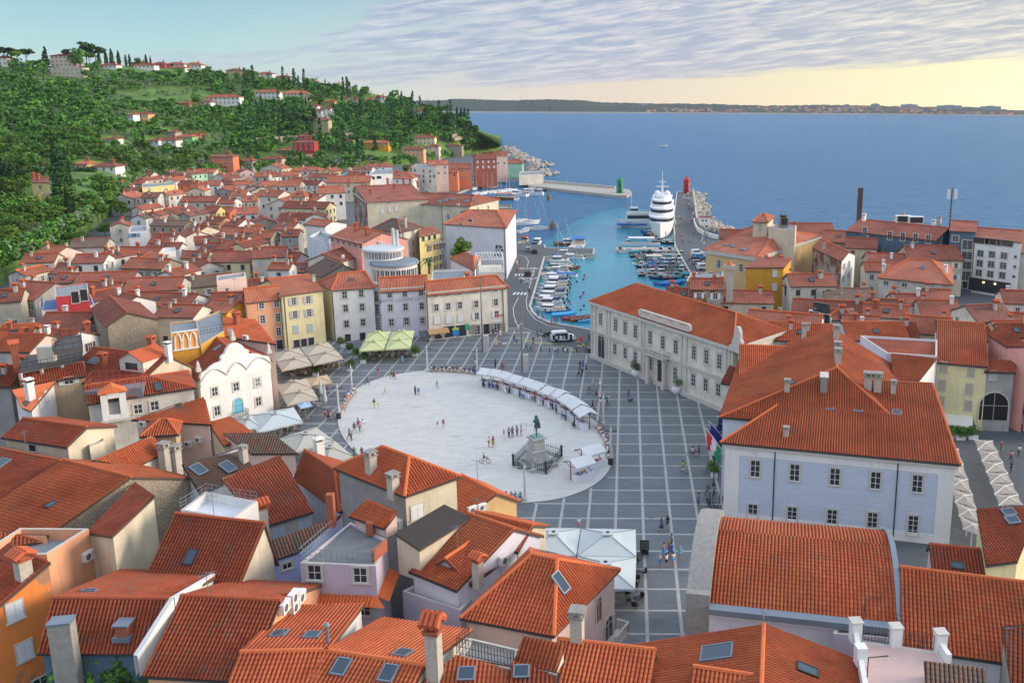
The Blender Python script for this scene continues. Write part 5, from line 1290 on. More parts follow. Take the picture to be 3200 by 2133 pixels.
def brickp(mb):
 for px,h_ in(((1055,200),1.2),((1165,150),1.3),((700,130),3.2)):
  p=P(*T31(*px),11.4);mb.box((p.x,p.y,11.4+h_/2),(.65,.65,h_),BRICK())
 a,b=P(*T31(1080,455),11.4),P(*T31(1195,345),11.4);c=(a+b)/2;d=b-a;mb.box((c.x,c.y,11.9),(d.length,.3,1.0),BRICK(),math.atan2(d.y,d.x))
extra(lt,'brick_pillar',brickp,split=True)
bx_=Q('enclosed balcony annexe with a black sheet roof and white curtains',T31,[(1500,325),(1945,48),(1720,-60),(1292,190)],11.6,'shed',.7,wall='cream',rm='black_sheet',z0=8.4,far=True,over=.25)if plain('black_sheet',(.035,.028,.026),.8)else None
def curtains(mb):
 for(x0,y0),(x1,y1),h_,m in(((1560,290),(1720,200),1.3,'white'),((1735,190),(1830,130),1.2,'white'),((1840,125),(1915,75),1.0,'teal')):
  a,b=P(*T31(x0,y0),11.35),P(*T31(x1,y1),11.35);K=14;mm=plain('curtain_'+m,(.62,.66,.66)if m=='white' else(.03,.30,.27),.9);e=(b-a);nn=Vector((e.y,-e.x,0)).normalized()
  up=[a+e*(i/K)+nn*(.12+.05*(i%2))for i in range(K+1)]
  mb.add(up+[p-Vector((0,0,h_))for p in up],[(i,i+1,K+2+i,K+1+i)for i in range(K)],mm)
extra(bx_,'curtain',curtains)
kc=Q('small blue courtyard terrace with black doors below the balcony annexe',T31,[(1345,720),(1880,900),(1985,790),(1700,540)],7.6,'flat',.8,wall='lilac',rm='terrace_pink')if plain('terrace_pink',(.30,.20,.17),.9)else None
kg=G('long red roof with brick chimney over the blue courtyard',OV,(1078,1180),(1178,1214),11.6,2.3,wf=7.2,wb=3.8,wall='lilacwhite',rm='o');AC(kg,T31,[(2260,430)],1.2);CH(kg,T31,[(2040,590)],'cap',1.1)
kd=G('small blue walled gable with orange tiles and a tall black door',T31,(1748,425),(2075,205),10.6,1.5,wf=2.4,wb=2.0,wall='lilac',rm='n');W(kd,T31,[(1760,650)],1.1,2.3,'dark')
yo=G('small orange roofed house with cream gable and air conditioners at the edge of the oval',OV,(1062,1092),(1140,1132),10.6,1.6,wf=5,wb=2.5,wall='ochre',rm='n');AC(yo,OV,[(1082,1168),(1104,1162)])
mo2=G('orange roofed house stepping up to the square behind the white parasols',OV,(1095,1176),(1222,1206),10.6,1.2,wf=2.5,wb=2.5,wall='cream',rm='n')
vh=Q('pale pink Venetian house with pointed windows and a big hipped orange roof',OV,[(1071,1412),(1268,1450),(1411,1306),(1222,1262)],9.6,rise=2.9,axis=0,h=(.38,.32),wall='palepink',rm='n')
SK_(vh,T32,[(315,385),(435,650)],1.0,1.7);W(vh,T32,[(795,890)],.9,2.2,'arch',plain('rust_door',(.22,.06,.03),.7));W(vh,T32,[(885,1080)],1.4,2.6,'arch')
def gbal(mb):
 k=vh.on_wall(T32(900,1150));p,nn=k[1],k[5];e=Vector((-nn.y,nn.x,0));a,b=p-e*1.2,p+e*1.4;z=Vector((0,0,1.0))
 mb.box(p+nn*.6,(2.8,1.2,.2),STONE(),math.atan2(e.y,e.x))
 for q,r in((a+nn*1.1,b+nn*1.1),(b,b+nn*1.1)):
  mb.tube([q+z,r+z],.1,STONE(),5)
  for i in range(8):s=q.lerp(r,i/7);mb.tube([s,s+z],.06,STONE(),5)
extra(vh,'stone_balcony',gbal)
# ---- bottom row
f1=House('house','bright orange house wall with white louvred shutters filling the lower corner','house',[P(*T30(-330,1160),10.3),P(*T30(-330,1160),10.3)+Vector((-5,3,0)),P(*T30(440,470),13.4)+Vector((-5,3,0)),P(*T30(440,470),13.4)],10.6,roof='shed',rise=2.8,wall='orange',rm='r')
W(f1,T30,[(135,905),(225,1270)],1.15,1.55,'closed','white');CH(f1,T30,[(225,600)],'cap',1.5,.8);W(f1,T30,[(375,1590)],1.1,1.5,'shut','blue')
f2=Q('salmon house with a white coped empty roof terrace and one air conditioner',T30,[(430,385),(815,147),(182,142),(-205,385)],12.4,'flat',1.1,wall='peach',rm='terrace_grey');AC(f2,T30,[(785,400)],1.15)
f2b=Q('small red roof with a zinc parapet in front of the salmon terrace',T30,[(-150,330),(395,258),(430,212),(-150,196)],11.7,'shed',.5,wall='peach',rm='r')
f3=Q('narrow red roof with a tall blind cream wall rising beside it',OV,[(312,1112),(206,1222),(259,1230),(353,1141)],11.6,'shed',1.4,wall='cream',rm='r',axis=0)
f32=G('great dark red roof with one skylight stretching down behind the lower ridges',T30,(1625,18),(2420,105),13.4,3.4,E=(1065,520),wb=1.0,wall='cream',rm='r');SK_(f32,T30,[(1758,415),(2345,480)],.9,1.3)
ft=Q('white roof terrace let into the tiles with a blue barrel on it',OV,[(415,1170),(535,1190),(592,1150),(472,1128)],12.8,'flat',.9,wall='white',rm='terrace_white')if plain('terrace_white',(.60,.63,.68),.6)else None
deckrail(ft,'railing',[P(x,y,12.8)for x,y in((415,1165),(475,1128),(590,1148))],12.8,.8,.6,ZINC())
f31=G('low ridged house with a brick chimney and a white verge, lower row',T30,(500,792),(1580,798),12.2,2.6,E=(622,1240),E2=(1000,532),wall='slate',rm='r');CH(f31,T30,[(1150,1130)],'stub',1.2);SK_(f31,T30,[(820,738)],1.1,.5)
def verge(mb):
 for(x0,y0),(x1,y1),z0,z1 in(((1245,1330),(1580,800),9.9,12.5),((1580,800),(2015,545),12.5,9.9)):
  a,b=P(*T30(x0,y0),z0),P(*T30(x1,y1),z1);d=(b-a);n2=Vector((d.y,-d.x,0)).normalized()*.2;lo=Vector((0,0,-1.6));hi=Vector((0,0,.15))
  mb.add([a-n2+hi,b-n2+hi,b+n2+hi,a+n2+hi,a+n2+lo,b+n2+lo,a-n2+lo,b-n2+lo],[(0,1,2,3),(3,2,5,4),(0,6,7,1)],WALLS['white']())
extra(f31,'white_verge',verge)
def stack(mb):
 p=P(*T30(560,1000),12.4);mb.box((p.x,p.y,6.2),(1.5,1.1,12.4),GREYCON(),.2);mb.box((p.x,p.y,12.45),(1.6,1.2,.15),ZINC(),.2)
extra(f31,'chimney_stack',stack)
f30=G('red roofed house with four stacked air conditioners on its peach gable',T30,(1692,772),(2560,815),12.2,2.8,E=(1342,1478),E2=(2050,615),wall='peach',rm='r')
def acs(mb):pass
AC(f30,T31,[(230,870),(315,780),(320,870),(378,780)],1.25)
f29=G('orange ridged house with two skylights on its far slope, bottom row',T31,(-120,1290),(645,1272),12.0,2.3,wf=8,E2=(330,862),wall='white',rm='n');SK_(f29,T31,[(215,1130),(515,1145)],1.0,1.2);CH(f29,T31,[(662,1215)],'pipe',1.2)
f28=G('orange ridged house with a leaning tile capped chimney, bottom row',T31,(655,1275),(1535,1410),12.0,2.3,wf=8,E2=(1095,962),wall='offwhite',rm='n');SK_(f28,T31,[(1345,1310),(785,1430),(1220,1490)],1.0,1.3);CH(f28,T31,[(1640,1420)],'cap',1.35,1.5)
f27=Q('orange roof with a small skylight below the iron railed balcony, bottom row',T31,[(1250,1800),(2300,1800),(2360,1425),(1850,1335)],10.2,'shed',1.4,wall='offwhite',rm='n');SK_(f27,T31,[(1935,1490)],1.1,.9)
fb=Q('grey concrete roof balcony with black iron railings in the bottom row',T31,[(1850,1320),(2400,1440),(2430,1260),(1960,1150)],10.9,'flat',.3,wall='offwhite',rm='weathered_concrete');deckrail(fb,'railing',[P(*T31(*x),10.9)for x in((1960,1150),(1845,1300),(2400,1430))],10.9,1.3,.25)
f26=G('bright orange roof with a square chimney in front of the Venetian house',T32,(440,1172),(1300,1268),11.4,2.6,wf=8,wb=1.2,wall='offwhite',rm='n');CH(f26,T32,[(600,1165)],'plaster',1.4,1.2);CH(f26,T32,[(605,1060)],'pipe')
f26b=Q('raised little tile roof over a pale wall in the bottom row',T32,[(58,1330),(400,1405),(472,1212),(130,1150)],11.4,'shed',.9,wall='offwhite',rm='n')
f26c=Q('low corner roof patches beside the lane at the bottom of the square',T32,[(1060,1640),(1330,1500),(1395,1345),(1250,1330)],9.4,'shed',.8,wall='cream',rm='o')
f26d=Q('small dark red roof with a grey skylight at the bottom edge',T32,[(-40,1680),(380,1700),(420,1480),(30,1390)],10.6,'shed',1.0,wall='offwhite',rm='r');SK_(f26d,T32,[(90,1465)],1.0,.8)
pv=Q('old speckled tile slope above the periwinkle blue wall',T31,[(-70,505),(398,345),(760,40),(180,250)],9.4,'shed',1.2,wall='periwinkle',rm='g');W(pv,T31,[(285,490)],.9,.6,'stone')
# ------------------------------------------------------------------ the town behind: every house placed where it shows
ORD='first second third fourth fifth sixth seventh eighth ninth tenth eleventh twelfth thirteenth fourteenth fifteenth sixteenth seventeenth eighteenth nineteenth twentieth'.split()
def ordw(i):return ORD[i]if i<20 else 'twenty-'+ORD[i-20]
WNAME={'offwhite':'off-white','white':'white','cream':'cream','stainwhite':'stained white','stone':'rough stone','bluewhite':'bluish white','palepink':'pale pink','paleyellow':'pale yellow','ochre':'ochre','yellow':'yellow','mint':'mint green','grey':'grey','peach':'peach','coral':'coral red','skyblue':'sky blue','brickred':'brick red','gold':'golden','brokenplaster':'crumbling grey','slate':'slate blue','pink':'pink','beige':'beige','lilacwhite':'lilac white','tan':'tan','crimson':'crimson','green':'green','olive':'olive','red':'red'}
RNAME={'o':'orange','r':'red','b':'brown','g':'mossy old','n':'bright orange'}
BANDS=[(300,388,'below the hill gardens'),(388,418,'in the farthest town rows'),(418,455,'below the yellow terrace'),(455,500,'mid old town'),(500,552,'around the dark alley'),(552,610,'left of the pink house'),(610,680,'near the blue deck'),(680,800,'above the near roofs')]
BG=[]
def town(t,x,y,w,rk,wk,ang=0,d=8,zr=9.5,hip=0,nw=3,side='town',chim=1,flatr=False,hh=None,rise=None,wz=None):
 BG.append((t(x,y),w,rk,wk,ang,d,zr,hip,nw,side,chim,flatr,rise))
A_=town
for a in[(T10,450,55,115,'r','offwhite'),(T10,745,25,125,'n','ochre'),(T10,960,62,215,'b','white'),(T10,985,108,205,'r','bluewhite'),(T10,1200,112,200,'r','offwhite'),(T10,1360,108,120,'b','stainwhite'),(T10,1545,95,230,'b','stone',90),(T10,1780,92,150,'r','mint',60),(T10,1905,82,190,'o','cream',-8),(T10,2080,120,200,'r','stainwhite'),(T10,2250,78,150,'o','palepink',10),(T10,1670,130,120,'r','white',20),(T10,930,195,150,'o','stone',70),(T10,1000,165,180,'r','offwhite',-10),(T10,1105,200,150,'r','white',80),(T10,1265,182,150,'r','offwhite',5),(T10,1385,158,90,'r','palepink',70),(T10,1490,150,120,'o','cream',10),(T10,1625,160,130,'o','white',65),(T10,1745,190,160,'r','coral'),(T10,1835,215,130,'r','bluewhite',10),(T10,1950,195,150,'o','white',12),(T10,2110,185,160,'r','cream',-12),(T10,2240,190,150,'o','white',20),(T10,2320,230,120,'r','stainwhite',5),(T10,1160,255,280,'b','grey',3),(T10,1185,300,190,'o','stainwhite',85,11),(T10,1400,300,150,'b','stainwhite'),(T10,1575,285,130,'o','stainwhite',80),(T10,1825,245,150,'o','cream',25),(T10,2095,245,150,'r','grey',80),(T10,1850,335,330,'r','palepink',3),(T10,2060,350,240,'r','white',-14),(T10,2210,280,130,'o','white',15),(T10,2300,330,130,'o','cream',20),(T10,1355,415,120,'r','palepink',-15),(T10,1620,430,230,'r','paleyellow',78,11,10.5),(T10,1340,490,140,'g','white',80),(T10,1580,555,340,'g','stone',-10,6),(T10,1105,560,160,'r','stainwhite',5,6,11),(T10,1960,425,120,'r','yellow',5),(T10,2110,430,120,'n','coral',-20),(T10,2270,440,170,'o','bluewhite',14,8,10.5),(T10,1850,600,160,'r','cream',-40),(T10,2000,525,170,'r','peach',-8),(T10,2140,620,300,'r','peach',8,8,9),(T10,2330,600,120,'o','stone',20),(T10,1480,465,110,'r','pink',10),(T10,1780,470,110,'b','grey',70),(T10,2200,540,130,'r','white',-10),(T10,840,720,290,'g','stainwhite',4,8,11.5),(T10,1530,680,220,'r','white',6),(T10,2130,695,310,'g','stainwhite',3,7),(T10,1900,700,190,'r','white',20),(T10,1960,760,150,'r','white'),(T10,2150,745,190,'o','stone',-15),(T10,2290,740,160,'r','cream',10),(T10,1770,640,150,'r','offwhite',-35),(T10,520,790,230,'o','palepink',-20,9,12),(T10,385,860,260,'r','cream',20,7,11.5),(T10,300,985,190,'n','stainwhite',-8,7,10),(T10,1300,800,390,'r','palepink',4,6,9.5),(T10,1030,835,220,'r','white',-10,8,11,.3),(T10,850,865,270,'r','white',8,7,11),(T10,1340,870,250,'r','cream',-8),(T10,1385,905,400,'o','stone',-9,8,9.5),(T10,1520,762,300,'r','white',2,5,9),(T10,1820,838,230,'r','paleyellow',5,6,9),(T10,2160,840,380,'r','paleyellow',5,9,11),(T10,1850,915,250,'r','stainwhite',25,7,9.5),(T10,1880,1060,380,'g','stone',32,8,9),(T10,2170,1215,420,'r','palepink',8,8,10),(T10,1000,1030,460,'r','stainwhite',5,8,10.5),(T10,960,1120,350,'r','cream',-4,7,9.5),(T10,1440,1080,470,'r','stainwhite',2,9,10),(T10,340,1120,400,'r','grey',-14,11,12),(T10,60,1190,260,'r','beige',30,8,12),(T10,650,1400,430,'r','offwhite',6,9,11),(T10,180,1510,280,'o','ochre',10,8,12),(T10,1500,1220,700,'r','white',-12,8,11),(T10,920,1200,250,'r','cream',5,6,10),(T10,1180,1230,260,'r','white',-30,7,11),(T10,1680,1330,380,'r','offwhite',0,7,11),(T20,250,130,360,'r','palepink',-12,8,12.5),(T20,560,90,380,'r','white',-14,8,12),(T20,60,420,240,'r','grey',3,8,12),(T10,1100,1360,300,'r','stone',-20,8,11),(T10,2080,1290,260,'o','gold',-25,7,10.5),(T10,620,950,230,'b','stainwhite',10,8,10),(T10,640,1040,200,'r','tan',-5,7,10),(T10,1640,990,160,'r','white',15,6,9),(T11,180,35,230,'o','cream'),(T11,475,60,260,'o','offwhite',2,10,9.5,.3),(T11,620,125,260,'r','palepink',8),(T11,850,88,130,'o','skyblue'),(T11,700,75,120,'r','yellow',10),(T11,860,150,380,'o','cream',3,12,11.5),(T11,1330,110,280,'o','white',-6,14,12,.3),(T11,1130,35,200,'r','bluewhite',20),(T11,990,60,170,'b','white',-5),(T11,930,110,160,'r','stainwhite',10),(T11,1480,50,120,'r','cream',-10),(T11,1670,5,170,'o','palepink',12,9,17),(T11,1800,85,110,'r','coral',8,7,12),(T11,1865,35,210,'r','coral',2,11,14),(T11,2100,-55,190,'r','brickred',12,12,18),(T11,2235,-75,110,'o','palepink',12,10,17),(T11,230,195,380,'o','offwhite',4,9,9.5),(T11,55,235,200,'r','cream',3),(T11,150,280,250,'o','offwhite',-12,9,11),(T11,400,290,150,'o','cream',4,8,12,.3),(T11,550,315,200,'o','white',-25,9,10),(T11,690,240,210,'o','white',12,11,13),(T11,480,385,420,'r','paleyellow',-4,9,10.5),(T11,250,350,240,'r','offwhite',15,7,10),(T11,370,490,280,'r','white',-8,8,10),(T11,80,655,190,'o','stone',5,7,10),(T11,300,570,190,'r','stainwhite',-20,9,10),(T11,330,640,130,'r','grey',10,7,9.5),(T11,130,800,280,'r','cream',6,9,11.5),(T11,300,850,240,'r','palepink',-6,8,10.5),(T11,240,945,190,'o','white',3,5,11),(T11,430,950,200,'r','lilacwhite',10,7,10),(T11,60,520,240,'r','stone',8,8,9.5),(T11,550,480,170,'r','white',20,7,10),(T11,120,1090,330,'r','paleyellow',5,7,10.2),(T11,140,110,180,'r','white',-8),(T11,380,160,150,'r','grey',12),(T11,520,190,180,'r','white',-6),(T11,320,110,150,'o','cream',8),(T11,60,120,130,'o','stainwhite',15),]:town(*a)
RBG=[(T12,2050,640,280,'r','ochre',-8,9,11),(T13,40,925,230,'r','gold',12,7,12),(T13,380,1050,420,'r','stainwhite',-7,8,11.5),(T13,720,1180,430,'g','stainwhite',-10,10,10.5),(T13,350,580,470,'r','tan',-4,14,12),(T13,660,650,290,'r','tan',-8,12,10),(T13,860,720,270,'r','cream',-22,9,12.5),(T13,1080,860,360,'r','cream',-4,10,11),(T13,1170,770,250,'r','palepink',-5,8,11),(T13,1490,790,480,'r','beige',-6,12,11.5),(T13,1000,940,240,'r','offwhite',-6,7,10),(T13,560,1290,640,'r','cream',-7,8,10.5),(T13,1260,1230,280,'r','offwhite',-10,7,10.5),(T13,1550,1290,360,'r','stainwhite',-6,10,10.5),(T13,1550,1190,240,'r','beige',-12,6,10.5),(T13,1090,1330,390,'o','lilacwhite',-9,7,11.5),(T13,1090,1280,330,'b','palepink',-8,5,11),(T13,850,1430,330,'r','white',-14,9,11.5),(T13,1130,1490,430,'r','white',-10,8,11),(T13,680,1370,200,'o','white',-8,6,12,.4),(T13,1480,1440,380,'o','cream',-9,9,11.5),(T13,1830,1530,380,'r','stainwhite',-5,7,11.5),(T13,1980,1330,370,'b','offwhite',18,9,11),(T13,2260,1200,230,'r','palepink',-5,8,12),(T13,2160,1400,420,'r','stainwhite',-6,9,10.5),(T13,2250,1500,260,'r','pink',-5,7,11.5),(T12,2130,1200,520,'r','beige',-12,8,9.5),(T12,1590,1180,340,'r','offwhite',-12,8,9.5),(T12,1790,1090,300,'r','brokenplaster',-10,7,11),(T13,160,1400,640,'o','white',-14,11,12.8),(T23,960,20,560,'o','white',-9,9,12),(T23,300,30,560,'o','offwhite',-14,9,12.5),(T23,2200,10,300,'r','beige',-6,9,12),]
for a in RBG:town(*a,**{'side':'right'})
MIDBG=[]
def place_bg():
 r=random.Random(11);rows={}
 order=sorted(range(len(BG)),key=lambda i:BG[i][0][0])
 for i in order:
  (px,py),w,rk,wk,ang,d,zr,hip,nw,side,chim,flatr,rise=BG[i]
  if side=='town':band=next((b[2]for b in BANDS if b[0]<=py<b[1]),BANDS[-1][2]);key=(band,wk)
  else:
   band='behind the courthouse' if py>700 else('beside the slate hotel' if py>640 else 'behind the ochre building');key=(band,wk)
  n=rows.setdefault(key,[]);n.append(i)
 label={}
 for(band,wk),ids in rows.items():
  for k,i in enumerate(ids):
   label[i]=('%s house %s%s'%(WNAME[wk],'' if len(ids)==1 else ordw(k)+' from left of its kind ',band))if len(ids)>1 else '%s house, only one of its colour %s'%(WNAME[wk],band)
   label[i]=('%s roofed '%RNAME[BG[i][2]])+label[i]
 for i,b in enumerate(BG):
  (px,py),w,rk,wk,ang,d,zr,hip,nw,side,chim,flatr,rise=b
  if side=='town' and abs(ang)<30 and w<260 and r.random()<.38:ang+=r.choice((62,75,-70,84));d=max(7,d)
  else:ang+=r.uniform(-9,9)
  zr+=r.uniform(-.9,.9);c=P(px,py,zr);sc=4*F/c.y;a=rad(ang)
  e=Vector((math.cos(a),math.sin(a)));ca=abs(math.cos(a));ln=max(5.0,w/sc/max(.6,ca))if ca>.5 else max(8.0,d+2)
  if ca<=.5:d2=max(5,w/sc)
  else:d2=d
  n=Vector((e.y,-e.x));c2=Vector((c.x,c.y));rs=rise or min(2.6,d2*.5*.42)
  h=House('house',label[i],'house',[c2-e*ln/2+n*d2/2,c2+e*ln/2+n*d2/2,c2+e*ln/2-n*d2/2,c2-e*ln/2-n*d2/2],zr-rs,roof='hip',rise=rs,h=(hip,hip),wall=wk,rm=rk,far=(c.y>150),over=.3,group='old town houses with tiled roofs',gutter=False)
  # windows, two storeys, on the walls that look this way
  big=c.y<300
  for wi,poly in enumerate(h.walls):
   a0,b0=poly[0],poly[1];ee=(b0-a0);nn=Vector((ee.y,-ee.x,0)).normalized();cc=sum(h.q,Vector((0,0,0)))/4
   if nn.dot(Vector((a0.x,a0.y,0))-cc)<0:nn=-nn
   if nn.dot(-Vector((a0.x,a0.y,0)).normalized())<.25:continue
   m=max(1,min(5,int(ee.length/3.0)))
   st=r.choice(('stone','shut','closed','dark'))if big else r.choice(('dark','closed','stone'));sh=r.choice(('grey','green','white','brown','pale'))
   for fl in range(2):
    z=h.ze-2.2-fl*3.0
    if z<1:continue
    for k in range(m):
     if r.random()<.12:continue
     p=a0+ee*((k+.5)/m);me,parts=win_templ(st,.95,1.35,sh)
     o=link('window',me,h.root,Vector((p.x,p.y,z))-h.loc,math.atan2(nn.x,-nn.y))
     for nm,pm in parts.items():link('shutter' if nm.startswith('shutter')else nm,pm,o)
  for k in range(chim+r.randrange(3)):
   poly=h.roofs[r.randrange(2)];p=(poly[0]*.25+poly[1]*.25+poly[2]*.25+poly[3]*.25).lerp(poly[2+r.randrange(2)],r.uniform(.2,.8))
   link('chimney',chim_mesh(r.choice(('brick','plaster','plaster','white','cap','cap'))),h.roof,p-h.loc,a,r.uniform(.75,1.0))
  if r.random()<.45:
   poly=h.roofs[0];p=(poly[0]+poly[1]+poly[2]+poly[3])/4;pp=proj(p);h.sky([pp],.9,1.2)
place_bg()
# ---- larger buildings behind the palace and along the shore
oc=Q('ochre town building with white cornice, three skylights and a hipped red roof',T12,[(1782,822),(2245,892),(2832,690),(2330,610)],11.6,rise=3.6,axis=0,h=(.28,.2),wall='ochre',rm='o',cornice=(.9,.35))
W(oc,T12,[(1900,955),(2105,990)],1.2,2.0);W(oc,T12,[(2255,990),(2255,1130)],1.1,2.0,'dark');SK_(oc,T12,[(1970,782),(2037,793),(2132,823)],1.4,1.4);W(oc,T13,[(195,820),(243,805),(45,915)],1,1.6,'dark')
ot=Q('square ochre roof tower with its own little tiled roof above the town building',T12,[(2215,565),(2345,570),(2400,520),(2275,515)],18.0,rise=1.3,axis=0,h=(.4,.4),wall='cream',rm='o');W(ot,T12,[(2280,610)],.7,2.2,'closed','beige')
ob=Q('cream roof plant block topped with a black cooling unit on the town building',T13,[(5,615),(250,640),(262,600),(60,590)],17.0,'flat',.3,wall='cream',rm='terrace_grey')
def cool(mb):
 p=P(*T13(140,610),17.0);mb.box((p.x,p.y,18.2),(2.4,2.2,2.4),GREYCON());mb.box((p.x,p.y,18.4),(1.7,2.3,1.8),DARK());mb.lathe([(1.0,19.4),(1.0,20)],DARK(),14,(p.x,p.y,0))
extra(ob,'cooling_unit',cool)
gh=Q('grey house with a crumbling blind side wall and a narrow white front',T13,[(412,800),(678,925),(800,868),(560,752)],11.8,rise=1.4,axis=0,h=(0,0),wall='brokenplaster',rm='o',sides={1:'white'});W(gh,T13,[(697,980),(745,955),(693,1090),(740,1060)],.8,1.5,'shut','grey');CH(gh,T13,[(515,820)],'plaster',1.1)
gy=Q('golden yellow house with white shutters beside the crumbling grey house',T13,[(-200,985),(143,985),(215,900),(-80,890)],12.2,'shed',.9,wall='gold',rm='r');W(gy,T13,[(62,1040),(60,1165)],1.0,1.6,'closed','white')
hh_=Q('big hipped orange roof with a stained upper wall in front of the slate blue hotel',T13,[(1022,1075),(1682,1142),(1680,985),(1150,960)],11.0,rise=3.0,axis=0,h=(.35,.3),wall='stainwhite',rm='o');SK_(hh_,T13,[(1420,990)],1.0,1.2);W(hh_,T13,[(1085,1130),(1253,1147)],1.2,1.0,'stone');CH(hh_,T13,[(1062,1020),(1630,1030)],'white',1.0)
bh=G('slate blue hotel with white framed windows and roof plant along the shore',T13,(850,545),(1660,625),15.5,2.4,wf=8,wb=6,wall='slate',rm='r',name='hotel',cat='hotel',far=True)
W(bh,T13,row((1120,695),(1590,735),5),1.3,2.3);W(bh,T13,[(890,650)],1.3,2.0);CH(bh,T13,[(880,560),(1180,585),(1520,620)],'white',1.3);CH(bh,T13,[(1240,545),(1575,580)],'plaster',1.3)
def plant(mb):
 for x,y in((1240,560),(1355,570)):p=P(*T13(x,y),16.0);mb.box((p.x,p.y,16.6),(4,2,2.0),WHITE(),-.1);mb.box((p.x,p.y-.15,16.7),(3.4,2,1.5),DARK(),-.1)
extra(bh,'roof_plant',plant,split=True)
bt=Q('tall slate blue stair tower of the hotel with four big grid windows',T13,[(1672,648),(1905,660),(1925,590),(1690,575)],15.8,rise=1.6,axis=0,wall='slate',rm='r',name='hotel',cat='hotel',sides={});W(bt,T13,[(1722,722)],1.6,1.6,'stone');W(bt,T13,[(1832,787),(1827,877),(1821,966),(1815,1055)],2.6,2.9,'stone');W(bt,T13,[(1810,1145)],1.2,1.8,'dark')
def mast(mb):
 p=P(*T13(1670,580),15);mb.tube([(p.x,p.y,13),(p.x,p.y,25)],.15,DARK(),6)
 for k in range(6):mb.box((p.x,p.y,16+k),(.7,.7,.1),DARK())
 for s in(-1,1):mb.box((p.x+s*1.0,p.y-.2,23.2),(.7,.4,2.6),WHITE())
extra(bt,'antenna_mast',mast)
wh2=Q('white modern hotel with small square windows and a lit ground floor entrance',T13,[(1905,705),(2330,755),(2345,640),(1925,620)],14.6,rise=1.2,axis=0,wall='white',rm='r',name='hotel',cat='hotel')
W(wh2,T13,[(1957,740),(2067,750),(2177,762)],4.2,1.6,'dark');W(wh2,T13,[(1952,858),(2058,868),(2168,880),(1945,948),(2050,958),(2160,970),(1937,1036),(2042,1048),(2152,1060)],1.7,1.7,'stone');W(wh2,T13,[(2275,888),(2268,980),(2260,1070)],.6,.6,'dark')
W(wh2,T13,[(2030,1160)],11,3.4,'dark')
def lamps(mb):
 for x,y in((1985,1122),(2090,1135)):k=wh2.on_wall(T13(x,y));p=k[1]+k[5]*.3;mb.box(p,(.35,.2,.35),plain('lit_lamp',(1,.7,.3),.5,0,.0,1,(1.0,.6,.2,6.0)))
extra(wh2,'entrance_lamp',lamps,split=True)
wr=Q('pale house front cut by the edge of the view beside the white hotel',T13,[(2320,850),(2700,900),(2720,780),(2330,720)],11.5,'shed',1,wall='offwhite',rm='r')
stk=empty('chimney_shaft',P(*T13(828,670),0),'free standing square brick chimney shaft left of the slate blue hotel','chimney')
mb=MB();p_=stk.location;mb.box((0,0,8.5),(1.6,1.4,17),plain('sooty_brick',(.11,.06,.05),.9,0,.3,4));mb.build('shaft',stk)
ts=empty('chimney_shaft',P(*T12(1990,1370),5.5),'very tall plastered chimney shaft with a flared head behind the palace roof','chimney');mb=MB();mb.box((0,0,4.4),(1.5,1.3,8.8),CREAMP());mb.build('shaft',ts);mb=MB();mb.box((0,0,9.2),(2.2,1.9,.9),CREAMP());mb.build('head',ts);mb=MB();mb.lathe([(1.0,9.65),(.1,10.4)],plain('cap_tile',(.5,.11,.045)),4);mb.build('cap',ts)
gb=Q('grey rendered blank walled block with two air conditioners behind the palace',T12,[(1600,1110),(1945,1065),(1935,1020),(1640,1040)],10.5,'flat',.3,wall='brokenplaster',rm='terrace_grey');AC(gb,T12,[(1910,1100),(1905,1135),(1735,1190)])
# roof terraces, the red walled terrace house, verandas
rw=Q('red walled roof room above a blue balustraded deck',T10,[(512,1255),(815,1225),(800,1130),(500,1165)],13.2,'flat',.2,wall='crimson',rm='terrace_grey');W(rw,T10,[(690,1260),(770,1240)],1.2,2.2,'dark')
bd=Q('bright blue railed roof deck in front of the red walled roof room',T10,[(385,1385),(870,1330),(830,1230),(400,1290)],10.6,'flat',.2,wall='white',rm='deck_blue')if plain('deck_blue',(.08,.16,.34),.7)else None
deckrail(bd,'railing',[P(*T10(*x),10.6)for x in((390,1290),(385,1380),(870,1325))],10.6,1.1,.5,plain('blue_rail',(.04,.16,.5),.5))
yt=Q('yellow walled roof terrace with a blue door in the far rows',T10,[(1305,255),(1610,225),(1600,200),(1310,215)],9.5,'flat',.3,wall='yellow',rm='terrace_grey');W(yt,T10,[(1375,275)],1.0,1.6,'closed','blue')
wb_=Q('white house with bright blue shutters and a flat roof terrace by the wood',T10,[(1180,660),(1350,650),(1345,600),(1200,605)],9.2,'flat',.4,wall='white',rm='terrace_grey');W(wb_,T10,[(1230,692)],1.6,1.2,'shut','blue')
wtt=Q('white flat roofed terrace house beside the dark alley',T10,[(1485,850),(1612,835),(1610,800),(1500,805)],9.6,'flat',.6,wall='white',rm='terrace_white')
ppk=Q('pale pink flat roofed block with corner chimneys above the peach house',T10,[(1990,1110),(2262,1065),(2250,1030),(1990,1060)],12.5,'flat',.3,wall='palepink',rm='terrace_grey')
mw_=Q('white and yellow flat roofed block with a glazed balcony in the far rows',T11,[(1042,135),(1255,125),(1245,85),(1095,88)],12,'flat',.3,wall='white',rm='terrace_grey');W(mw_,T11,[(1070,165),(1130,160)],2.4,1.4,'dark')
wbk=Q('white four storey block with dark windows beside the marina',T11,[(1428,60),(1655,75),(1650,40),(1480,35)],14.0,'flat',.3,wall='offwhite',rm='terrace_grey');W(wbk,T11,[(1460,95),(1540,100),(1600,105),(1460,140),(1540,150),(1600,150),(1460,190),(1540,195),(1600,195),(1635,150)],1.1,1.4,'dark')
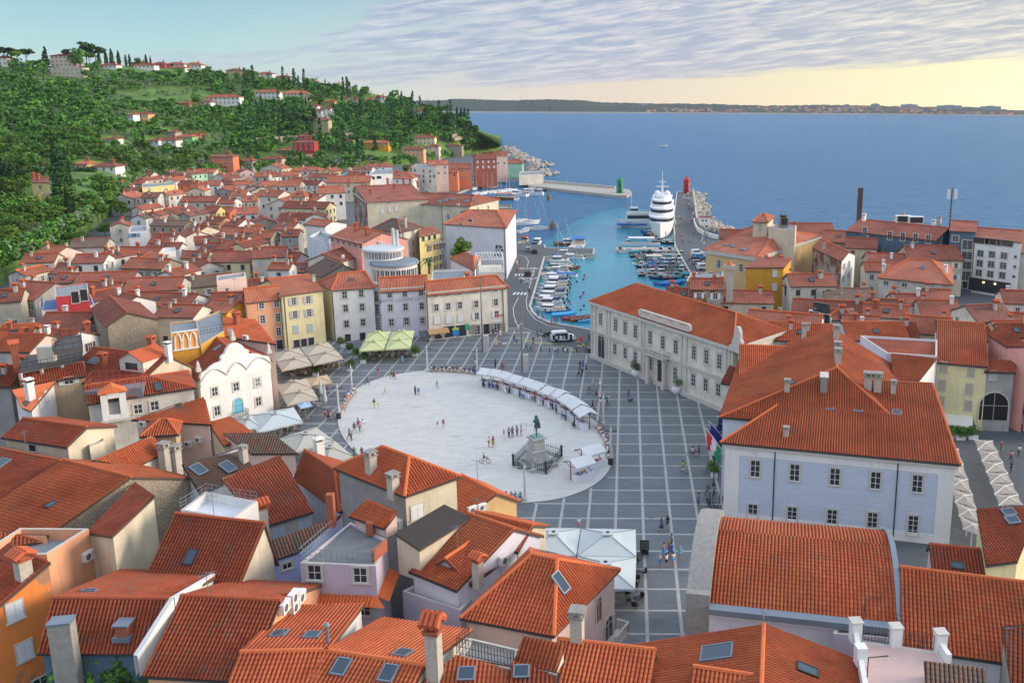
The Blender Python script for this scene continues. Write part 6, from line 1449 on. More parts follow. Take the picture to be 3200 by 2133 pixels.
vt=Q('white roof terrace house with black iron balcony between red roofs behind the palace',T13,[(348,1465),(575,1500),(600,1400),(380,1370)],10.6,'flat',.8,wall='lilacwhite',rm='terrace_grey');W(vt,T13,[(425,1440),(520,1460)],2.0,1.8,'dark')
def vt_w(mb):
 a,b=P(*T13(415,1400),10.2),P(*T13(560,1425),10.2);d=b-a;mb.box(((a+b)/2)+Vector((0,0,1)),(d.length,.3,2.2),GLASSD(),math.atan2(d.y,d.x));railing(mb,[P(*T13(360,1440),10.6),P(*T13(575,1490),10.6)],1.0,.3)
extra(vt,'iron_railing',vt_w)
vv=Q('tiled house with a long glazed veranda and pink towel',T13,[(142,1150),(438,1190),(520,1100),(240,1020)],9.6,'shed',1.3,wall='stainwhite',rm='r')
W(vv,T13,[(190,1210),(270,1220),(350,1228),(405,1235)],1.9,1.9,'dark')
# ------------------------------------------------------------------ trees and plants
def leafmat(name,a,b,c,tr=0.0):
 if name in MATS:return MATS[name]
 m,nt,bs=newmat(name);p=geo_pos(nt);oi=N(nt,'ShaderNodeObjectInfo')
 n=noise(nt,p,.55,4,.7);col=ramp(nt,n,[(.3,a),(.5,b),(.72,c)])
 hs=N(nt,'ShaderNodeHueSaturation');L(nt,mathn(nt,'ADD',.65,mathn(nt,'MULTIPLY',oi.outputs['Random'],.75)),hs.inputs['Value']);L(nt,mathn(nt,'ADD',.48,mathn(nt,'MULTIPLY',oi.outputs['Random'],.045)),hs.inputs['Hue']);L(nt,col,hs.inputs['Color'])
 L(nt,hs.outputs[0],bs.inputs['Base Color']);bs.inputs['Roughness'].default_value=.8;bs.inputs['Specular IOR Level'].default_value=.2
 MATS[name]=m;return m
LEAF=leafmat('broad_leaves',(.03,.075,.014),(.07,.145,.024),(.135,.235,.038))
OLIVE=leafmat('olive_leaves',(.08,.11,.065),(.14,.18,.105),(.21,.26,.16))
CYP=leafmat('cypress_needles',(.016,.045,.017),(.03,.075,.024),(.06,.13,.034))
PINE=leafmat('pine_needles',(.014,.035,.012),(.028,.062,.02),(.06,.11,.03))
LIME=leafmat('lime_leaves',(.06,.12,.015),(.11,.21,.03),(.17,.29,.05))
BARK=plain('bark',(.10,.075,.055),.95,0,.3,3)
def leaf_cloud(r,clumps,n,size):
 """many small leaf faces spread through clumps = [(x, y, z, rx, rz)]"""
 rs=np.random.RandomState(r.randrange(1<<30));k=len(clumps);per=max(1,n//k);C=np.repeat(np.array(clumps),per,axis=0);m=len(C)
 d=rs.normal(size=(m,3));d/=np.linalg.norm(d,axis=1)[:,None];rr=rs.uniform(.45,1.05,(m,1))**.6
 p=C[:,:3]+d*rr*np.stack([C[:,3],C[:,3],C[:,4]],1)
 nrm=d+rs.normal(size=(m,3))*.55;nrm/=np.linalg.norm(nrm,axis=1)[:,None]
 a=np.cross(nrm,rs.normal(size=(m,3)));a/=np.linalg.norm(a,axis=1)[:,None];b=np.cross(nrm,a)
 s=size*rs.uniform(.6,1.3,(m,1));V=np.stack([p-a*s-b*s*.7,p+a*s-b*s*.5,p+a*s*.7+b*s,p-a*s*.6+b*s*.8],1).reshape(-1,3)
 return V,np.arange(m*4).reshape(-1,4)
def crown_clumps(kind,r,h):
 cl=[]
 if kind=='broad':
  for _ in range(11):a=r.uniform(0,6.28);q=r.uniform(0,.30)*h;z=r.uniform(.38,.82)*h;cl.append((q*math.cos(a),q*math.sin(a),z,r.uniform(.14,.24)*h,r.uniform(.11,.18)*h))
 elif kind=='pine':
  for _ in range(10):a=r.uniform(0,6.28);q=r.uniform(.05,.38)*h;cl.append((q*math.cos(a),q*math.sin(a),(r.uniform(.72,.92))*h,r.uniform(.13,.2)*h,.06*h))
 elif kind=='cypress':
  for i in range(12):z=(.08+.9*i/11)*h;w=.085*h*(math.sin(min(1,(1.02-i/11)*1.5)*1.57))**.8+.01;cl.append((r.uniform(-.01,.01)*h,r.uniform(-.01,.01)*h,z,w,.07*h))
 elif kind=='fir':
  for i in range(9):z=(.15+.8*i/8)*h;w=.26*h*(1-i/8.6);cl+=[(w*.6*math.cos(t),w*.6*math.sin(t),z,w*.5,.035*h)for t in(r.uniform(0,6),r.uniform(0,6),r.uniform(0,6))]
 elif kind=='bush':
  for _ in range(6):a=r.uniform(0,6.28);q=r.uniform(0,.4)*h;cl.append((q*math.cos(a),q*math.sin(a),r.uniform(.3,.65)*h,r.uniform(.25,.4)*h,r.uniform(.2,.32)*h))
 return cl
TREES={}
def tree_mesh(kind,v,n,size,h=1.0,mat=None):
 key=(kind,v,n,mat.name)
 if key not in TREES:
  r=random.Random(hash((kind,v,n))%1000+v*7);V,Fc=leaf_cloud(r,crown_clumps(kind,r,1.0),n,size);crown=mkmesh('crown',V,Fc,mat)
  mb=MB();top={'broad':.55,'pine':.8,'cypress':.2,'fir':.6,'bush':.3}[kind]
  mb.tube([(0,0,-.1),(.01,0,top*.5),(0,.01,top)],[.03,.024,.014],BARK,6)
  if kind in('pine','broad'):
   for k in range(4):a=k*1.6+r.random();mb.tube([(0,0,top*(.6+.1*k)),(.14*math.cos(a),.14*math.sin(a),top*(.75+.1*k)),(.26*math.cos(a),.26*math.sin(a),top*(.9+.08*k))],[.014,.01,.005],BARK,5)
  TREES[key]=(crown,mb.mesh('trunk'))
 return TREES[key]
def tree(kind,p,h,label,cat,group=None,v=0,n=260,size=.05,mat=LEAF,wide=1.0,name=None,rz=None):
 c,t=tree_mesh(kind,v,n,size,1.0,mat);rz=R.uniform(0,6.28)if rz is None else rz
 o=empty(name or{'broad':'tree','pine':'pine_tree','cypress':'cypress_tree','fir':'fir_tree','bush':'bush'}[kind],p,label,cat,group,rz);o.scale=(h*wide,h*wide,h)
 link('crown',c,o);link('trunk',t,o);return o
 # hillside houses ------------------------------------------------------------
HH=[]
def hillhouse(t,x0,x1,ytop,ybase,label,wall='white',rm='r',rise=1.6,d=9,wins=2,hip=.3,shut='dark',ang=0,name='house',cat='house'):
 bx,by=t((x0+x1)/2,ybase);p=hill(bx,by)if by<interp(FT,bx)else P(bx,by,0);sc=F/p.y
 w=(x1-x0)/4/sc;h=max(2.5,(ybase-ytop)/4/sc);a=rad(ang);e=Vector((math.cos(a),math.sin(a)));n=Vector((-e.y,e.x));c=Vector((p.x,p.y))
 hs=House(name,label,cat,[c-e*w/2,c+e*w/2,c+e*w/2+n*d,c-e*w/2+n*d],p.z+h,p.z-6,roof='hip' if rise else 'flat',rise=rise or .3,h=(hip,hip),wall=wall,rm=rm if rise else 'terrace_grey',far=True,over=.5,gutter=False)
 a0,b0=hs.walls[0][0],hs.walls[0][1];ee=b0-a0;nf=max(1,int(h/3.0));m=max(2,int(w/3.2))if wins else 0;nn=Vector((ee.y,-ee.x,0)).normalized()
 for f in range(nf):
  for k in range(m):
   q=a0+ee*((k+.5)/m);me,parts=win_templ('stone' if shut=='dark' else 'closed',1.1,1.4,'white' if shut=='dark' else shut);o=link('window',me,hs.root,Vector((q.x,q.y,p.z+h-2.1-f*3))-hs.loc,math.atan2(nn.x,-nn.y))
   for nm,pm in parts.items():link('shutter' if nm.startswith('shutter')else nm,pm,o)
 if rise:link('chimney',chim_mesh('brick'),hs.roof,Vector((c.x+e.x*w*.25,c.y+d*.5,p.z+h+rise*.7))-hs.loc,a,1.2)
 HH.append((bx,by,(x1-x0)/8+6,(ybase-ytop)/4+10));return hs
for a in[(T00,475,700,520,625,'big square pale villa with columns on the skyline','palepink','r',1.5),(T00,455,765,628,705,'long tan stone basement terrace under the pale skyline villa','beige','r',0),(T00,-10,68,535,615,'white house cut by the edge of the view on the skyline','white','r'),(T00,925,1070,600,638,'small white bungalow with red roof right of the skyline pines','white','o',1.4),(T00,1235,1415,602,645,'long low white house among the skyline cypresses','white','r',1.2),(T00,1210,1325,560,590,'yellow house behind the long low white skyline house','gold','r',1),(T00,1405,1510,570,600,'dark red boarded house on the skyline','crimson','r',1.5),(T00,1525,1685,580,612,'white gabled house right of the dark red skyline house','white','r',1.6),(T00,1690,1850,600,650,'red and white house with broad roofs ending the skyline row','white','o',2.0),(T00,1560,1700,625,648,'low red roof house below the skyline row','offwhite','o',1.2),(T00,2080,2220,640,675,'tan house with brown roof on the falling skyline','ochre','b',1.5),(T00,2228,2330,635,670,'cream house beside the tan house on the falling skyline','cream','b',1.4),(T01,5,150,675,710,'white gabled house low on the falling skyline','white','r',1.4),(T01,180,300,685,715,'grey house with tall chimney on the falling skyline','grey','r',1.2),(T01,490,560,728,745,'tiny white house half hidden on the skyline trees','white','r',.8),(T01,690,770,755,780,'little red roofed house left of the lone skyline cypress','offwhite','r',.8),(T00,1895,2200,895,975,'large white villa with many big windows below the skyline','white','o',2.0),(T00,1840,1935,940,972,'small white wing left of the large white villa','white','r',1),(T00,1640,1735,955,978,'dark garden shed with red roof on the hillside','brickred','r',.9),(T00,1225,1365,1050,1118,'orange square house alone in the green hillside','ochre','r',.8),(T00,1180,1226,1055,1112,'little grey lean-to against the orange hillside house','bluewhite','r',.4),(T00,1460,1622,1290,1368,'white two storey house left of the green house','white','r',1.4),(T00,1378,1460,1290,1345,'pale blue house left of the white two storey house','bluewhite','r',.8),(T00,1625,1772,1258,1325,'bright green house with white windows on the hill','green','o',1.3),(T00,1515,1612,1215,1252,'grey cottage behind the white two storey house','grey','r',.8),(T00,1775,1835,1240,1275,'small brick red house right of the green house','brickred','r',1),(T00,975,1060,1290,1315,'white hut with red lean-to roof in the gardens','white','r',.7),(T00,1930,2145,1440,1540,'coral red house with white windows at the town edge','coral','b',1.2),(T00,395,500,1515,1560,'white house with red roof left of the tall cypress pair','white','r',1.2),(T00,690,800,1510,1555,'peach house just right of the tall cypress pair','ochre','o',1.3),(T00,850,1060,1540,1575,'white house with dark roofs at the foot of the gardens','white','b',1.5),(T00,2205,2320,1480,1530,'grey gabled house right of the coral red house','grey','r',1.4),(T01,0,210,850,920,'white villa with solar panel and two tall chimneys','white','o',2),(T01,250,480,858,910,'cream villa with bright orange roof and balconies','cream','n',2.2),(T01,485,565,975,1012,'small white house with pink roof above the white tower villa','white','r',1.4),(T01,605,690,1000,1085,'white tower villa with grey roof in the dark trees','white','b',1.4),(T01,530,606,1018,1080,'low wing of the white tower villa','white','b',1.0),(T01,530,670,1108,1240,'olive green villa with arched windows in the trees','olive','b',1.6),(T01,630,720,935,962,'little peach house with red roof left of the dark hedge','ochre','r',1.2),(T01,760,840,905,935,'red roofed house behind a cypress on the upper slope','cream','r',1.2),(T01,885,935,915,945,'small pink roofed house on the upper slope','offwhite','r',1.3),(T01,1000,1070,920,948,'low red roofed house on the upper slope, between two others','offwhite','r',1.2),(T01,1080,1185,895,940,'white house with twin chimneys high above the cypress wood','white','r',1.4),(T01,1450,1545,1020,1045,'red roofed house deep in the cypress wood','white','r',1.5),(T01,345,538,1312,1425,'crimson villa with white corner stones and central turret','crimson','r',1.3),(T01,400,475,1255,1312,'turret storey rising from the crimson villa','crimson','r',.6),(T01,640,802,1410,1515,'grey cream house with hipped roof below the crimson villa','offwhite','r',1.6),(T01,975,1215,1312,1375,'long golden house behind a fir tree','gold','o',1.3),(T01,1010,1155,1450,1490,'sky blue cottage at the garden foot','skyblue','o',1.6),(T01,1130,1275,1415,1490,'white house right of the sky blue cottage','white','r',1.2),(T01,1275,1360,1425,1480,'white balconied house between sky blue cottage and peach house','offwhite','r',1.2),(T01,1352,1540,1372,1450,'peach house with red roof below the yellow house','peach','r',1.4),(T01,1462,1642,1265,1342,'yellow house with blue corner under the cypress wood','paleyellow','r',1.5),(T01,1578,1680,1345,1410,'narrow peach house right of the peach house','palepink','r',1.1),(T01,822,880,1285,1320,'tiny pink house by the garden stair','palepink','o',.8),(T01,1680,1890,1340,1390,'stone sheds at the end of the garden wall','stone','b',.8),(T01,215,305,1380,1420,'brown sheds left of the crimson villa','brickred','r',.8),(T01,60,240,1460,1500,'tan houses under the garden wall','beige','r',1.2),]:hillhouse(*a)
yh=Q('yellow house with a white railed terrace among the dark trees',T10,[(290,205),(452,210),(440,170),(305,160)],17.0,rise=1.2,axis=0,wall='yellow',rm='r',z0=9.5,far=True);W(yh,T10,[(370,250)],1.2,1.6,'stone');CH(yh,T10,[(355,180),(310,165)],'brick',1.3)
yt2=Q('white balustraded terrace of the yellow house in the trees',T10,[(352,318),(558,300),(540,255),(440,262)],13.5,'flat',.6,wall='yellow',rm='terrace_grey',z0=8.5)
# retaining walls
mb=MB()
for(x0,y0),(x1,y1),hgt in(((588,335),(690,318),5),((690,318),(810,316),4.5),((640,367),(720,364),4),((835,312),(870,312),5),((1040,345),(1062,290),5),((1045,350),(1075,288),3)):
 a,b=hill(x0,y0),hill(x1,y1);d=b-a;c=(a+b)/2;mb.box((c.x,c.y,c.z+hgt/2-1),(math.hypot(d.x,d.y),.8,hgt),WALLS['stone'](),math.atan2(d.y,d.x))
mb.f and tag(mb.build('garden_wall'),'long rough stone terrace walls under the cypress wood','wall')
# individual trees -----------------------------------------------------------
def clear(x,y):
 for bx,by,w,h in HH:
  if abs(x-bx)<w and by-h*.8<y<by+13:return False
 return True
OPEN=[(60,172,245,205),(180,188,300,212),(255,222,320,250),(340,232,450,250),(10,315,75,340),(250,300,345,316),(190,330,300,352),(230,312,340,345),(370,268,520,290),(550,345,640,360),(0,300,60,312),(850,300,900,314),(600,352,650,368),(300,355,360,380),(420,340,470,360)]
def openpatch(x,y):return any(a<x<c and b<y<d for a,b,c,d in OPEN)
HH.append((105,475,42,80))
r=random.Random(23)
# skyline and landmark trees: kind, x, base y, top y, label
LM=[('pine',12,152,108,'spreading pine at the left end of the skyline'),('pine',28,152,110,'second pine at the left end of the skyline'),('pine',43,157,118,'pale green umbrella pine on the left skyline',LIME),('pine',62,150,110,'dark pine behind the pale umbrella pine'),('fir',107,150,107,'tiered cedar left of the pale skyline villa'),('pine',160,150,112,'first of the tall dark pines behind the skyline villa'),('broad',185,160,108,'dense dark tree right of the skyline villa'),('pine',200,152,97,'tallest umbrella pine on the skyline'),('pine',222,155,108,'pine leaning right of the tallest umbrella pine'),('pine',207,158,122,'bright green umbrella pine below the tall pines',LIME),('cypress',186,152,114,'broad cypress in front of the tall pines'),('cypress',229,150,117,'cypress at the right end of the tall pines'),('cypress',245,148,114,'first of the clustered skyline cypresses'),('cypress',258,148,111,'tallest of the clustered skyline cypresses'),('cypress',274,150,117,'stout cypress left of the yellow skyline house'),('cypress',290,150,125,'short cypress beside the stout one'),('cypress',299,150,124,'last cypress before the yellow skyline house'),('broad',317,148,126,'dark tree above the yellow skyline house'),('cypress',337,147,120,'dark cypress between yellow and red skyline houses'),('cypress',347,147,125,'small cypress by the dark red skyline house'),('broad',396,153,142,'round bush tree before the white skyline gable'),('cypress',797,190,169,'lone cypress standing on the falling skyline'),('broad',680,182,170,'round tree on the falling skyline'),('broad',816,196,186,'round tree right of the lone skyline cypress'),('cypress',666,205,178,'dark cypress on the upper slope below the skyline'),('cypress',707,205,180,'pointed cypress right of the round skyline tree'),('cypress',599,240,218,'cypress in front of the white villa with solar panel'),('cypress',703,248,226,'cypress right of the cream villa'),('cypress',785,233,216,'cypress by the upper slope red roofs'),('cypress',735,250,229,'dark conifer in the upper slope hedge'),('cypress',655,300,252,'thin cypress beside the umbrella pine in the wood'),('pine',686,312,258,'umbrella pine with a bare trunk left of the olive villa'),('pine',715,308,266,'dark pine hugging the olive villa'),('fir',725,300,250,'dark cedar behind the olive villa'),('cypress',906,290,262,'slim cypress in the middle of the wood'),('cypress',826,272,245,'slim cypress left of the middle wood'),('cypress',943,292,258,'cypress near the red roof deep in the wood'),('cypress',979,285,245,'tall cypress right of the red roof deep in the wood'),('cypress',966,290,262,'short cypress below the red roof in the wood'),('cypress',1023,300,262,'twin cypress above the coast path'),('cypress',1029,302,266,'lower twin cypress above the coast path'),('cypress',1060,268,240,'cypress at the head of the headland'),('cypress',1068,270,238,'tallest cypress on the headland'),('cypress',1050,266,242,'left cypress of the headland group'),('pine',1060,300,268,'wind bent pine over the cliff edge',LIME),('fir',862,347,312,'dark fir in front of the golden house'),('cypress',145,468,318,'tallest cypress, towering over the near wood'),('cypress',158,450,352,'cypress behind the tallest one'),('cypress',160,505,432,'cypress standing below the tallest one'),('cypress',172,500,455,'small cypress at the foot of the tall pair'),('cypress',44,352,318,'left of a cypress pair in the meadow'),('cypress',36,352,330,'short one of a cypress pair in the meadow'),('cypress',3,300,255,'cypress cut by the left edge of the view'),('cypress',22,296,262,'dark cypress near the left edge'),('cypress',330,335,302,'cypress left of the pale blue house'),('cypress',366,388,362,'small cypress in the lower gardens'),('cypress',145,330,305,'cypress in the bushes above the tallest one'),('cypress',552,264,236,'cypress right of the large white villa'),('cypress',236,452,420,'little fir by the edge of the far rows')]
for a in LM:
 kind,x,yb,yt,lab=a[:5];p=hill(x,yb)if yb<interp(FT,x)-1 else P(x,yb,4);h=(yb-yt)/(F/p.y);m=a[5]if len(a)>5 else{'pine':PINE,'broad':LEAF,'cypress':CYP,'fir':CYP}[kind]
 big=(yb-yt)>70
 tree(kind,p-Vector((0,0,.5)),h,lab,'tree',v=r.randrange(3),n=2600 if big else(700 if kind=='cypress' else 420),size=(.014 if big else .028)if kind=='cypress' else .045,mat=m,wide=1.35 if kind=='cypress' else 1.0)
ZL=[(0,240,'in the woods on the left of the hill'),(240,480,'on the green slope around the orange house'),(480,760,'in the wood around the olive villa'),(760,1150,'in the wood above the headland')]
from mathutils import noise as mn_
def noise_open(p):return mn_.noise(Vector((p.x*.018,p.y*.010,3.1)))>.27
cand=[]
for _ in range(40000):
 x=r.uniform(-15,1098);t=r.random()**.75;ys,yf=interp(SK,x),interp(FT,x);y=yf+(ys-yf)*t+3
 if y>yf:continue
 if not clear(x,y):continue
 if openpatch(x,y)and r.random()<.93:continue
 p=hill(x,y);cand.append((x,y,p))
 # thin out so that crowns keep their distance
cells={};keep=[]
for x,y,p in cand:
 k=(int(p.x/7.0),int(p.y/7.0))
 if any(abs(p.x-q.x)+abs(p.y-q.y)<6.6 for i in(-1,0,1)for j in(-1,0,1)for q in cells.get((k[0]+i,k[1]+j),())):continue
 cells.setdefault(k,[]).append(p);keep.append((x,y,p))
keep.sort(key=lambda a:a[2].length)
keep=[k_ for k_ in keep if not(160<k_[0]<560 and noise_open(k_[2]))]
KN=('round dark leafed tree ','LEAF'),('grey green olive tree ','OLIVE'),('light green leafy tree ','LIME')
nb=0;rest=[]
for x,y,p in keep:
 zone=next(z for a,b,z in ZL if x<b)
 k=1 if(r.random()<(.32 if 200<x<560 else .12))else(2 if r.random()<.10 else 0)
 h=r.uniform(5.0,9.0)*(.62 if k==1 else 1)*(1.15 if x>560 else 1.0)
 if nb<290:
  n_=1500 if p.length<330 else 420
  tree('broad',p-Vector((0,0,.6)),h,KN[k][0]+zone,'tree',KN[k][0].strip()+'s '+zone,r.randrange(5),n_,.030 if n_>1000 else .05,{0:LEAF,1:OLIVE,2:LIME}[k],r.uniform(1.0,1.35));nb+=1
 else:rest.append((p,h,k,x))
print('trees',nb,'rest',len(rest))
VV,FF_,MM=[],[],[];base=0;lib=[]
for k in range(3):
 for v in range(4):rr_=random.Random(k*10+v);lib.append(leaf_cloud(rr_,crown_clumps('broad',rr_,1.0),105 if k!=1 else 80,.085))
libc=[leaf_cloud(random.Random(50+v),crown_clumps('cypress',random.Random(v),1.0),80,.05)for v in range(3)]
for p,h,k,x in rest:
 cy=x>560 and r.random()<.22
 V,Fc=libc[r.randrange(3)]if cy else lib[k*4+r.randrange(4)];a=r.uniform(0,6.28);ca,sa=math.cos(a),math.sin(a);wd=r.uniform(1.0,1.35);hh=h*(1.7 if cy else 1)
 W_=np.stack([(V[:,0]*ca-V[:,1]*sa)*hh*wd,(V[:,0]*sa+V[:,1]*ca)*hh*wd,V[:,2]*hh],1)+np.array(p)-np.array((0,0,.6));VV.append(W_);FF_.append(Fc+base);MM.append(np.full(len(Fc),3 if cy else k));base+=len(V)
for i in range(2600):
 x=r.uniform(-10,1060);t=r.random();y=interp(FT,x)+(interp(SK,x)-interp(FT,x))*t;p=hill(x,y)
 if not(noise_open(p)or openpatch(x,y))or not clear(x,y)or mn_.noise(Vector((p.x*.01,p.y*.01,p.z*.35)))<-.05:continue
 k=r.choice((0,1,1,2));V,Fc=lib[k*4+r.randrange(4)];hh=r.uniform(1.6,3.6);VV.append(V*hh*np.array((1.35,1.35,1))+np.array(p)-np.array((0,0,.3*hh)));FF_.append(Fc+base);MM.append(np.full(len(Fc),k));base+=len(V)
for i in range(900):
 x=r.uniform(-15,1050)if i%3 else r.uniform(-15,330);p=hill(x,interp(FT,x)-r.uniform(-2,7));V,Fc=lib[r.randrange(12)];hh=r.uniform(2.5,6);W_=V*hh*np.array((1.3,1.3,1))+np.array(p)-np.array((0,0,.35*hh+(r.random()<.5)*2.5));VV.append(W_);FF_.append(Fc+base);MM.append(np.full(len(Fc),r.choice((0,0,0,1,2))));base+=len(V)
wm2=[leafmat('wood_dark',(.028,.068,.014),(.06,.125,.022),(.115,.205,.034)),OLIVE,LIME,CYP]
me=mkmesh('woodland',np.concatenate(VV),np.concatenate(FF_),wm2,np.concatenate(MM));tag(link('woodland',me),kind='stuff')
# bushes in the near left wood and between the houses
for i,(x,y,z,h,m,lab)in enumerate([(30,560,6,9,LEAF,'big dark tree filling the left edge above the town'),(18,470,10,12,LEAF,'dense tree at the left edge beside the yellow house'),(50,520,8,10,LEAF,'dark tree below the yellow house'),(20,420,14,13,PINE,'very dark tree crowding the yellow house'),(55,400,16,12,LEAF,'tree with dark crown just left of the yellow house'),(105,530,4,8,LEAF,'leafy tree below the cypress pair'),(130,545,3,6,LIME,'palm green bush on the wood edge'),(200,490,5,8,LEAF,'rounded tree right of the cypress pair'),(185,555,2,6,LEAF,'leafy tree at the wood edge above the first roofs'),(225,500,4,8,LEAF,'dark tree beside the pink oleander'),(255,480,4,8,LEAF,'tree between the wood and the far rows'),(280,490,3,7,LEAF,'olive green tree at the end of the wood'),(240,530,2,5,LIME,'bright bush at the wood edge'),(245,470,6,9,LIME,'light green acacia right of the cypress pair'),(195,420,9,10,PINE,'flat topped pine behind the cypress pair'),(15,600,3,7,LEAF,'tree leaning over the lower left path'),(55,590,2,5,LIME,'ivy bush beside the lower path'),(270,455,5,8,LEAF,'tall tree against the grey gable'),(90,570,3,5,LEAF,'shrub by the wall of the lower path'),(160,560,3,6,LEAF,'bush under the small cypress'),(225,450,7,9,LEAF,'dark evergreen above the oleander')]):
 p=P(x,y,z);tree('broad',Vector((p.x,p.y,z-1.5)),h,lab,'tree',None,i%5,1700,.03,m,1.25)
p=P(212,490,6);tree('broad',p,4.5,'oleander covered in pink flowers at the wood edge','shrub',None,3,900,.035,leafmat('oleander',(.05,.09,.03),(.30,.06,.12),(.55,.12,.22)),1.3)
p=P(*T11(1880,890),8.5);tree('broad',Vector((p.x,p.y,7.5)),6.5,'bright green tree against the white museum wall','tree',None,2,1500,.035,LIME,1.0)
p=P(1345,378,0)
p=P(*T11(1400,170),0);tree('broad',p,9,'dark green tree beside the marina front block','tree',None,1,900,.04,LEAF,1.3)
p=P(*T30(1000,1640),3.0)
for i,(x,y,lab)in enumerate([(1000,1800,'leafy green tree in the courtyard at the bottom edge'),(1290,1780,'second courtyard tree near the folded white parasol')]):
 p=P(*T30(x,y),3.0);tree('broad',p,6.5,lab,'tree',None,i,2600,.022,LIME if i==0 else LEAF,1.2)
 # palm on the terrace
pl=P(*T11(1590,1010),9.5);po=empty('palm_tree',pl,'small palm tree on the terrace behind the hotel','palm')
mb=MB();mb.tube([(0,0,-1),(.1,0,2.2)],[.28,.22],BARK,8);mb.build('trunk',po)
mb=MB();pm_=plain('palm_frond',(.08,.13,.04),.7)
for k in range(22):
 a=k*2.4;up=.4+.9*((k*7)%10)/10;pts=[Vector((math.cos(a)*s*2.6,math.sin(a)*s*2.6,2.2+up*2.2*s-2.6*s*s))for s in(0,.35,.7,1.0)];q=Vector((-math.sin(a),math.cos(a),0))
 for i in range(3):w0,w1=.38*(1-i/3.4),.38*(1-(i+1)/3.4);mb.face([pts[i]-q*w0,pts[i]+q*w0,pts[i+1]+q*w1,pts[i+1]-q*w1],pm_)
mb.build('crown',po)
# cliff scrub on the headland
VV,FF_,base=[],[],0
for _ in range(420):
 x=r.uniform(1062,1140);y=r.uniform(interp(SK,x)+2,347);p=hill(x,min(y,interp(FT,x)));rr_=random.Random(_);V,Fc=leaf_cloud(rr_,crown_clumps('bush',rr_,1.0),60,.13);h=r.uniform(2.5,5);VV.append(V*h+np.array(p)-np.array((0,0,.5)));FF_.append(Fc+base);base+=len(V)
tag(link('cliff_scrub',mkmesh('cliff_scrub',np.concatenate(VV),np.concatenate(FF_),leafmat('scrub',(.04,.075,.018),(.08,.13,.025),(.13,.19,.04)))),kind='stuff')
# far shore: scattered houses and treetops along the ridge
r=random.Random(9);k=0;fw=[plain('far_house_%d'%i,c,.9)for i,c in enumerate(((.55,.53,.5),(.45,.42,.38),(.5,.32,.26)))];fr=plain('far_roof',(.30,.12,.08))
bm_=[]
for i in range(3):
 mb=MB();mb.box((0,0,3),(12,9,6),fw[i]);mb.add([(-6.5,-5,6),(6.5,-5,6),(6.5,5,6),(-6.5,5,6),(-6.5,0,8.2),(6.5,0,8.2)],[(0,1,5,4),(2,3,4,5),(1,2,5),(3,0,4)],fr);bm_.append(mb.mesh('far_house'))
for _ in range(210):
 x=r.choice((r.uniform(1480,1740),r.uniform(1740,2180),r.uniform(1740,2100),r.uniform(1880,2352)));lo,hi=interp(FW,x),interp(FS,x);t=r.uniform(.06,.80 if 1720<x<2180 else .45);d=far_d(x)+900*t**1.3;p=PD(x,lo+(hi-lo)*t,d-8)
 o=link('far_house',bm_[r.randrange(3)],None,p-Vector((0,0,2)),r.uniform(-.5,.5),(r.uniform(.7,1.5),.8,r.uniform(.6,1.1)));tag(o,'small pale house in the town on the far shore','house','houses on the far shore')
for x,w,h_ in((2088,60,14),(2180,90,12),(2275,70,12),(2010,30,14),(1480,22,6),(1945,18,10)):
 lo,hi=interp(FW,x),interp(FS,x);p=PD(x,lo+(hi-lo)*.8,far_d(x)+600);mb=MB();mb.box((0,0,h_/2-4),(w,16,h_+8),plain('far_hotel',(.30,.33,.36)));mb.box((0,0,h_+.6),(w*.4,12,3),plain('far_hotel',(.3,.33,.36)));o=mb.build('far_hotel',None,p);tag(o,{2088:'long flat grey hotel on the far shore ridge',2180:'broadest grey hotel block on the far ridge',2275:'last grey hotel block near the end of the far shore',2010:'small grey block among the far shore houses',1480:'lone low building on the wooded far shore',1945:'small stepped block above the far town'}[x],'hotel')
fm=empty('radio_mast',PD(1196,231,far_d(1196)+900),'thin radio mast on the wooded far ridge','mast');mb=MB();mb.tube([(0,0,-10),(0,0,24)],[1.0,.5],plain('mast_grey',(.3,.25,.25)),4);mb.build('mast',fm)
# ------------------------------------------------------------------ boats
def C3(name,c,rough=.6):return plain('paint_'+name,c,rough,0,.06,2)
COLS={'white':(.72,.73,.74),'blue':(.02,.14,.42),'sky':(.05,.34,.62),'red':(.42,.03,.04),'brown':(.20,.09,.04),'green':(.03,.20,.12),'black':(.02,.02,.025),'cream':(.62,.56,.44),'grey':(.30,.31,.32),'navy':(.015,.03,.10),'yellow':(.65,.48,.03),'teal':(.02,.25,.28),'pink':(.62,.18,.26),'orange':(.68,.20,.03),'lime':(.45,.60,.03),'purple':(.22,.10,.34),'beige':(.48,.38,.28),'skin':(.42,.23,.15),'khaki':(.32,.26,.12),'maroon':(.18,.02,.03),'denim':(.06,.10,.20)}
def col(n):return C3(n,COLS[n])
def hullpts(L,B,s):return-L/2+L*s,B/2*(.82+.18*min(1,s*3))*(1-max(0,(s-.45)/.55)**2.2)
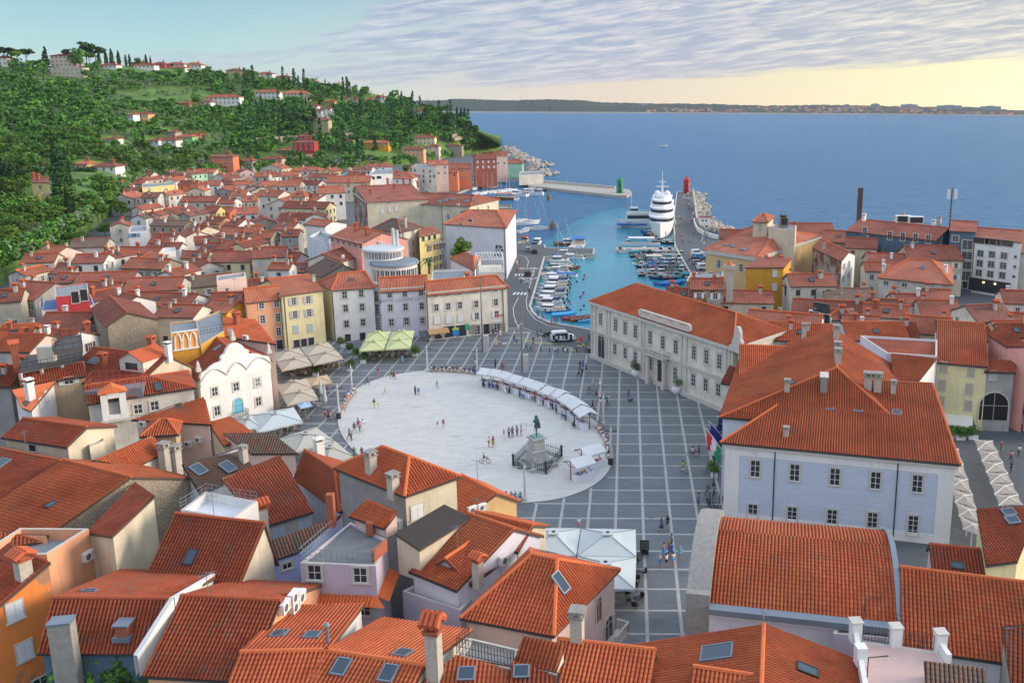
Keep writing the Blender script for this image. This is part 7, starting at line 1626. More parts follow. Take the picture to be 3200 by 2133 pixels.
def hull_mesh(L,B,H,m,deck,stripe=None):
 key=('hull',L,B,H,m.name,deck.name)
 if key in TEMPL:return TEMPL[key]
 mb=MB();n=10;rows=[]
 for i in range(n+1):
  s=i/n;x,w=hullpts(L,B,s);zt=H*(1+.35*s**2.5);xk=x-.08*L*s**3
  rows.append([(xk,0,-.35),(xk,w*.75,-.1),(x,w,zt),(x,w-min(w,.12),zt)])
 vs=[];
 for r_ in rows:vs+=r_+[(x,-y,z)for x,y,z in r_]
 f1=[];f2=[]
 for i in range(n):
  a,b=i*8,(i+1)*8
  f1+=[(a,b,b+1,a+1),(a+1,b+1,b+2,a+2),(a+2,b+2,b+3,a+3),(b+4,a+4,a+5,b+5),(b+5,a+5,a+6,b+6),(b+6,a+6,a+7,b+7)]
  f2+=[(a+3,b+3,b+7,a+7)]
 f1+=[(0,1,2,6,5,4)]
 mb.add(vs,f1,m);mb.add([(x,y,z-(.14 if L<12 else .02))for x,y,z in vs],f2,deck);TEMPL[key]=mb.mesh('hull');return TEMPL[key]
def bparts(kind,L,B,H,c2):
 key=('boat',kind,L,c2)
 if key in TEMPL:return TEMPL[key]
 W=col('white');out={};k2=col(c2)
 if kind in('motor','cabin'):
  mb=MB();hh=.75 if kind=='motor' else 1.35;z=H;mb.box((L*.08,0,z+hh/2),(L*.42,B*.74,hh),W,0,.78);mb.box((L*.08,0,z+hh*.6),(L*.40,B*.70,hh*.42),GLASSD(),0,.9);mb.box((L*.06,0,z+hh+.03),(L*.34,B*.62,.07),W);out['cabin']=mb.mesh('cabin')
  mb=MB();mb.box((-L*.27,0,H+.12),(L*.3,B*.6,.25),k2);mb.box((-L*.40,0,H+.3),(.5,B*.7,.4),k2);out['seat']=mb.mesh('seat')
  mb=MB();mb.box((-L*.52,0,H+.15),(.45,.4,.75),DARK(),0,.7);mb.box((-L*.52,0,-.2),(.2,.15,.8),DARK());out['outboard_motor']=mb.mesh('outboard_motor')
 if kind=='open':
  mb=MB()
  for s in(-.3,-.05,.2):mb.box((L*s,0,H-.03),(.3,B*.86,.06),col('brown'))
  out['thwart']=mb.mesh('thwart');mb=MB();mb.box((-L*.51,0,H+.1),(.35,.3,.6),DARK(),0,.7);out['outboard_motor']=mb.mesh('outboard_motor')
 if kind=='tarp':
  mb=MB();n=8;vs=[]
  for i in range(n+1):
   x,w=hullpts(L,B,i/n*.98);z=H*(1+.35*(i/n)**2.5)+.05;vs+=[(x,-w,z),(x,0,z+.38),(x,w,z)]
  mb.add(vs,[f for i in range(n)for f in((3*i,3*i+3,3*i+4,3*i+1),(3*i+1,3*i+4,3*i+5,3*i+2))],k2);out['tarpaulin']=mb.mesh('tarpaulin')
 if kind=='sail':
  mb=MB();mb.box((.04*L,0,H+.22),(L*.4,B*.5,.45),W,0,.8);mb.box((.04*L,0,H+.25),(L*.36,B*.52,.16),GLASSD(),0,.9);out['cabin']=mb.mesh('cabin')
  mb=MB();mb.tube([(.08*L,0,H),(.07*L,0,H+1.35*L)],[.09,.05],plain('mast_alu',(.5,.5,.5),.4,.3)if c2!='brown' else plain('mast_wood',(.30,.09,.04)),6)
  for s in(-1,1):mb.tube([(.07*L,0,H+1.3*L),(.05*L,s*B/2,H)],.012,DARK(),3);mb.tube([(.07*L,s*-.4,H+.75*L),(.07*L,s*.4,H+.75*L)],.03,DARK(),4)
  mb.tube([(.07*L,0,H+1.3*L),(.5*L,0,H*1.3)],.02,W,4);out['mast']=mb.mesh('mast')
  mb=MB();mb.tube([(.06*L,0,H+.9),(-.36*L,0,H+.95)],.16,k2 if c2!='brown' else W,6);out['boom']=mb.mesh('boom')
 if kind=='work':
  mb=MB();r=random.Random(L*10)
  for i in range(9):mb.box((r.uniform(-.35,.3)*L,r.uniform(-.3,.3)*B,H+.2),(r.uniform(.4,1.0),r.uniform(.4,.9),r.uniform(.3,.6)),col(r.choice(('red','grey','navy','teal','black','cream','maroon','orange'))),r.uniform(0,1))
  out['gear']=mb.mesh('crate')
  mb=MB();mb.box((L*.2,0,H+.75),(1.2,1.1,1.4),k2,0,.85);mb.box((L*.2,0,H+1.0),(1.1,1.15,.5),GLASSD(),0,.95);out['wheelhouse']=mb.mesh('wheelhouse')
 if kind=='canopy':
  mb=MB()
  for x in(-.32,.22):
   for s in(-1,1):mb.tube([(L*x,s*B*.4,H),(L*x,s*B*.4,H+1.9)],.04,DARK(),4)
  mb.box((-.05*L,0,H+1.95),(L*.62,B*.95,.12),k2);out['canopy']=mb.mesh('canopy')
  mb=MB();mb.box((.25*L,0,H+.6),(1.6,B*.6,1.2),W,0,.85);mb.box((.25*L,0,H+.8),(1.5,B*.62,.45),GLASSD(),0,.95);out['cabin']=mb.mesh('cabin')
 TEMPL[key]=out;return out
WATERZ=-1.2
def boat(kind,px,hdg,label,L=6.2,B=2.3,H=.65,c='white',c2='blue',cat='boat',group=None,name=None,deck='cream'):
 p=P(*px,WATERZ);o=empty(name or{'motor':'motorboat','cabin':'cabin_boat','open':'rowing_boat','tarp':'covered_boat','sail':'sailing_boat','work':'fishing_boat','canopy':'tour_boat'}[kind],p,label,cat,group,rad(hdg))
 link('hull',hull_mesh(L,B,H,col(c),col(deck)),o)
 for nm,me in bparts(kind,L,B,H,c2).items():link(nm,me,o)
 return o
rb_=random.Random(4)
# left quay row, bows towards the quay
LQ=[('motor',565,835,'blue'),('motor',490,868,'navy'),('tarp',460,905,'blue'),('motor',545,905,'grey'),('cabin',430,945,'white'),('open',450,975,'green'),('sail',470,1005,'brown'),('motor',420,1028,'grey'),('sail',400,1062,'navy'),('motor',380,1088,'grey'),('tarp',485,1068,'blue'),('motor',400,1115,'navy'),('cabin',400,1148,'grey'),('motor',380,1172,'beige'),('motor',375,1200,'grey'),('cabin',365,1228,'navy'),('motor',350,1260,'grey'),('motor',320,1300,'navy'),('cabin',345,1342,'grey'),('motor',350,1385,'beige')]
for i,(k,x,y,c2)in enumerate(LQ):
 what={'motor':'white motorboat with low windscreen','cabin':'white cabin cruiser','tarp':'boat under a blue cover','open':'green hulled open boat','sail':'sailing boat with %s mast'%('tall red brown' if c2=='brown' else 'pale')}[k]
 boat(k,T12(x,y),175+rb_.uniform(-9,6)if k!='sail' else 3,'%s, %s counted from the jetty along the left quay'%(what,ordw(i)),rb_.choice((7.2,8.0,8.8))if k!='sail' else 11.0,2.8,.8,{'open':'green','sail':'brown' if c2=='brown' else 'white'}.get(k,'white'),c2,group='boats along the left quay')
boat('open',T12(430,1398),8,'pale boat with blue gunwales near the quay bend',6.4,2.1,.6,'blue',deck='cream');boat('tarp',T12(482,1432),15,'bright blue open boat under its cover at the quay bend',6.2,2.3,.6,'sky','sky')
boat('open',T12(565,1465),12,'crimson rowing boat at the near end of the harbour',5.6,2.0,.6,'red',deck='red');boat('open',T12(645,1468),35,'varnished wooden boat beside the crimson one',7.0,2.3,.7,'brown',deck='brown');boat('open',T12(695,1485),25,'small bright blue boat against the palace corner',5.0,1.9,.55,'sky',deck='sky')
# jetty and behind
boat('canopy',T12(615,790),85,'blue and white tour boat with a domed canopy at the jetty',12,5.2,1.2,'white','blue');boat('cabin',T12(495,782),5,'brown varnished cabin boat behind the jetty',8,3,.9,'brown','brown')
boat('cabin',T12(228,785),80,'white cabin cruiser moored stern on behind two parked cars',8.5,3.2,1.1,'white','navy');boat('canopy',T12(108,775),80,'cream boat with dark red canopy by the museum corner',9,3.4,1.0,'cream','maroon')
boat('sail',T12(110,660),60,'blue and white yacht with awning by the quay',8,2.8,.9,'white','blue');boat('sail',T12(235,640),10,'white yacht with blue sail cover in open water',10,3,1.0,'white','blue');boat('sail',T12(135,590),20,'old white ketch with wooden deckhouse',12,3.6,1.3,'white','brown');boat('sail',T12(45,575),40,'white yacht half hidden by the museum roof',9,3,1,'white','navy')
boat('cabin',T12(165,320),170,'big white motor yacht at the breakwater root',15,4.4,1.8,'white','navy');boat('cabin',T12(60,330),150,'white motor yacht left of the big one',12,4,1.5,'white','navy');boat('motor',T12(200,285),175,'grey flybridge boat tucked behind the big motor yacht',10,3.4,1.3,'white','grey');boat('cabin',T12(20,360),110,'white motor yacht closest to the green tower house',11,3.6,1.4,'white','grey');boat('motor',T12(260,290),200,'dark workboat by the breakwater wall',7,2.6,.8,'black','black')
boat('canopy',T11(2270,365),175,'orange and black wooden galley moored in the marina',14,4,1.4,'brown','orange')
k=0
for row_,(x0,y0,x1,y1,n)in enumerate(((1775,255,2060,215,12),(1790,285,2200,250,14),(2040,318,2340,285,8))):
 for i in range(n):
  x=x0+(x1-x0)*i/(n-1)+rb_.uniform(-6,6);y=y0+(y1-y0)*i/(n-1)+rb_.uniform(-4,4)
  boat('sail',T11(x,y),rb_.choice((60,70,240)),'white sailing yacht, %s in the %s marina row counted from the town side'%(ordw(i),('far','middle','near')[row_]),rb_.choice((8.0,10.0)),3,1,'white','navy',group='yachts in the marina')
  # right quay: working boats
n_=0
for ri,(y,x0,x1,n)in enumerate(((855,1170,1480,5),(890,1160,1530,6),(925,1190,1560,6),(960,1210,1590,6),(995,1230,1600,6),(1030,1250,1600,5),(1065,1260,1560,5),(1095,1360,1560,3))):
 for i in range(n):
  x=x0+(x1-x0)*i/(n-1)+rb_.uniform(-12,12);k='work' if(i+ri)%5 else 'tarp';c=rb_.choice(('white','grey','navy','black','teal','white'))
  boat(k,T12(x,y),rb_.choice((0,8,172,185)),'%s %s, %s from left in %s fish quay rank'%(c,'boat full of crates' if k=='work' else 'covered boat',ordw(i),ordw(ri)),rb_.choice((6.0,6.8,7.6)),2.5,.7,c,rb_.choice(('white','grey','cream'))if k=='work' else rb_.choice(('blue','grey','teal')),group='working boats at the fish quay')
boat('canopy',T12(1255,890),5,'fishing boat with wide grey brown canopy and white cabin',9,3,.9,'grey','beige');boat('canopy',T12(1315,955),4,'second canopied fishing boat in front of the first',8,2.8,.8,'navy','cream')
boat('tarp',T12(1460,1150),10,'royal blue covered boat nearest the palace roof',7,2.4,.7,'blue','blue');boat('tarp',T12(1500,1140),12,'sky blue covered boat nearest the palace roof',6.5,2.3,.7,'sky','sky');boat('open',T12(1390,1150),170,'blue open boat left of the royal blue one',6,2.1,.6,'blue')
for i,(x,y,c,c2,kd)in enumerate(((1275,672,'blue','white','open'),(1330,665,'sky','white','cabin'),(1300,700,'navy','white','work'),(1330,722,'green','yellow','work'),(1340,745,'white','orange','work'),(1390,770,'black','grey','work'))):boat(kd,T12(x,y),178,'%s boat with %s fittings, %s behind the fish quay pier'%(c,c2,ordw(i)),8.5,2.6,.8,c,c2)
boat('canopy',T12(1170,785),178,'long white passenger launch with a railed open deck',15,3.4,.9,'white','white',deck='grey');boat('work',T12(1030,850),178,'white rigid boat at the pier end',6.5,2.4,.7,'white','grey')
mb=MB();q=[P(*T12(*x))for x in((955,820),(1520,830),(1520,800),(960,795))];mb.prism([(p.x,p.y)for p in q],-2.5,-.2,QUAY);tag(mb.build('fish_quay_pier'),'low concrete pier reaching out from the fish quay','pier')
# the passenger ship and the great white yacht
sh=empty('passenger_ship',P(*T12(1235,618),WATERZ),'white and blue two deck passenger ship moored in front of the great yacht','ship',None,rad(182));link('hull',hull_mesh(24,5.2,2.0,col('white'),col('grey')),sh);sh.scale=(1,1,1.35)
mb=MB();mb.box((-1,0,3.1),(18,4.6,2.2),col('white'));mb.box((-1,0,3.3),(17.6,4.66,1.0),GLASSD());mb.box((-1.5,0,4.3),(19,4.9,.2),col('cream'));mb.build('deckhouse',sh)
mb=MB();mb.box((5,0,5.2),(3,3,1.7),col('white'));mb.box((5,0,5.4),(3.05,3.05,.6),GLASSD());mb.tube([(6,0,6),(6,0,10)],.1,col('white'),5);railing(mb,[(-10,2.3,4.4),(3,2.3,4.4)],1,1.5,col('white'));mb.build('bridge',sh)
mb=MB();mb.box((6,0,1.1),(12,5.25,.5),col('blue'));mb.build('blue_stripe',sh)
e0,e1=P(1548,565),P(1556,441);dy=(e1-e0).normalized();bow=P(1516,556,WATERZ);ya_=empty('motor_yacht',bow+dy*26,'great white motor yacht with stacked decks moored along the mole','yacht',None,math.atan2(-dy.y,-dy.x))
link('hull',hull_mesh(50,10,5.0,col('white'),col('white')),ya_)
def tier(z,h,x0,x1,w,band=True):
 mb=MB();K=10;pl=[(x0,-w/2),(x1-w*.9,-w/2)]+[(x1-w*.9+w*.9*math.sin(math.pi*i/(2*K)),-w/2*math.cos(math.pi*i/(2*K)))for i in range(1,K)]
 pl=pl+[(x1,0)]+[(x,-y)for x,y in pl[::-1]];mb.prism(pl,z,z+h,col('white'))
 if band:mb.prism([(x*1.0+.06*(1 if x>0 else-1),y*1.015)for x,y in pl],z+h*.38,z+h*.80,GLASSD())
 mb.prism([(x+.35*(1 if x>0 else-1),y*1.05)for x,y in pl],z+h-.12,z+h+.14,col('white'));mb.build('deck',ya_)
tier(5.0,2.7,-22,17,9.2);tier(7.8,2.6,-19,12,8.6);tier(10.5,2.4,-14,8,7.4);tier(13.0,1.2,-10,3,6,False)
mb=MB();W=col('white');mb.box((-4,0,17),(1.2,1.0,6),W,0,.5);mb.box((-4,0,17.2),(.8,5,.3),W);mb.box((-4,0,19),(.6,3.2,.25),W);mb.tube([(-4,0,20),(-4,0,23)],.1,W,5);mb.build('mast',ya_)
for s in(-1,1):mb=MB();mb.lathe([(.9,0)]+[(1.15*math.cos(a*.26),.7+1.15*math.sin(a*.26))for a in range(-1,6)]+[(.02,1.85)],W,14,(-1.5,s*1.9,14.1));mb.build('radar_dome',ya_,smooth=True)
sp=empty('speedboat',P(1524,336,WATERZ),'tiny speedboat far out on the open sea','boat');link('hull',hull_mesh(9,3,1.2,col('white'),col('cream')),sp);mb=MB();mb.box((0,0,1.7),(3,2,1.2),col('grey'));mb.build('cabin',sp)
# harbour lights
for px,c,lab in(((1424,443),(.01,.22,.09),'green tapering harbour light on the breakwater end'),((1577,442),(.48,.015,.02),'red tapering harbour light at the end of the mole')):
 o=empty('harbour_light',P(*px,.3),lab,'lighthouse');m=plain('light_'+lab[:5],c,.5,0,.1);mb=MB();mb.lathe([(2.1,0),(2.1,.6),(1.9,.7),(1.55,6.2),(1.9,6.4),(1.9,6.7)],m,6);mb.build('tower',o);mb=MB();mb.lathe([(1.95,6.7),(.3,8.4),(.3,8.9),(.02,9.6)],m,6);mb.build('roof',o);mb=MB();mb.box((0,-1.62,3.9),(.7,.1,1.3),GLASSD());mb.build('window',o);mb=MB();mb.box((0,-1.85,1.2),(.9,.12,2.0),DARK());mb.build('door',o)
for x,y,lab in((340,358,'mooring dolphin of grey piles in the outer basin'),(374,625,'mooring dolphin of brown piles in the middle basin')):
 o=empty('mooring_post',P(*T12(x,y+12),WATERZ),lab,'mooring post');mb=MB();mb.lathe([(1.2,-1),(1.2,2.4),(1.0,2.6)],plain('piles',(.16,.13,.09)),8);mb.build('piles',o);mb=MB();mb.lathe([(.5,2.6),(.4,3.5),(.02,3.7)],plain('piles',(.1,.1,.09)),8);mb.build('cap',o)
bu=plain('buoy_dark',(.03,.03,.04));bp=plain('buoy_pink',(.6,.08,.15));mbs=[]
for m in(bu,bp):mb=MB();mb.lathe([(.02,-.2),(.28,0),(.3,.2),(.02,.45)],m,8);mbs.append(mb.mesh('buoy'))
for i in range(20):
 x,y=480+rb_.uniform(0,190),1000+i*20;k=i%4==0;o=link('buoy',mbs[k],None,P(*T12(x,y),WATERZ));tag(o,('round pink mooring buoy' if k else 'round dark mooring buoy')+' on the water beside the left boat row','buoy','pink buoys' if k else 'dark buoys')
for i,(x,y)in enumerate(((1118,700),(1412,770),(1498,790),(1195,1010),(1228,1090),(1640,1010),(1320,1050))):
 o=empty('mooring_pile',P(*T12(x,y),WATERZ),'grey mooring pile, %s from the left among the fish quay boats'%ordw(sorted([1118,1412,1498,1195,1228,1640,1320]).index(x)),'mooring post','mooring piles');mb=MB();mb.tube([(0,0,-1),(0,0,4.5)],.16,GREYCON(),6);mb.lathe([(.2,4.5),(.05,4.8)],WHITE(),6);mb.build('pile',o)
 # ------------------------------------------------------------------ people
def skinmesh(name,V,E,Rd,sub=1):
 me=bpy.data.meshes.new(name);me.from_pydata(V,E,[]);o=bpy.data.objects.new(name,me);COL.objects.link(o);bpy.context.view_layer.objects.active=o
 m=o.modifiers.new('skin','SKIN');sv=me.skin_vertices[0].data
 for i,r_ in enumerate(Rd):sv[i].radius=(r_,r_*.85)if not hasattr(r_,'__len__')else r_;sv[i].use_root=(i==0)
 o.modifiers.new('sub','SUBSURF').levels=sub;dg=bpy.context.evaluated_depsgraph_get();out=bpy.data.meshes.new_from_object(o.evaluated_get(dg));out.name=name;bpy.data.objects.remove(o)
 for p in out.polygons:p.use_smooth=True
 return out
def pose(kind):
 J={'pel':(0,0,.93),'wai':(0,0,1.08),'che':(0,0,1.28),'nek':(0,0,1.44),'jaw':(0,.03,1.51),'hea':(0,.015,1.60),'top':(0,0,1.68)}
 for s,n in((-1,'l'),(1,'r')):
  a={'stand':0,'walk':.22*s,'sit':0}[kind]
  J['sh'+n]=(.17*s,0,1.39);J['el'+n]=(.23*s,-a*.7,1.12);J['wr'+n]=(.23*s,-a*1.3+.09,.90);J['ha'+n]=(.225*s,-a*1.4+.13,.80)
  J['hi'+n]=(.085*s,0,.88);J['kn'+n]=(.09*s,a+.03,.49);J['an'+n]=(.09*s,a*1.7-.05,.085);J['to'+n]=(.10*s,a*1.7+.12,.035)
  if kind=='sit':J['kn'+n]=(.11*s,.44,.90);J['an'+n]=(.11*s,.48,.48);J['to'+n]=(.12*s,.64,.45);J['el'+n]=(.25*s,.08,1.12);J['wr'+n]=(.17*s,.28,1.02);J['ha'+n]=(.14*s,.36,1.0)
 if kind=='sit':J={k:(x,y,z-.43)for k,(x,y,z)in J.items()}
 return J
RAD={'pel':.125,'wai':.115,'che':.14,'nek':.052,'jaw':.07,'hea':.09,'top':.06,'sh':.06,'el':.042,'wr':.03,'ha':.036,'hi':.09,'kn':.058,'an':.04,'to':.036}
BONES=[('pel','wai'),('wai','che'),('che','nek'),('nek','jaw'),('jaw','hea'),('hea','top')]+[(a+n,b+n)if a not in('che','pel')else(a,b+n)for n in 'lr' for a,b in(('che','sh'),('sh','el'),('el','wr'),('wr','ha'),('pel','hi'),('hi','kn'),('kn','an'),('an','to'))]
def limb(J,bones,extra_r,name,cut=None):
 names=[];
 for a,b in bones:
  for q in(a,b):
   if q not in names:names.append(q)
 V=[J[q]for q in names];Rd=[RAD[q[:-1]if q[-1]in 'lr' and q[:-1]in RAD else q]+extra_r for q in names]
 return skinmesh(name,V,[(names.index(a),names.index(b))for a,b in bones],Rd)
PM={}
for kd in('stand','walk','sit'):
 J=pose(kd);J['slel']=J['slel']if 'slel' in J else None;J.pop('slel')
 mid=lambda a,b,t:tuple(J[a][i]+(J[b][i]-J[a][i])*t for i in range(3))
 PM[kd,'body']=limb(J,BONES,0,'person')
 for n in 'lr':J['sl'+n]=mid('sh'+n,'el'+n,.7);J['th'+n]=mid('hi'+n,'kn'+n,.75);RAD['sl']=.048;RAD['th']=.07
 PM[kd,'shirt']=limb(J,[('che','wai'),('wai','pel')]+[x for n in 'lr' for x in(('che','sh'+n),('sh'+n,'sl'+n))],.022,'shirt')
 PM[kd,'shorts']=limb(J,[x for n in 'lr' for x in(('pel','hi'+n),('hi'+n,'th'+n))],.026,'shorts')
 PM[kd,'trousers']=limb(J,[x for n in 'lr' for x in(('pel','hi'+n),('hi'+n,'kn'+n),('kn'+n,'an'+n))],.022,'trousers')
 mb=MB();z=J['pel'][2];mb.lathe([(.15,.12),(.17,0),(.22,-.2),(.28,-.42)],col('white'),12,(0,0 if kd!='sit' else .12,z));PM[kd,'dress']=mb.mesh('skirt')
 h=J['hea'];mb=MB();mb.lathe([(.085,-.10),(.108,-.02),(.10,.07),(.06,.115),(.01,.125)],col('brown'),10,(h[0],h[1]-.028,h[2]));PM[kd,'hair']=mb.mesh('hair',True)
SKINM=plain('skin_tone',(.46,.25,.16),.6,0,.08)
HAIRM=[plain('hair_%d'%i,c,.7)for i,c in enumerate(((.02,.013,.01),(.06,.03,.015),(.28,.17,.07),(.3,.3,.3)))]
rp=random.Random(77)
def setm(o,m):
 if not o.data.materials:o.data.materials.append(m)
 o.material_slots[0].link='OBJECT';o.material_slots[0].material=m;return o
def person(p,kind,top,bot,label,h=1.72,rz=None,low='trousers',hair=None,group=None):
 """p: where the feet (or the seat, for a sitting person) rest"""
 s=h/1.72;rz=rp.uniform(0,6.28)if rz is None else rz
 o=link('person',PM[kind,'body'],None,p,rz,s);tag(o,label,'person',group);setm(o,SKINM)
 setm(link('shirt',PM[kind,'shirt'],o),col(top));setm(link(low if low!='dress' else 'skirt',PM[kind,low],o),col(bot));setm(link('hair',PM[kind,'hair'],o),HAIRM[rp.randrange(4)if hair is None else hair]);return o
def onov(t,x,y):p=P(*t(x,y));z=.106 if in_ell(p.x,p.y)else .012;return P(*t(x,y),z)
def PP(t,lst):
 for x,y,kd,top,bot,lab,*k in lst:
  kw={}
  for q in k:
   if isinstance(q,str):kw['low']=q
   elif q>3:kw['rz']=rad(q)
   else:kw['h']=q
  person(onov(t,x,y),kd,top,bot,lab,**kw)
PP(T21,[(1025,596,'walk','navy','denim','person in dark top and jeans stepping onto the oval'),(1122,520,'stand','black','pink','person in black top and pink trousers on the grey paving'),(1250,530,'walk','khaki','black','person in khaki walking beside a maroon dress'),(1268,538,'walk','maroon','maroon','person in a long maroon dress at the oval rim','dress'),(1345,395,'stand','sky','sky','person in a long blue robe by the green parasols','dress'),(1338,395,'stand','black','brown','person in black half hidden by the blue robe'),(1187,680,'walk','white','lime','child in white shirt and lime shorts, alone on the oval',1.3,'shorts'),(1465,688,'stand','black','black','person all in black beside a blue shirted child'),(1494,688,'stand','blue','blue','child in bright blue holding a ball',1.45,'shorts'),(1665,622,'walk','grey','grey','child in grey running across the oval',1.45),(1088,808,'stand','black','lime','person in black with lime leggings beside a toddler'),(1125,812,'walk','white','white','toddler in white on the oval',.95,'shorts'),(1668,995,'walk','black','white','small child in black top and white trousers',1.15),(1722,985,'walk','red','brown','child in red vest and dark shorts',1.4,'shorts'),(905,1030,'walk','black','black','person in black shorts striding on the oval','shorts'),(955,1025,'walk','pink','denim','person in pink shirt in a walking family'),(985,1005,'walk','white','white','person in white in a walking family'),(940,985,'walk','blue','navy','person in blue behind the pink shirt',1.6),(875,1105,'walk','grey','black','person in grey with backpack near the oval rim'),(860,1095,'walk','brown','brown','person in brown walking close to a grey backpacker'),(640,910,'walk','pink','red','person in pink and red by the dark bin','shorts'),(668,918,'walk','black','black','person in black skirt with white bag','dress'),(708,905,'walk','beige','beige','person in beige walking away past the bin'),(790,565,'walk','pink','white','small child in blue hat and pink shirt',1.1,'shorts'),(2140,1165,'stand','white','khaki','person in white facing a red dress on the oval','shorts'),(2180,1165,'stand','red','khaki','person in red dress with a shoulder bag','dress'),(2280,1098,'stand','navy','white','person in navy top and white trousers by the statue'),(2325,1080,'stand','grey','black','person in check shirt by the statue group'),(2180,145,'walk','black','black','person in black dress by the shop fronts','dress'),(2222,150,'walk','purple','purple','person in lilac by the shop fronts'),(2245,155,'walk','cream','cream','person in long cream dress by the shop fronts','dress'),(2210,240,'walk','cream','cream','person in cream robe walking a dog','dress'),(2230,250,'walk','white','khaki','person in white shirt walking beside the cream robe','shorts'),(2200,435,'stand','black','navy','person in black looking at a phone behind the stalls'),(2262,448,'stand','teal','navy','person in teal top behind the stalls'),(2275,455,'stand','pink','pink','person in bright pink behind the stalls'),(2017,412,'stand','teal','white','person in turquoise by a lamp column'),(2012,500,'stand','blue','blue','person in royal blue dress by the bench','dress'),(1652,165,'stand','green','green','person in green at the shop doorway'),(810,400,'stand','black','black','waiter in black beside the beige parasols'),(905,1262,'stand','green','green','person in green below the cream parasol'),(975,1262,'stand','black','black','dark haired person at the roof edge below the oval')])
PP(T22,[(5,1075,'stand','brown','black','person in brown posing left of the statue'),(47,1062,'stand','sky','denim','person in pale blue shirt posing left of the statue'),(85,1065,'stand','pink','pink','person in long pink trouser suit posing left of the statue'),(740,825,'walk','black','black','person in black walking away from the stalls'),(775,725,'walk','red','black','person in red shirt and dark shorts','shorts'),(812,805,'walk','white','beige','person with navy backpack in a group of four','shorts'),(848,812,'walk','white','grey','person in white shirt and grey trousers in the group of four'),(872,790,'walk','teal','navy','person in teal shirt in the group of four'),(888,772,'walk','cream','cream','person in cream cap in the group of four'),(1070,730,'walk','green','green','person in green patterned dress with a dark dog','dress'),(743,600,'walk','beige','beige','person in tan beach dress','dress'),(810,608,'walk','white','white','person in short white dress','dress'),(613,522,'walk','brown','black','person in brown print top in the group of five'),(645,520,'walk','black','black','person in long black in the group of five'),(625,455,'walk','black','navy','person in black shirt in the group of five'),(680,482,'walk','black','black','person in black shorts in the group of five','shorts'),(655,450,'walk','blue','blue','person in blue dress in the group of five','dress'),(1658,1262,'stand','white','red','person in red shorts bent over an upturned bicycle','shorts'),(1718,1250,'stand','black','black','person in black watching the bicycle repair','shorts'),(605,222,'walk','orange','orange','person in long orange dress by the van','dress'),(632,210,'walk','pink','red','person in pink by the van','shorts'),(650,212,'walk','pink','pink','second person in pink right of the van','shorts'),(682,262,'walk','green','green','person in green shorts by the palace corner','shorts'),(708,190,'stand','black','black','person in black at the palace corner'),(470,292,'stand','lime','black','person in bright yellow jacket'),(490,300,'walk','purple','white','person in patterned dress beside the yellow jacket','dress'),(400,318,'walk','white','navy','person in white top by the bollards'),(130,280,'walk','black','denim','person in black top by the flagpole'),(172,292,'walk','sky','navy','person in pale blue with a backpack by the flagpole'),(198,290,'walk','pink','pink','child in pink by the flagpole',1.3,'dress'),(197,222,'walk','maroon','navy','person in maroon beyond the flagpole'),(38,130,'walk','pink','green','person in pink and green near the crossing','shorts'),(85,55,'walk','white','white','person in white on the quay road')])
PP(T12,[(285,1470,'walk','red','red','person in red on the quay bend'),(365,1510,'stand','red','red','person in red standing on the quay, first of three'),(395,1505,'stand','maroon','red','person in dark red, second of three on the quay'),(415,1495,'stand','navy','navy','person in navy, third of three on the quay'),(237,1440,'stand','black','black','person in black by a yellow bollard'),(153,1232,'walk','black','black','person in black on the crossing, left of a pair'),(167,1230,'walk','navy','navy','person in navy on the crossing, right of a pair'),(80,1130,'walk','beige','navy','person in beige on the quay road'),(95,1128,'walk','white','navy','person in white on the quay road beside the beige one'),(45,1045,'walk','black','black','person in black by the museum wall'),(65,1015,'walk','red','red','person in red by the museum wall'),(47,965,'walk','white','white','person in white by the museum wall'),(72,960,'walk','brown','brown','person in brown by the museum wall')])
for i in range(46):
 if i<18:x,y=rp.uniform(1595,1690),rp.uniform(300,470)
 elif i<34:x,y=rp.uniform(1530,1660),rp.uniform(530,620)
 else:x,y=rp.uniform(1530,1830),rp.uniform(680,800)
 t_,b_=rp.choice(('white','black','red','sky','navy','pink','green','orange')),rp.choice(('navy','black','khaki','white','denim'))
 person(P(*T12(x,y)),rp.choice(('walk','stand')),t_,b_,'person in %s top and %s bottoms among the strollers on the mole'%(t_,b_),group='%s and %s strollers on the mole'%(t_,b_))
for i in range(16):t_=rp.choice(('white','black','red','sky'));person(P(*T11(rp.uniform(2070,2200),rp.uniform(165,200))),'walk',t_,'navy','person in %s top on the marina promenade'%t_,group='%s topped people on the promenade'%t_)
PP(T32,[(615,165,'walk','white','pink','person with white backpack behind the white parasols','shorts'),(1372,175,'walk','navy','navy','person with a yellow backpack','dress'),(1428,150,'walk','black','black','person in black with a backpack','shorts'),(1360,505,'stand','white','sky','person in pale shorts taking a photo in the near group','shorts'),(1420,505,'stand','white','black','person in white with hands on hips in the near group','shorts'),(1482,495,'walk','white','sky','person in white shirt and blue shorts in the near group','shorts'),(1545,440,'walk','sky','sky','person in blue tunic walking right of the near group','shorts'),(1395,405,'stand','pink','sky','person in blue skirt in the near group','dress'),(1445,375,'walk','khaki','maroon','person in mustard top in the near group'),(1465,330,'stand','denim','black','tall person in denim blue at the back of the near group',1.85),(1465,400,'stand','blue','blue','person in blue dress in the middle of the near group','dress'),(925,1040,'stand','white','red','person on the stone stair of the pale Venetian house')])
PP(T23,[(2140,1215,'walk','red','green','person in red top and green skirt in the shady lane','dress'),(2300,1250,'walk','white','black','person in white in the shady lane'),(2230,1300,'walk','pink','black','person in pink in the shady lane'),(2230,1400,'walk','black','black','person in black in the shady lane'),(2035,880,'walk','white','white','person in white in the passage'),(2090,870,'walk','cream','cream','second figure in cream in the passage')])
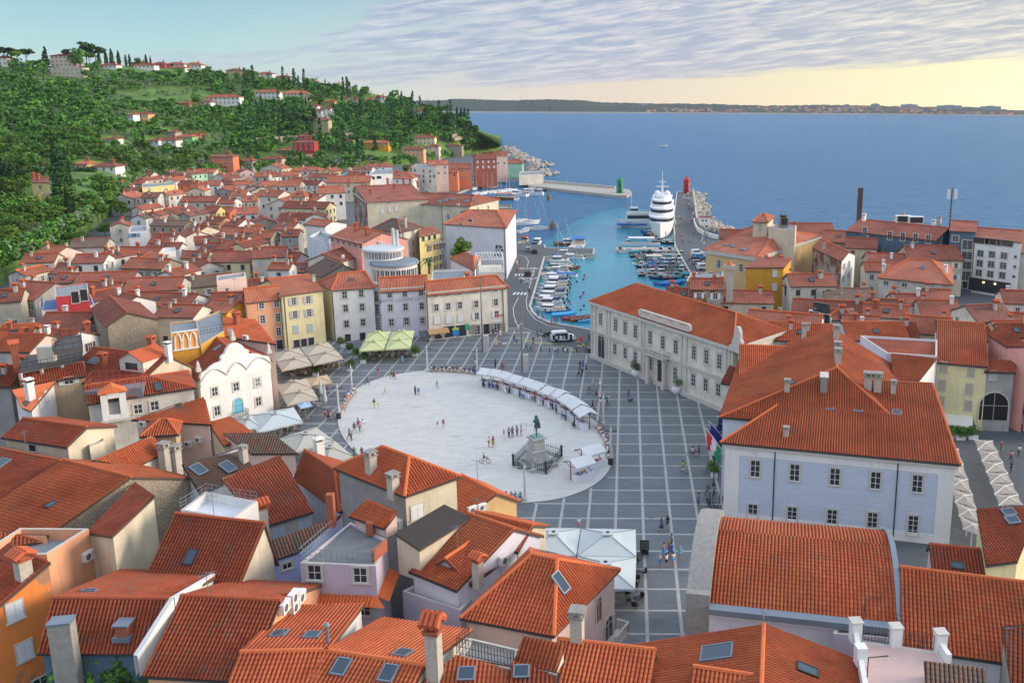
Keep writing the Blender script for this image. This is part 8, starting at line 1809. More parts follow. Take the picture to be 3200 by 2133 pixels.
PP(T(2,2),[(1605,0,'stand','white','white','x')][:0])
PP(OV,[(1604,1160,'stand','purple','denim','person in mauve shirt by the courthouse bicycles'),(1630,1162,'stand','black','black','person in black with yellow bag by the courthouse bicycles')])
# ------------------------------------------------------------------ parasols, stalls, monument, street furniture
def cloth(name,c):return plain('cloth_'+name,c,.85,0,.07,.8)
CL={'beige':(.44,.39,.31),'cream':(.42,.41,.36),'white':(.46,.52,.53),'green':(.52,.56,.28),'blue':(.36,.50,.72),'stripe':(.50,.38,.24)}
def parasol(q,c,label,z=2.7,rise=.9,group=None,cap=True):
 """q: the four corners of the canopy in the picture, at eave height"""
 v=[P(*x,z)for x in q];cen=sum(v,Vector((0,0,0)))/4;b=Vector((cen.x,cen.y,.02));o=empty('parasol',b,label,'parasol',group);m=cloth(c,CL[c]);mb=MB();top=cen+Vector((0,0,rise));K=6
 ed=[v[i].lerp(v[(i+1)%4],k/K)for i in range(4)for k in range(K)];n=len(ed);mid=[p.lerp(top,.5)+Vector((0,0,-.05))for p in ed];hi=[p.lerp(top,.82)+Vector((0,0,.02))for p in ed]
 mb.add(ed+mid+hi+[top],[(i,(i+1)%n,n+(i+1)%n,n+i)for i in range(n)]+[(n+i,n+(i+1)%n,2*n+(i+1)%n,2*n+i)for i in range(n)]+[(2*n+i,2*n+(i+1)%n,3*n)for i in range(n)],m)
 mb.add(ed+[p-Vector((0,0,.28-.08*(i%2)))for i,p in enumerate(ed)],[(i,(i+1)%n,n+(i+1)%n,n+i)for i in range(n)],m);mb.at(b).build('canopy',o)
 sm=plain('seam_'+c,tuple(x*.5 for x in CL[c]),.9);mb=MB()
 for p in v:mb.tube([p+Vector((0,0,.03)),p.lerp(top,.5)+Vector((0,0,-.01)),p.lerp(top,.82)+Vector((0,0,.05))],.035,sm,4)
 mb.at(b).build('seam',o)
 if cap:mb=MB();mb.box((0,0,z+rise+.06),(1.1,1.1,.12),m);mb.box((0,0,z+rise+.14),(.35,.35,.06),DARK());mb.build('vent',o)
 mb=MB();mb.tube([(0,0,0),(0,0,z+rise)],.06,GREYCON(),6);mb.box((0,0,.08),(1.0,1.0,.16),GREYCON());mb.build('pole',o);return o
def lerp2(a,b,t):return(a[0]+(b[0]-a[0])*t,a[1]+(b[1]-a[1])*t)
def block(t,q,nx,ny,c,labels):
 q=[t(*x)for x in q];k=0
 for j in range(ny):
  for i in range(nx):
   f=lambda u,v:lerp2(lerp2(q[0],q[1],u),lerp2(q[3],q[2],u),v);e=.012
   parasol([f(i/nx+e,j/ny+e),f((i+1)/nx-e,j/ny+e),f((i+1)/nx-e,(j+1)/ny-e),f(i/nx+e,(j+1)/ny-e)],c,labels[k]);k+=1
block(T21,[(235,465),(522,408),(400,252),(132,298)],1,2,'beige',['front beige parasol below the yellow house, left pair','rear beige parasol below the yellow house, left pair'])
block(T21,[(530,412),(808,350),(662,198),(402,248)],1,2,'beige',['front beige parasol below the yellow house, right pair','rear beige parasol below the yellow house, right pair'])
block(T21,[(940,285),(1422,255),(1460,92),(1030,108)],2,2,'green',['front left green parasol before the white corner house','front right green parasol before the hotel','rear left green parasol before the white corner house','rear right green parasol before the hotel'])
block(T21,[(285,782),(577,722),(462,530),(180,592)],1,2,'beige',['front beige parasol beside the striped one','rear beige parasol beside the striped one'])
parasol([T21(*x)for x in((495,602),(705,572),(652,500),(462,532))],'stripe','tan striped parasol behind the two folded ones',2.6,.6,cap=False)
parasol([T21(*x)for x in((405,803),(518,780),(490,750),(376,770))],'blue','small pale blue parasol by the barrel tables',2.4,.4,cap=False)
parasol([T21(*x)for x in((10,1030),(430,930),(345,797),(-75,875))],'white','large white parasol in front of the scrolled gable house');parasol([T20(*x)for x in((2230,1010),(2400,985),(2330,885),(2165,920))],'white','smaller white parasol against the scrolled gable house')
parasol([T21(*x)for x in((360,1210),(720,1105),(550,980),(203,1085))],'cream','large cream parasol beside the old speckled roof');parasol([T21(*x)for x in((640,1330),(892,1248),(722,1105),(470,1200))],'cream','cream parasol nearest the oval rim')
parasol([T32(*x)for x in((130,400),(588,398),(628,145),(185,140))],'white','white parasol at the back left behind the Venetian house',3.0,1.0);parasol([T32(*x)for x in((602,396),(1142,408),(1136,155),(636,146))],'white','white parasol at the back right behind the Venetian house',3.0,1.0);parasol([T32(*x)for x in((570,690),(1130,708),(1142,412),(602,400))],'white','white parasol closest to the Venetian house',3.0,1.0)
for t,x,y,h,lab in((T21,600,730,3.6,'folded white parasol, taller of a pair'),(T21,640,810,3.9,'folded white parasol with its foot nearer the paving'),(T30,1578,1568,3.2,'folded white parasol in the courtyard trees')):
 p=P(*t(x,y),0 if t is T21 else 3);o=empty('folded_parasol',p,lab,'parasol');mb=MB();mb.lathe([(.1,.9),(.34,1.3),(.28,2.2),(.16,h-.4),(.03,h)],cloth('white',CL['white']),9);mb.build('canopy',o);mb=MB();mb.tube([(0,0,0),(0,0,1.3)],.05,GREYCON(),6);mb.box((0,0,.06),(.8,.8,.12),GREYCON());mb.build('pole',o)
 # shade sails in the lane on the right
def sail(q,lab):
 v=[P(*x,2.9)for x in q];c=sum(v,Vector((0,0,0)))/4;b=Vector((c.x,c.y,0));o=empty('shade_sail',b,lab,'shade sail');mb=MB();c2=c+Vector((0,0,.35));ms=[(v[i]+v[(i+1)%4])/2+(c2-(v[i]+v[(i+1)%4])/2)*.12 for i in range(4)]
 mb.add(v+ms+[c2],[(0,4,8,7),(4,1,5,8),(5,2,6,8),(6,3,7,8)],cloth('sail',(.33,.29,.25)));mb.at(b).build('cloth',o)
 mb=MB();mb.tube([v[0],c2,v[2]],.04,WHITE(),5);mb.tube([v[1],c2,v[3]],.04,WHITE(),5);mb.tube([(c.x,c.y,0),c2],.06,WHITE(),6);mb.at(b).build('frame',o)
for i in range(6):
 f=lambda k:lerp2((1885,1090),(2080,1600),k/5);g_=lambda k:lerp2((2065,1105),(2300,1600),k/5);sail([T23(*f(i+1)),T23(*g_(i+1)),T23(*g_(i)),T23(*f(i))],'%s sand coloured shade sail in the outer row of the lane, counted from the passage'%ordw(i))
for i in range(6):
 f=lambda k:lerp2((1570,1165),(1790,1920),k/6);g_=lambda k:lerp2((1752,1178),(2010,2020),k/6);sail([T23(*f(i+1)),T23(*g_(i+1)),T23(*g_(i)),T23(*f(i))],'%s sand coloured shade sail along the courthouse, counted from the yellow house'%ordw(i))
 # cafe tables and chairs
def furn(kind,c):
 key=(kind,c)
 if key not in TEMPL:
  m=col(c);mb=MB()
  if kind=='table':mb.lathe([(.02,.72),(.42,.72),(.42,.76),(.02,.765)],m,12);a=mb.mesh('table_top');mb=MB();mb.tube([(0,0,0),(0,0,.72)],.04,DARK(),6);mb.lathe([(.28,0),(.05,.06)],DARK(),10);TEMPL[key]=(('table_top',a),('pedestal',mb.mesh('pedestal')))
  else:
   mb.box((0,0,.45),(.48,.46,.06),m);a=mb.mesh('seat');mb=MB();mb.box((0,-.22,.70),(.48,.05,.48),m);mb.box((-.23,-.02,.64),(.05,.42,.05),m);mb.box((.23,-.02,.64),(.05,.42,.05),m);b=mb.mesh('backrest');mb=MB()
   for x in(-.2,.2):
    for y in(-.19,.19):mb.tube([(x,y,0),(x,y,.45)],.022,m,4)
   TEMPL[key]=(('seat',a),('backrest',b),('leg',mb.mesh('leg')))
 return TEMPL[key]
rf_=random.Random(31)
def cafe(pts,c,where,folk=.5):
 for i,px in enumerate(pts):
  p=P(*px,.014);w='%s cafe table %s'%({'beige':'wicker','black':'dark','grey':'grey'}[c],where);o=empty('cafe_table',p,w,'table','tables '+where)
  for nm,me in furn('table','grey' if c!='black' else 'black'):link(nm,me,o)
  for k in range(3):
   a=rf_.uniform(0,1)+k*2.1;q=p+Vector((math.cos(a)*.8,math.sin(a)*.8,0));o=empty('cafe_chair',q,'%s cafe chair %s'%(c,where),'chair','chairs '+where,a+math.pi/2)
   for nm,me in furn('chair',c):link(nm,me,o)
   if rf_.random()<folk:t_=rf_.choice(('white','black','red','sky','navy','pink','orange'));person(q+Vector((0,0,.03)),'sit',t_,'navy','person in %s seated at a cafe table %s'%(t_,where),1.7,a+math.pi/2,'shorts',None,'people in %s seated %s'%(t_,where))
cafe([T21(*x)for x in((1030,350),(1150,345),(1270,340),(1390,325),(1090,320),(1240,300),(1360,290),(1460,300))],'beige','under the green parasols',.4)
cafe([T21(*x)for x in((365,515),(470,500),(500,470),(615,480),(660,460),(730,430),(780,420),(430,490),(560,480))],'beige','under the beige parasols',.75)
cafe([T21(*x)for x in((550,640),(610,660),(540,750),(560,800),(470,800),(420,850))],'grey','beside the folded parasols',.35);cafe([T21(*x)for x in((230,1040),(310,1000),(350,1010),(180,1050))],'grey','under the white parasol',.6)
cafe([T32(*x)for x in((1075,740),(1145,850),(1160,440),(1150,600))],'black','beside the white parasols',0);cafe([T23(*x)for x in((1590,985),(1680,1005),(1760,1015),(1850,1020))],'grey','before the yellow restaurant',.7)
# market stalls along the rim of the oval
def stall(p,yaw,lab,w=3.1,d=2.4,z=2.5):
 o=empty('market_stall',p,lab,'market stall',None,yaw);m=cloth('stall',(.60,.61,.62));rd=plain('red_wood',(.28,.06,.035),.7);mb=MB();A,B=w/2,d/2+.35;n=5
 for k,(y0,z0,y1,z1)in enumerate(((-B,z-.35,0,z+.35),(0,z+.35,B,z-.35))):mb.add([(-A,y0,z0),(A,y0,z0),(A,y1,z1),(-A,y1,z1)],[(0,1,2,3)],m)
 for y in(-B,B):mb.add([(-A,y,z-.35),(A,y,z-.35),(A,y,z-.6),(-A,y,z-.6)],[(0,1,2,3)],m)
 mb.build('canopy',o);mb=MB()
 for x in(-A+.15,A-.15):
  mb.box((x,0,(z+.3)/2),(.1,.1,z+.3),rd);mb.tube([(x,-d/2,z-.3),(x,0,z-.75),(x,d/2,z-.3)],.05,rd,4)
 mb.build('frame',o);mb=MB();mb.box((0,-.75,.42),(w-.25,1.0,.84),cloth('table',(.66,.70,.76)));mb.build('table',o);mb=MB();r=random.Random(lab)
 for i in range(26):mb.box((r.uniform(-A+.3,A-.3),-.75+r.uniform(-.4,.4),.88),(r.uniform(.1,.3),r.uniform(.1,.25),r.uniform(.05,.25)),col(r.choice(('red','cream','brown','sky','white','pink','black','green','orange'))),r.random())
 g=mb.build('goods',o);g['kind']='stuff';return o
SC=[(1005,810),(1190,845),(1355,888),(1510,940),(1680,985),(1830,1045),(2080,1115),(2260,1210),(2420,1300),(2490,1390)]
SC=[(955.5+x*.15625,720.3+y*.15625)for x,y in((1030,825),(1195,845),(1355,885),(1510,938),(1675,985),(1830,1040),(1990,1105))]+[(1249.5+x*.15625,720.3+y*.15625)for x,y in((250,1150),(375,1235),(490,1310),(615,1420))]
sp_=[P(*x,2.6)for x in SC]
for i,p in enumerate(sp_):
 a,b=sp_[max(0,i-1)],sp_[min(len(sp_)-1,i+1)];d=b-a;yaw=math.atan2(d.y,d.x);stall(Vector((p.x,p.y,.1)),yaw,'white canopied stall on red posts, %s from the left in the curved row'%ordw(i),min(3.4,(d.length/(2 if 0<i<len(sp_)-1 else 1))-.15))
 n=Vector((d.y,-d.x,0)).normalized()
 for k in range(2):
  t_=rf_.choice(('white','red','navy','purple','sky','black'));q=Vector((p.x,p.y,.11))+n*rf_.uniform(1.7,2.3)+d.normalized()*rf_.uniform(-1,1)
  if k:person(q,'stand',t_,'navy','person in %s browsing at the %s stall of the curved row'%(t_,ordw(i)),1.7,yaw)
  else:
   o=empty('folding_chair',q,'black folding chair in front of the %s stall'%ordw(i),'chair',None,yaw)
   for nm,me in furn('chair',rf_.choice(('black','white','blue'))):link(nm,me,o)
   o['label']='folding chair in front of the %s stall of the curved row'%ordw(i)
   if i%2:person(q+Vector((0,0,.03)),'sit',t_,'denim','stall keeper in %s sitting by the %s stall'%(t_,ordw(i)),1.7,yaw)
for x,y,lab in((720,1330,'white canopied stall standing apart near the statue, rear one'),(625,1440,'white canopied stall standing apart near the statue, front one')):q=P(*T22(x,y),.1);stall(q,rad(38),lab,3.3);
# monument
MN=P(*T22(232,1330),.1);mo=empty('monument',MN,'green bronze statue of a standing man on a carved stone pedestal','statue');mb=MB();st=plain('pedestal_stone',(.36,.37,.36),.9,0,.25,2)
mb.box((0,0,.25),(4.2,4.2,.5),st,.6);mb.box((0,0,.75),(3.2,3.2,.5),st,.6);mb.box((0,0,1.6),(2.3,2.3,1.3),st,.6,.92);mb.box((0,0,2.35),(2.5,2.5,.2),st,.6);mb.box((0,0,3.2),(1.7,1.7,1.6),st,.6,.9);mb.box((0,0,4.05),(2.1,2.1,.22),st,.6);mb.box((0,0,4.25),(1.6,1.6,.3),plain('verdigris',(.16,.30,.26),.7,0,.3,3),.6,.8);mb.build('pedestal',mo)
J=pose('walk');J['elr']=(.32,.12,1.2);J['wrr']=(.22,.34,1.32);J['har']=(.16,.40,1.36);bz=plain('bronze',(.045,.11,.09),.55,.3,.4,4);me=limb(J,BONES,.015,'figure');me.materials.append(bz);f=link('figure',me,mo,(0,0,4.4),rad(200),1.6)
mb=MB();mb.lathe([(.15,1.3),(.17,1.0),(.22,.7)],bz,10);mb.lathe([(.16,1.5),(.13,1.72),(.02,1.78)],bz,8);mb.tube([(.2,.38,1.36),(.42,.52,.55)],.02,bz,4);mb.box((-.24,.02,.85),(.12,.22,.5),bz);o=mb.build('coat',mo,(0,0,4.4),rad(200));o.scale=(1.6,)*3
FQ=[P(*T22(*x),.1)for x in((12,1345),(310,1412),(455,1262),(168,1180))];fo=empty('monument_fence',(FQ[0]+FQ[2])/2,'black spiked iron fence on a stone kerb round the statue','fence')
mb=MB()
for a,b in zip(FQ,FQ[1:]+FQ[:1]):
 n=int((b-a).length/.32)
 for k in range(n):p=a.lerp(b,k/n);mb.tube([p,p+Vector((0,0,1.5 if k%3 else 1.75))],[.04,.02],DARK(),4)
 for z in(.35,1.2):mb.tube([a+Vector((0,0,z)),b+Vector((0,0,z))],.035,DARK(),4)
mb.at(fo.location).build('railing',fo);mb=MB()
for a,b in zip(FQ,FQ[1:]+FQ[:1]):c=(a+b)/2;d=b-a;mb.box((c.x,c.y,.2),(d.length,.4,.22),st,math.atan2(d.y,d.x));mb.lathe([(.16,.2),(.16,1.6),(.24,1.7),(.02,2.1)],DARK(),8,(a.x,a.y,0))
mb.at(fo.location).build('kerb',fo)
# flagpoles, lamp columns, benches
for t,bx,ty,lab in((T21,(2105,290),636,'tall bare flagpole on a stone block before the beige house'),(T22,(118,478),676,'tall bare flagpole on a stone block at the oval end')):
 p=P(*t(*bx));o=empty('flagpole',p,lab,'flagpole');h=zat(p,ty);mb=MB();mb.box((.2,0,1.7),(1.0,.9,3.4),plain('pole_block',(.48,.47,.45),.9,0,.2,2));mb.build('base',o);mb=MB();mb.tube([(-.45,-.2,0),(-.45,-.2,h)],[.17,.08],plain('pole_wood',(.16,.15,.14),.8),8);mb.build('pole',o)
for t,x,y,lab in((T21,884,668,'white stone lamp column at the upper end of the left bench'),(T21,762,862,'white stone lamp column at the lower end of the left bench'),(T21,1576,470,'white stone lamp column at the left end of the far bench'),(T21,2034,500,'white stone lamp column at the right end of the far bench'),(T22,840,960,'white stone lamp column behind the last market stall'),(T22,908,1290,'white stone lamp column beside the black bin, right rim'),(OV,1206,1150,'white stone lamp column at the near rim of the oval')):
 o=empty('lamp_column',onov(t,x,y),lab,'street lamp');mb=MB();mb.lathe([(.3,0),(.3,.5),(.17,.55),(.13,4.6),(.02,5.2)],plain('lamp_stone',(.56,.55,.52),.8),8);mb.build('column',o);mb=MB()
 for s in(-1,1):mb.tube([(0,0,4.3),(s*.3,0,4.4)],.04,DARK(),4);mb.box((s*.55,0,4.4),(.6,.25,.1),DARK())
 mb.build('lantern',o)
def angle_of(p):d=Vector((p.x,p.y))-EC;return math.atan2(d.dot(EN)/EB,d.dot(ED)/EA)
def bench(t,a,b,lab,who,seed):
 t0,t1=angle_of(P(*t(*a))),angle_of(P(*t(*b)));t1+=2*math.pi if t1-t0<-math.pi else(-2*math.pi if t1-t0>math.pi else 0);m=plain('bench_stone',(.50,.49,.46),.85,0,.15,2);K=14;mb=MB();mid=ell((t0+t1)/2);o=empty('stone_bench',(mid.x,mid.y,.1),lab,'bench');r=random.Random(seed)
 vs=[]
 for i in range(K+1):a_=t0+(t1-t0)*i/K;p,q=ell(a_,-.25),ell(a_,-.85);vs+=[(p.x,p.y,.56),(q.x,q.y,.56),(p.x,p.y,.40),(q.x,q.y,.40)]
 mb.add(vs,[f for i in range(K)for f in((4*i,4*i+4,4*i+5,4*i+1),(4*i,4*i+2,4*i+6,4*i+4),(4*i+1,4*i+5,4*i+7,4*i+3))],m);mb.at(o.location).build('seat',o);mb=MB()
 for i in range(0,K+1,2):a_=t0+(t1-t0)*i/K;p=ell(a_,-.55);mb.box((p.x,p.y,.26),(.5,.4,.32),m,a_)
 mb.at(o.location).build('support',o)
 for i in range(who):
  a_=t0+(t1-t0)*(i+.6+r.uniform(-.2,.2))/(who+.2);p=ell(a_,-.55);n=(EC-p).normalized();t_,b_=r.choice(('white','pink','navy','sky','orange','black','red','teal')),r.choice(('navy','beige','denim','pink'))
  out=seed in(4,5)and i%3==0
  person(Vector((p.x,p.y,.56-.42)),'sit',t_,b_,'person in %s top sitting %s on the %s'%(t_,ordw(i),lab.split(' along')[0]),1.7,math.atan2(n.y,n.x)-math.pi/2+(math.pi if out else 0),'shorts')
bench(T21,(765,850),(880,660),'left curved stone bench along the oval rim',7,1);bench(T21,(1590,475),(2020,498),'far curved stone bench along the oval rim',12,2);bench(T22,(825,985),(905,1280),'right curved stone bench along the oval rim',8,4);bench(OV,(1140,1148),(1200,1150),'near curved stone bench along the oval rim',5,5)
def simple(name,lab,cat,p,parts,rz=0,group=None):
 o=empty(name,p,lab,cat,group,rz)
 for nm,fn in parts:mb=MB();fn(mb);mb.build(nm,o)
 return o
for t,x,y,lab in((T21,762,902,'black litter bin at the foot of the left lamp column'),(T22,905,1322,'black litter bin beside the right hand bench'),(T21,2058,498,'black litter bin by the first market stall'),(T22,712,300,'black litter bin at the palace corner')):simple('litter_bin',lab,'bin',onov(t,x,y),[('drum',lambda m:m.lathe([(.34,0),(.38,1.0)],DARK(),12)),('lid',lambda m:m.lathe([(.4,1.0),(.3,1.12)],GREYCON(),12))])
for i,(x,y)in enumerate(((14,165),(24,190),(45,215),(87,240),(265,285),(345,295),(425,300),(510,300),(592,295),(680,300),(237,160),(233,130),(268,112),(282,180))):simple('bollard','short black iron bollard, %s of the line guarding the square'%ordw(i),'bollard',P(*T22(x,y)),[('post',lambda m:m.lathe([(.09,0),(.08,.85),(.11,.9),(.02,1.0)],DARK(),8))],0,'bollards round the square')
for i,(x,y)in enumerate(((1140,520),(1510,678))):
 p=P(*T22(x,y));simple('planter','big white round planter with an olive bush, %s of two by the palace'%('left' if i==0 else 'right'),'planter',p,[('pot',lambda m:m.lathe([(.45,0),(.8,.5),(.85,1.0),(.7,1.35),(.02,1.3)],WHITE(),16))]);tree('bush',p+Vector((0,0,1.2)),2.2,'thin olive bush growing in the %s palace planter'%('left' if i==0 else 'right'),'bush',None,i,700,.04,OLIVE)
for t,x,y,lab in((T21,920,345,'shrub in a stone pot left of the green parasols'),(T21,985,395,'pot of red flowers and small tree before the green parasols'),(T21,800,245,'leafy oleander by the white corner house'),(T21,860,300,'flowering shrub beside the green parasols'),(T21,1462,330,'shrub at the right end of the green parasols'),(T21,862,465,'standard shrub in a white pot beside the beige parasols'),(T21,550,510,'low green shrub under the beige parasols'),(T23,1570,1070,'first green hedge trough of the yellow restaurant'),(T23,1660,1085,'second green hedge trough of the yellow restaurant'),(T23,1765,1095,'third green hedge trough of the yellow restaurant'),(T23,1880,1090,'corner hedge trough of the yellow restaurant'),(OV,1640,1095,'olive shrub by the courthouse lamp'),(OV,1655,1040,'olive shrub at the courthouse corner')):
 p=P(*t(x,y));simple('planter',lab.split(' ')[0]+' plant trough holding the '+' '.join(lab.split(' ')[1:]),'planter',p,[('trough',lambda m:m.box((0,0,.3),(1.4 if t is T23 else .9,.7,.6),WHITE()))]);tree('bush',p+Vector((0,0,.45)),1.9,lab,'bush',None,2,600,.045,LEAF)
for x,y,lab in((1888,1395,'black street lamp on the planter by the courthouse wall'),(1852,1520,'black street lamp standing lower by the courthouse wall')):simple('street_lamp',lab,'street lamp',P(*T22(x,y)),[('post',lambda m:m.lathe([(.22,0),(.14,.4),(.06,.6),(.05,3.6)],DARK(),8)),('lantern',lambda m:m.lathe([(.12,3.6),(.3,4.1),(.34,4.15),(.05,4.5)],DARK(),6))])
simple('menu_board','black framed menu board standing by the white parasols','sign',P(*T32(1216,380)),[('board',lambda m:m.box((0,0,1.0),(1.0,.1,1.3),DARK())),('writing',lambda m:[m.box((x*.3-.3,-.06,1.45-k*.18),(.2,.02,.05),plain('chalk',(.35,.37,.36)))for k in range(6)for x in range(3)]),('stand',lambda m:m.box((0,0,.2),(.9,.5,.35),DARK()))])
# flags on the courthouse corner
FL=[((1962,1235),(1785,995),(('green',(.02,.28,.10)),('white',(.7,.7,.7)),('red',(.6,.03,.05))),'Italian'),((1965,1100),(1808,928),(('eu',(.01,.03,.22)),),'blue'),((1975,930),(1832,853),(('eu',(.01,.04,.28)),),'starred'),((1990,860),(1858,782),(('white',(.7,.7,.7)),('blue',(.02,.06,.35)),('red',(.55,.02,.06))),'tri')]
for(bx,by),(tx,ty),bands,nm in FL:
 a=P(*T22(bx,by),6.0);
 b=P(*T22(tx,ty),9.3);d=Vector((-1.0,-.25,.75)).normalized()*4.2 if False else(b-a);d=d.normalized()*min(4.5,d.length);o=empty('flag',a,{'Italian':'green white and red flag on a slanting pole','blue':'plain blue flag hanging beside the tricolour flags','starred':'blue flag with a ring of gold stars','tri':'white blue and red flag topmost on the corner'}[nm],'flag');mb=MB();mb.tube([(0,0,0),d],.05,WHITE(),6);mb.lathe([(.02,-.1),(.1,0),(.02,.1)],WHITE(),8,d);mb.build('pole',o);n=len(bands)
 for k,(cn,c)in enumerate(bands):
  mb=MB();p0,p1=d*.30,d*.92;q0,q1=p0.lerp(p1,k/n),p0.lerp(p1,(k+1)/n);K=6;vs=[]
  for j in range(K+1):s=j/K;w=Vector((.12*math.sin(s*7+k),.12*math.cos(s*6),0));vs+=[q0+Vector((.25*s,-.1*s,-2.4*s))+w,q1+Vector((-.15*s,-.1*s,-2.4*s))+w]
  mb.add(vs,[(2*j,2*j+1,2*j+3,2*j+2)for j in range(K)],plain('flag_'+cn,c,.8));mb.build('cloth',o)
 if nm=='starred':
  mb=MB();c=d*.6+Vector((0,-.3,-1.2))
  for k in range(12):t_=k*math.pi/6;mb.box(c+Vector((.55*math.cos(t_),0,.55*math.sin(t_))),(.16,.05,.16),plain('gold_star',(.75,.55,.03)))
  mb.build('star',o)
  # vehicles
def car(p,hd,c,lab,van=False,group=None,stripe=False):
 o=empty('van' if van else 'car',p,lab,'van' if van else 'car',group,rad(hd));key=('car',van,c)
 if key not in TEMPL:
  m=col(c);prof=[(-2.1,.35),(-2.15,.9),(-2.0,1.75 if van else 1.05),(-1.5,1.85 if van else 1.45),(.5,1.85 if van else 1.45),(1.1,1.25 if van else 1.0),(1.95,.95),(2.1,.6),(2.1,.35)];mb=MB();n=len(prof);W=.88
  vs=[(x,-W*(1 if z<1.1 else .86),z)for x,z in prof]+[(x,W*(1 if z<1.1 else .86),z)for x,z in prof];mb.add(vs,[tuple(range(n)),tuple(range(2*n-1,n-1,-1))]+[(i,n+i,n+(i+1)%n,(i+1)%n)for i in range(n)],m);b=mb.mesh('body');mb=MB();z=1.4 if van else 1.2
  for s in(-1,1):mb.box((-.4,s*.80,z),(2.2,.14,.38),GLASSD())
  mb.box((.82,0,z-.05),(.12,1.3,.42),GLASSD());mb.box((-1.92,0,z),(.3,1.3,.38),GLASSD());g=mb.mesh('window');mb=MB();mb.tube([(0,-.1,.32),(0,.1,.32)],.32,DARK(),14);w=mb.mesh('wheel');mb=MB();mb.box((2.08,0,.72),(.08,.35,.16),WHITE());h=mb.mesh('headlight');mb=MB();mb.box((-2.12,0,.85),(.08,.25,.22),plain('tail_light',(.5,.02,.02),.3));TEMPL[key]=(b,g,w,h,mb.mesh('tail_light'))
 b,g,w,h,tl=TEMPL[key];bo=link('body',b,o);link('window',g,o)
 for x in(-1.3,1.3):
  for s in(-.8,.8):link('wheel',w,o,(x,s,0))
 for s in(-.62,.62):link('headlight',h,o,(0,s,0));link('tail_light',tl,o,(0,s,0))
 if stripe:
  mb=MB()
  for x,w_ in((-1.7,.5),(-.9,.3),(-.1,.22),(.5,.5),(1.3,.4)):
   for s in(-1,1):mb.box((x,s*.90,.95),(w_,.05,.85),DARK())
  mb.build('livery',o)
 return o
v_=car(P(*T22(468,190)),12,'white','white van painted with black graphic panels beside the square',True,None,True);v_.scale=(1.18,)*3
car(P(*T12(146,1060)),92,'black','black car driving along the quay road');car(P(*T12(150,835)),95,'grey','silver car parked facing the water, left of a black one');car(P(*T12(207,855)),95,'black','black car with red lights parked on the quay')
for i,(x,y,c,vn)in enumerate(((1705,872,'white',True),(1725,905,'sky',False),(1690,930,'navy',False),(1710,958,'grey',False),(1750,985,'grey',False),(1765,1005,'white',True))):car(P(*T12(x,y)),8,c,'%s %s, %s of the parked row beside the fish quay'%({'sky':'pale blue','grey':'silver'}.get(c,c),'van' if vn else 'car',ordw(i)),vn,'cars parked beside the fish quay')
for i in range(10):car(P(1165+i*5.5,395-i*3.2),120,('white','grey','black','navy')[i%4],'parked car, %s along the far shore road'%ordw(i),False,'cars on the far shore road')
for i,(x,y)in enumerate(((310,150),(350,140))):simple('motor_scooter','parked black motor scooter, %s beside the white van'%('nearer one' if i==0 else 'farther one'),'scooter',P(*T22(x,y)),[('body',lambda m:[m.box((0,0,.6),(1.3,.35,.35),DARK()),m.box((.55,0,.85),(.15,.4,.7),col('grey')),m.box((-.25,0,.85),(.7,.3,.14),col('black')),m.tube([(.55,-.35,1.2),(.55,.35,1.2)],.03,DARK(),4)]),('wheel',lambda m:m.tube([(.7,-.06,.28),(.7,.06,.28)],.28,DARK(),12)),('wheel',lambda m:m.tube([(-.6,-.06,.28),(-.6,.06,.28)],.28,DARK(),12))],rad(60))
def bike(p,hd,lab,c='black',tilt=0,rider=None,group=None):
 def wheel(m,x):pts=[(x+.33*math.cos(k*math.pi/8),0,.34+.33*math.sin(k*math.pi/8))for k in range(17)];m.tube(pts,.03,DARK(),4);[m.tube([(x,0,.34),pts[k]],.006,ZINC(),3)for k in range(0,16,2)]
 fr_=lambda m:[m.tube(q,.03,col(c),4)for q in([(-.52,0,.34),(-.15,0,.85),(.40,0,.85),(.52,0,.34)],[(-.15,0,.85),(.0,0,.32),(.40,0,.85)],[(-.52,0,.34),(0,0,.32)])]
 return simple('bicycle',lab,'bicycle',p,[('wheel',lambda m:wheel(m,-.52)),('wheel',lambda m:wheel(m,.52)),('frame',fr_),('saddle',lambda m:m.box((-.18,0,.95),(.26,.14,.07),DARK())),('handlebar',lambda m:m.tube([(.38,-.28,1.02),(.42,0,.95),(.38,.28,1.02)],.025,DARK(),4))],rad(hd),group)
for x,y,hd,lab,c,rd in((720,682,-15,'black bicycle with a riding child near the stalls','black',('navy','navy')),(1660,1245,-5,'upturned black bicycle under repair','black',None),(1580,1400,-50,'white wheeled bicycle with a rider in lime yellow','white',('lime','green')),(1800,1425,-35,'black bicycle leaning alone near the courthouse lamp','black',None)):
 p=P(*T22(x,y));bike(p,hd,lab,c)
 if rd:person(p+Vector((-.18*math.cos(rad(hd)),-.18*math.sin(rad(hd)),.52)),'sit',rd[0],rd[1],'cyclist in %s riding across the square'%rd[0],1.6,rad(hd-90),'shorts')
p=P(*T21(2105,1312),.106);bike(p,0,'small bicycle with a child on the oval','black');person(p+Vector((-.15,0,.5)),'sit','black','navy','child in blue helmet cycling on the oval',1.35,rad(-90),'shorts')
for i in range(7):bike(P(1625+(i%3)*14,1132+i*9),60+i*13,'dark parked bicycle, %s in the cluster by the courthouse wall'%ordw(i),'black',group='bicycles by the courthouse wall')
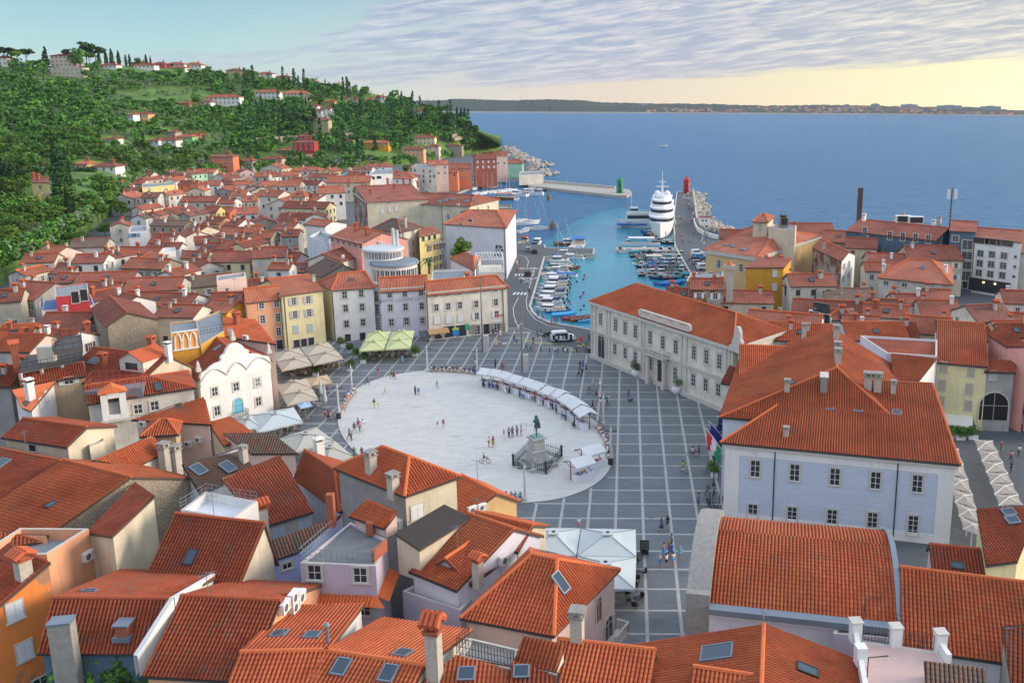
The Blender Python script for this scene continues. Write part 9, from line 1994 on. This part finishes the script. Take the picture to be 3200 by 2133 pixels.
for x,y,t,c,lab in((1085,755,T22,'black','black dog walking beside the green dress'),(2280,235,T21,'white','white dog trotting beside the cream robe'),(237,745,T22,'cream','pale dog sitting by the market stalls')):
 Vd=[(0,0,.38),(.28,0,.40),(.42,0,.52),(.56,0,.50),(-.15,.07,.2),(-.15,.07,.03),(-.15,-.07,.2),(-.15,-.07,.03),(.26,.07,.2),(.26,.07,.03),(.26,-.07,.2),(.26,-.07,.03),(-.18,0,.38),(-.36,0,.55)]
 me=skinmesh('dog',Vd,[(0,1),(1,2),(2,3),(0,12),(12,4),(4,5),(12,6),(6,7),(1,8),(8,9),(1,10),(10,11),(12,13)],[.11,.12,.07,.045,.045,.03,.045,.03,.045,.03,.045,.03,.1,.02]);me.materials.append(col(c));tag(link('dog',me,None,onov(t,x,y),rad(20),1.15),lab,'dog')
 # white curved fence and hut on the mole, and a gull
mb=MB();ch=[P(*T12(*x))for x in((1672,570),(1680,610),(1705,655),(1760,690),(1840,715),(1925,735))]
for a,b in zip(ch,ch[1:]):c=(a+b)/2;d=b-a;mb.box((c.x,c.y,.75),(d.length+.1,.35,1.5),WHITE(),math.atan2(d.y,d.x))
tag(mb.build('hoarding'),'white curved hoarding along the bathing place on the mole','fence')
a,b=P(*T12(1665,290)),P(*T12(1700,560));d=b-a;mb=MB();mb.box(((a.x+b.x)/2,(a.y+b.y)/2,.7),(d.length,.8,1.4),plain('kerb_stone',(.45,.43,.39)),math.atan2(d.y,d.x));tag(mb.build('mole_parapet'),'long pale stone parapet on the sea side of the mole','wall')
simple('beach_hut','small white hut with dark flat roof at the bathing place','hut',P(*T12(1770,595)),[('wall',lambda m:m.box((0,0,1.6),(4.5,4,3.2),WHITE())),('roof',lambda m:m.box((0,0,3.3),(4.9,4.4,.25),col('maroon'))),('window',lambda m:[m.box((x,-2.02,2.0),(.6,.06,.8),GLASSD())for x in(-1,.4)])])
Q('green house with red roof on the far shore road',OV,[(1165,375),(1200,376),(1202,368),(1170,368)],9,rise=1.5,axis=0,h=(.2,.2),wall='mint',rm='r')
Q('low sand coloured shore building with flags at the breakwater root',OV,[(1192,402),(1248,400),(1246,392),(1195,394)],6,'flat',.4,wall='offwhite',rm='terrace_grey')
Q('round grey bastion like block at the museum corner of the marina',OV,[(1142,478),(1176,478),(1174,470),(1144,470)],8.5,'flat',.6,wall='stone',rm='terrace_grey')
gl=empty('gull',PD(91,68,300),'single gull gliding high in the clear sky','bird');mb=MB();mb.add([(-.7,0,.12),(-.3,.1,.2),(0,.15,0),(.3,.1,.2),(.7,0,.12),(.3,-.1,.18),(0,-.3,0),(-.3,-.1,.18)],[(0,1,7),(1,2,6,7),(2,3,5,6),(3,4,5)],WHITE());mb.tube([(0,-.3,0),(0,.0,.02),(0,.3,0)],[.03,.08,.03],WHITE(),6);mb.build('body',gl)
# ------------------------------------------------------------------ the air over the bay
m,nt,b=newmat('haze');nt.nodes.remove(b);vol=N(nt,'ShaderNodeVolumePrincipled');vol.inputs['Color'].default_value=(.72,.84,1,1);vol.inputs['Density'].default_value=3e-5;vol.inputs['Anisotropy'].default_value=.2
L(nt,vol.outputs[0],nt.nodes['Material Output'].inputs['Volume'])
mb=MB();mb.box((200,2400,60),(9000,5600,132),m);tag(mb.build('haze'),kind='stuff')
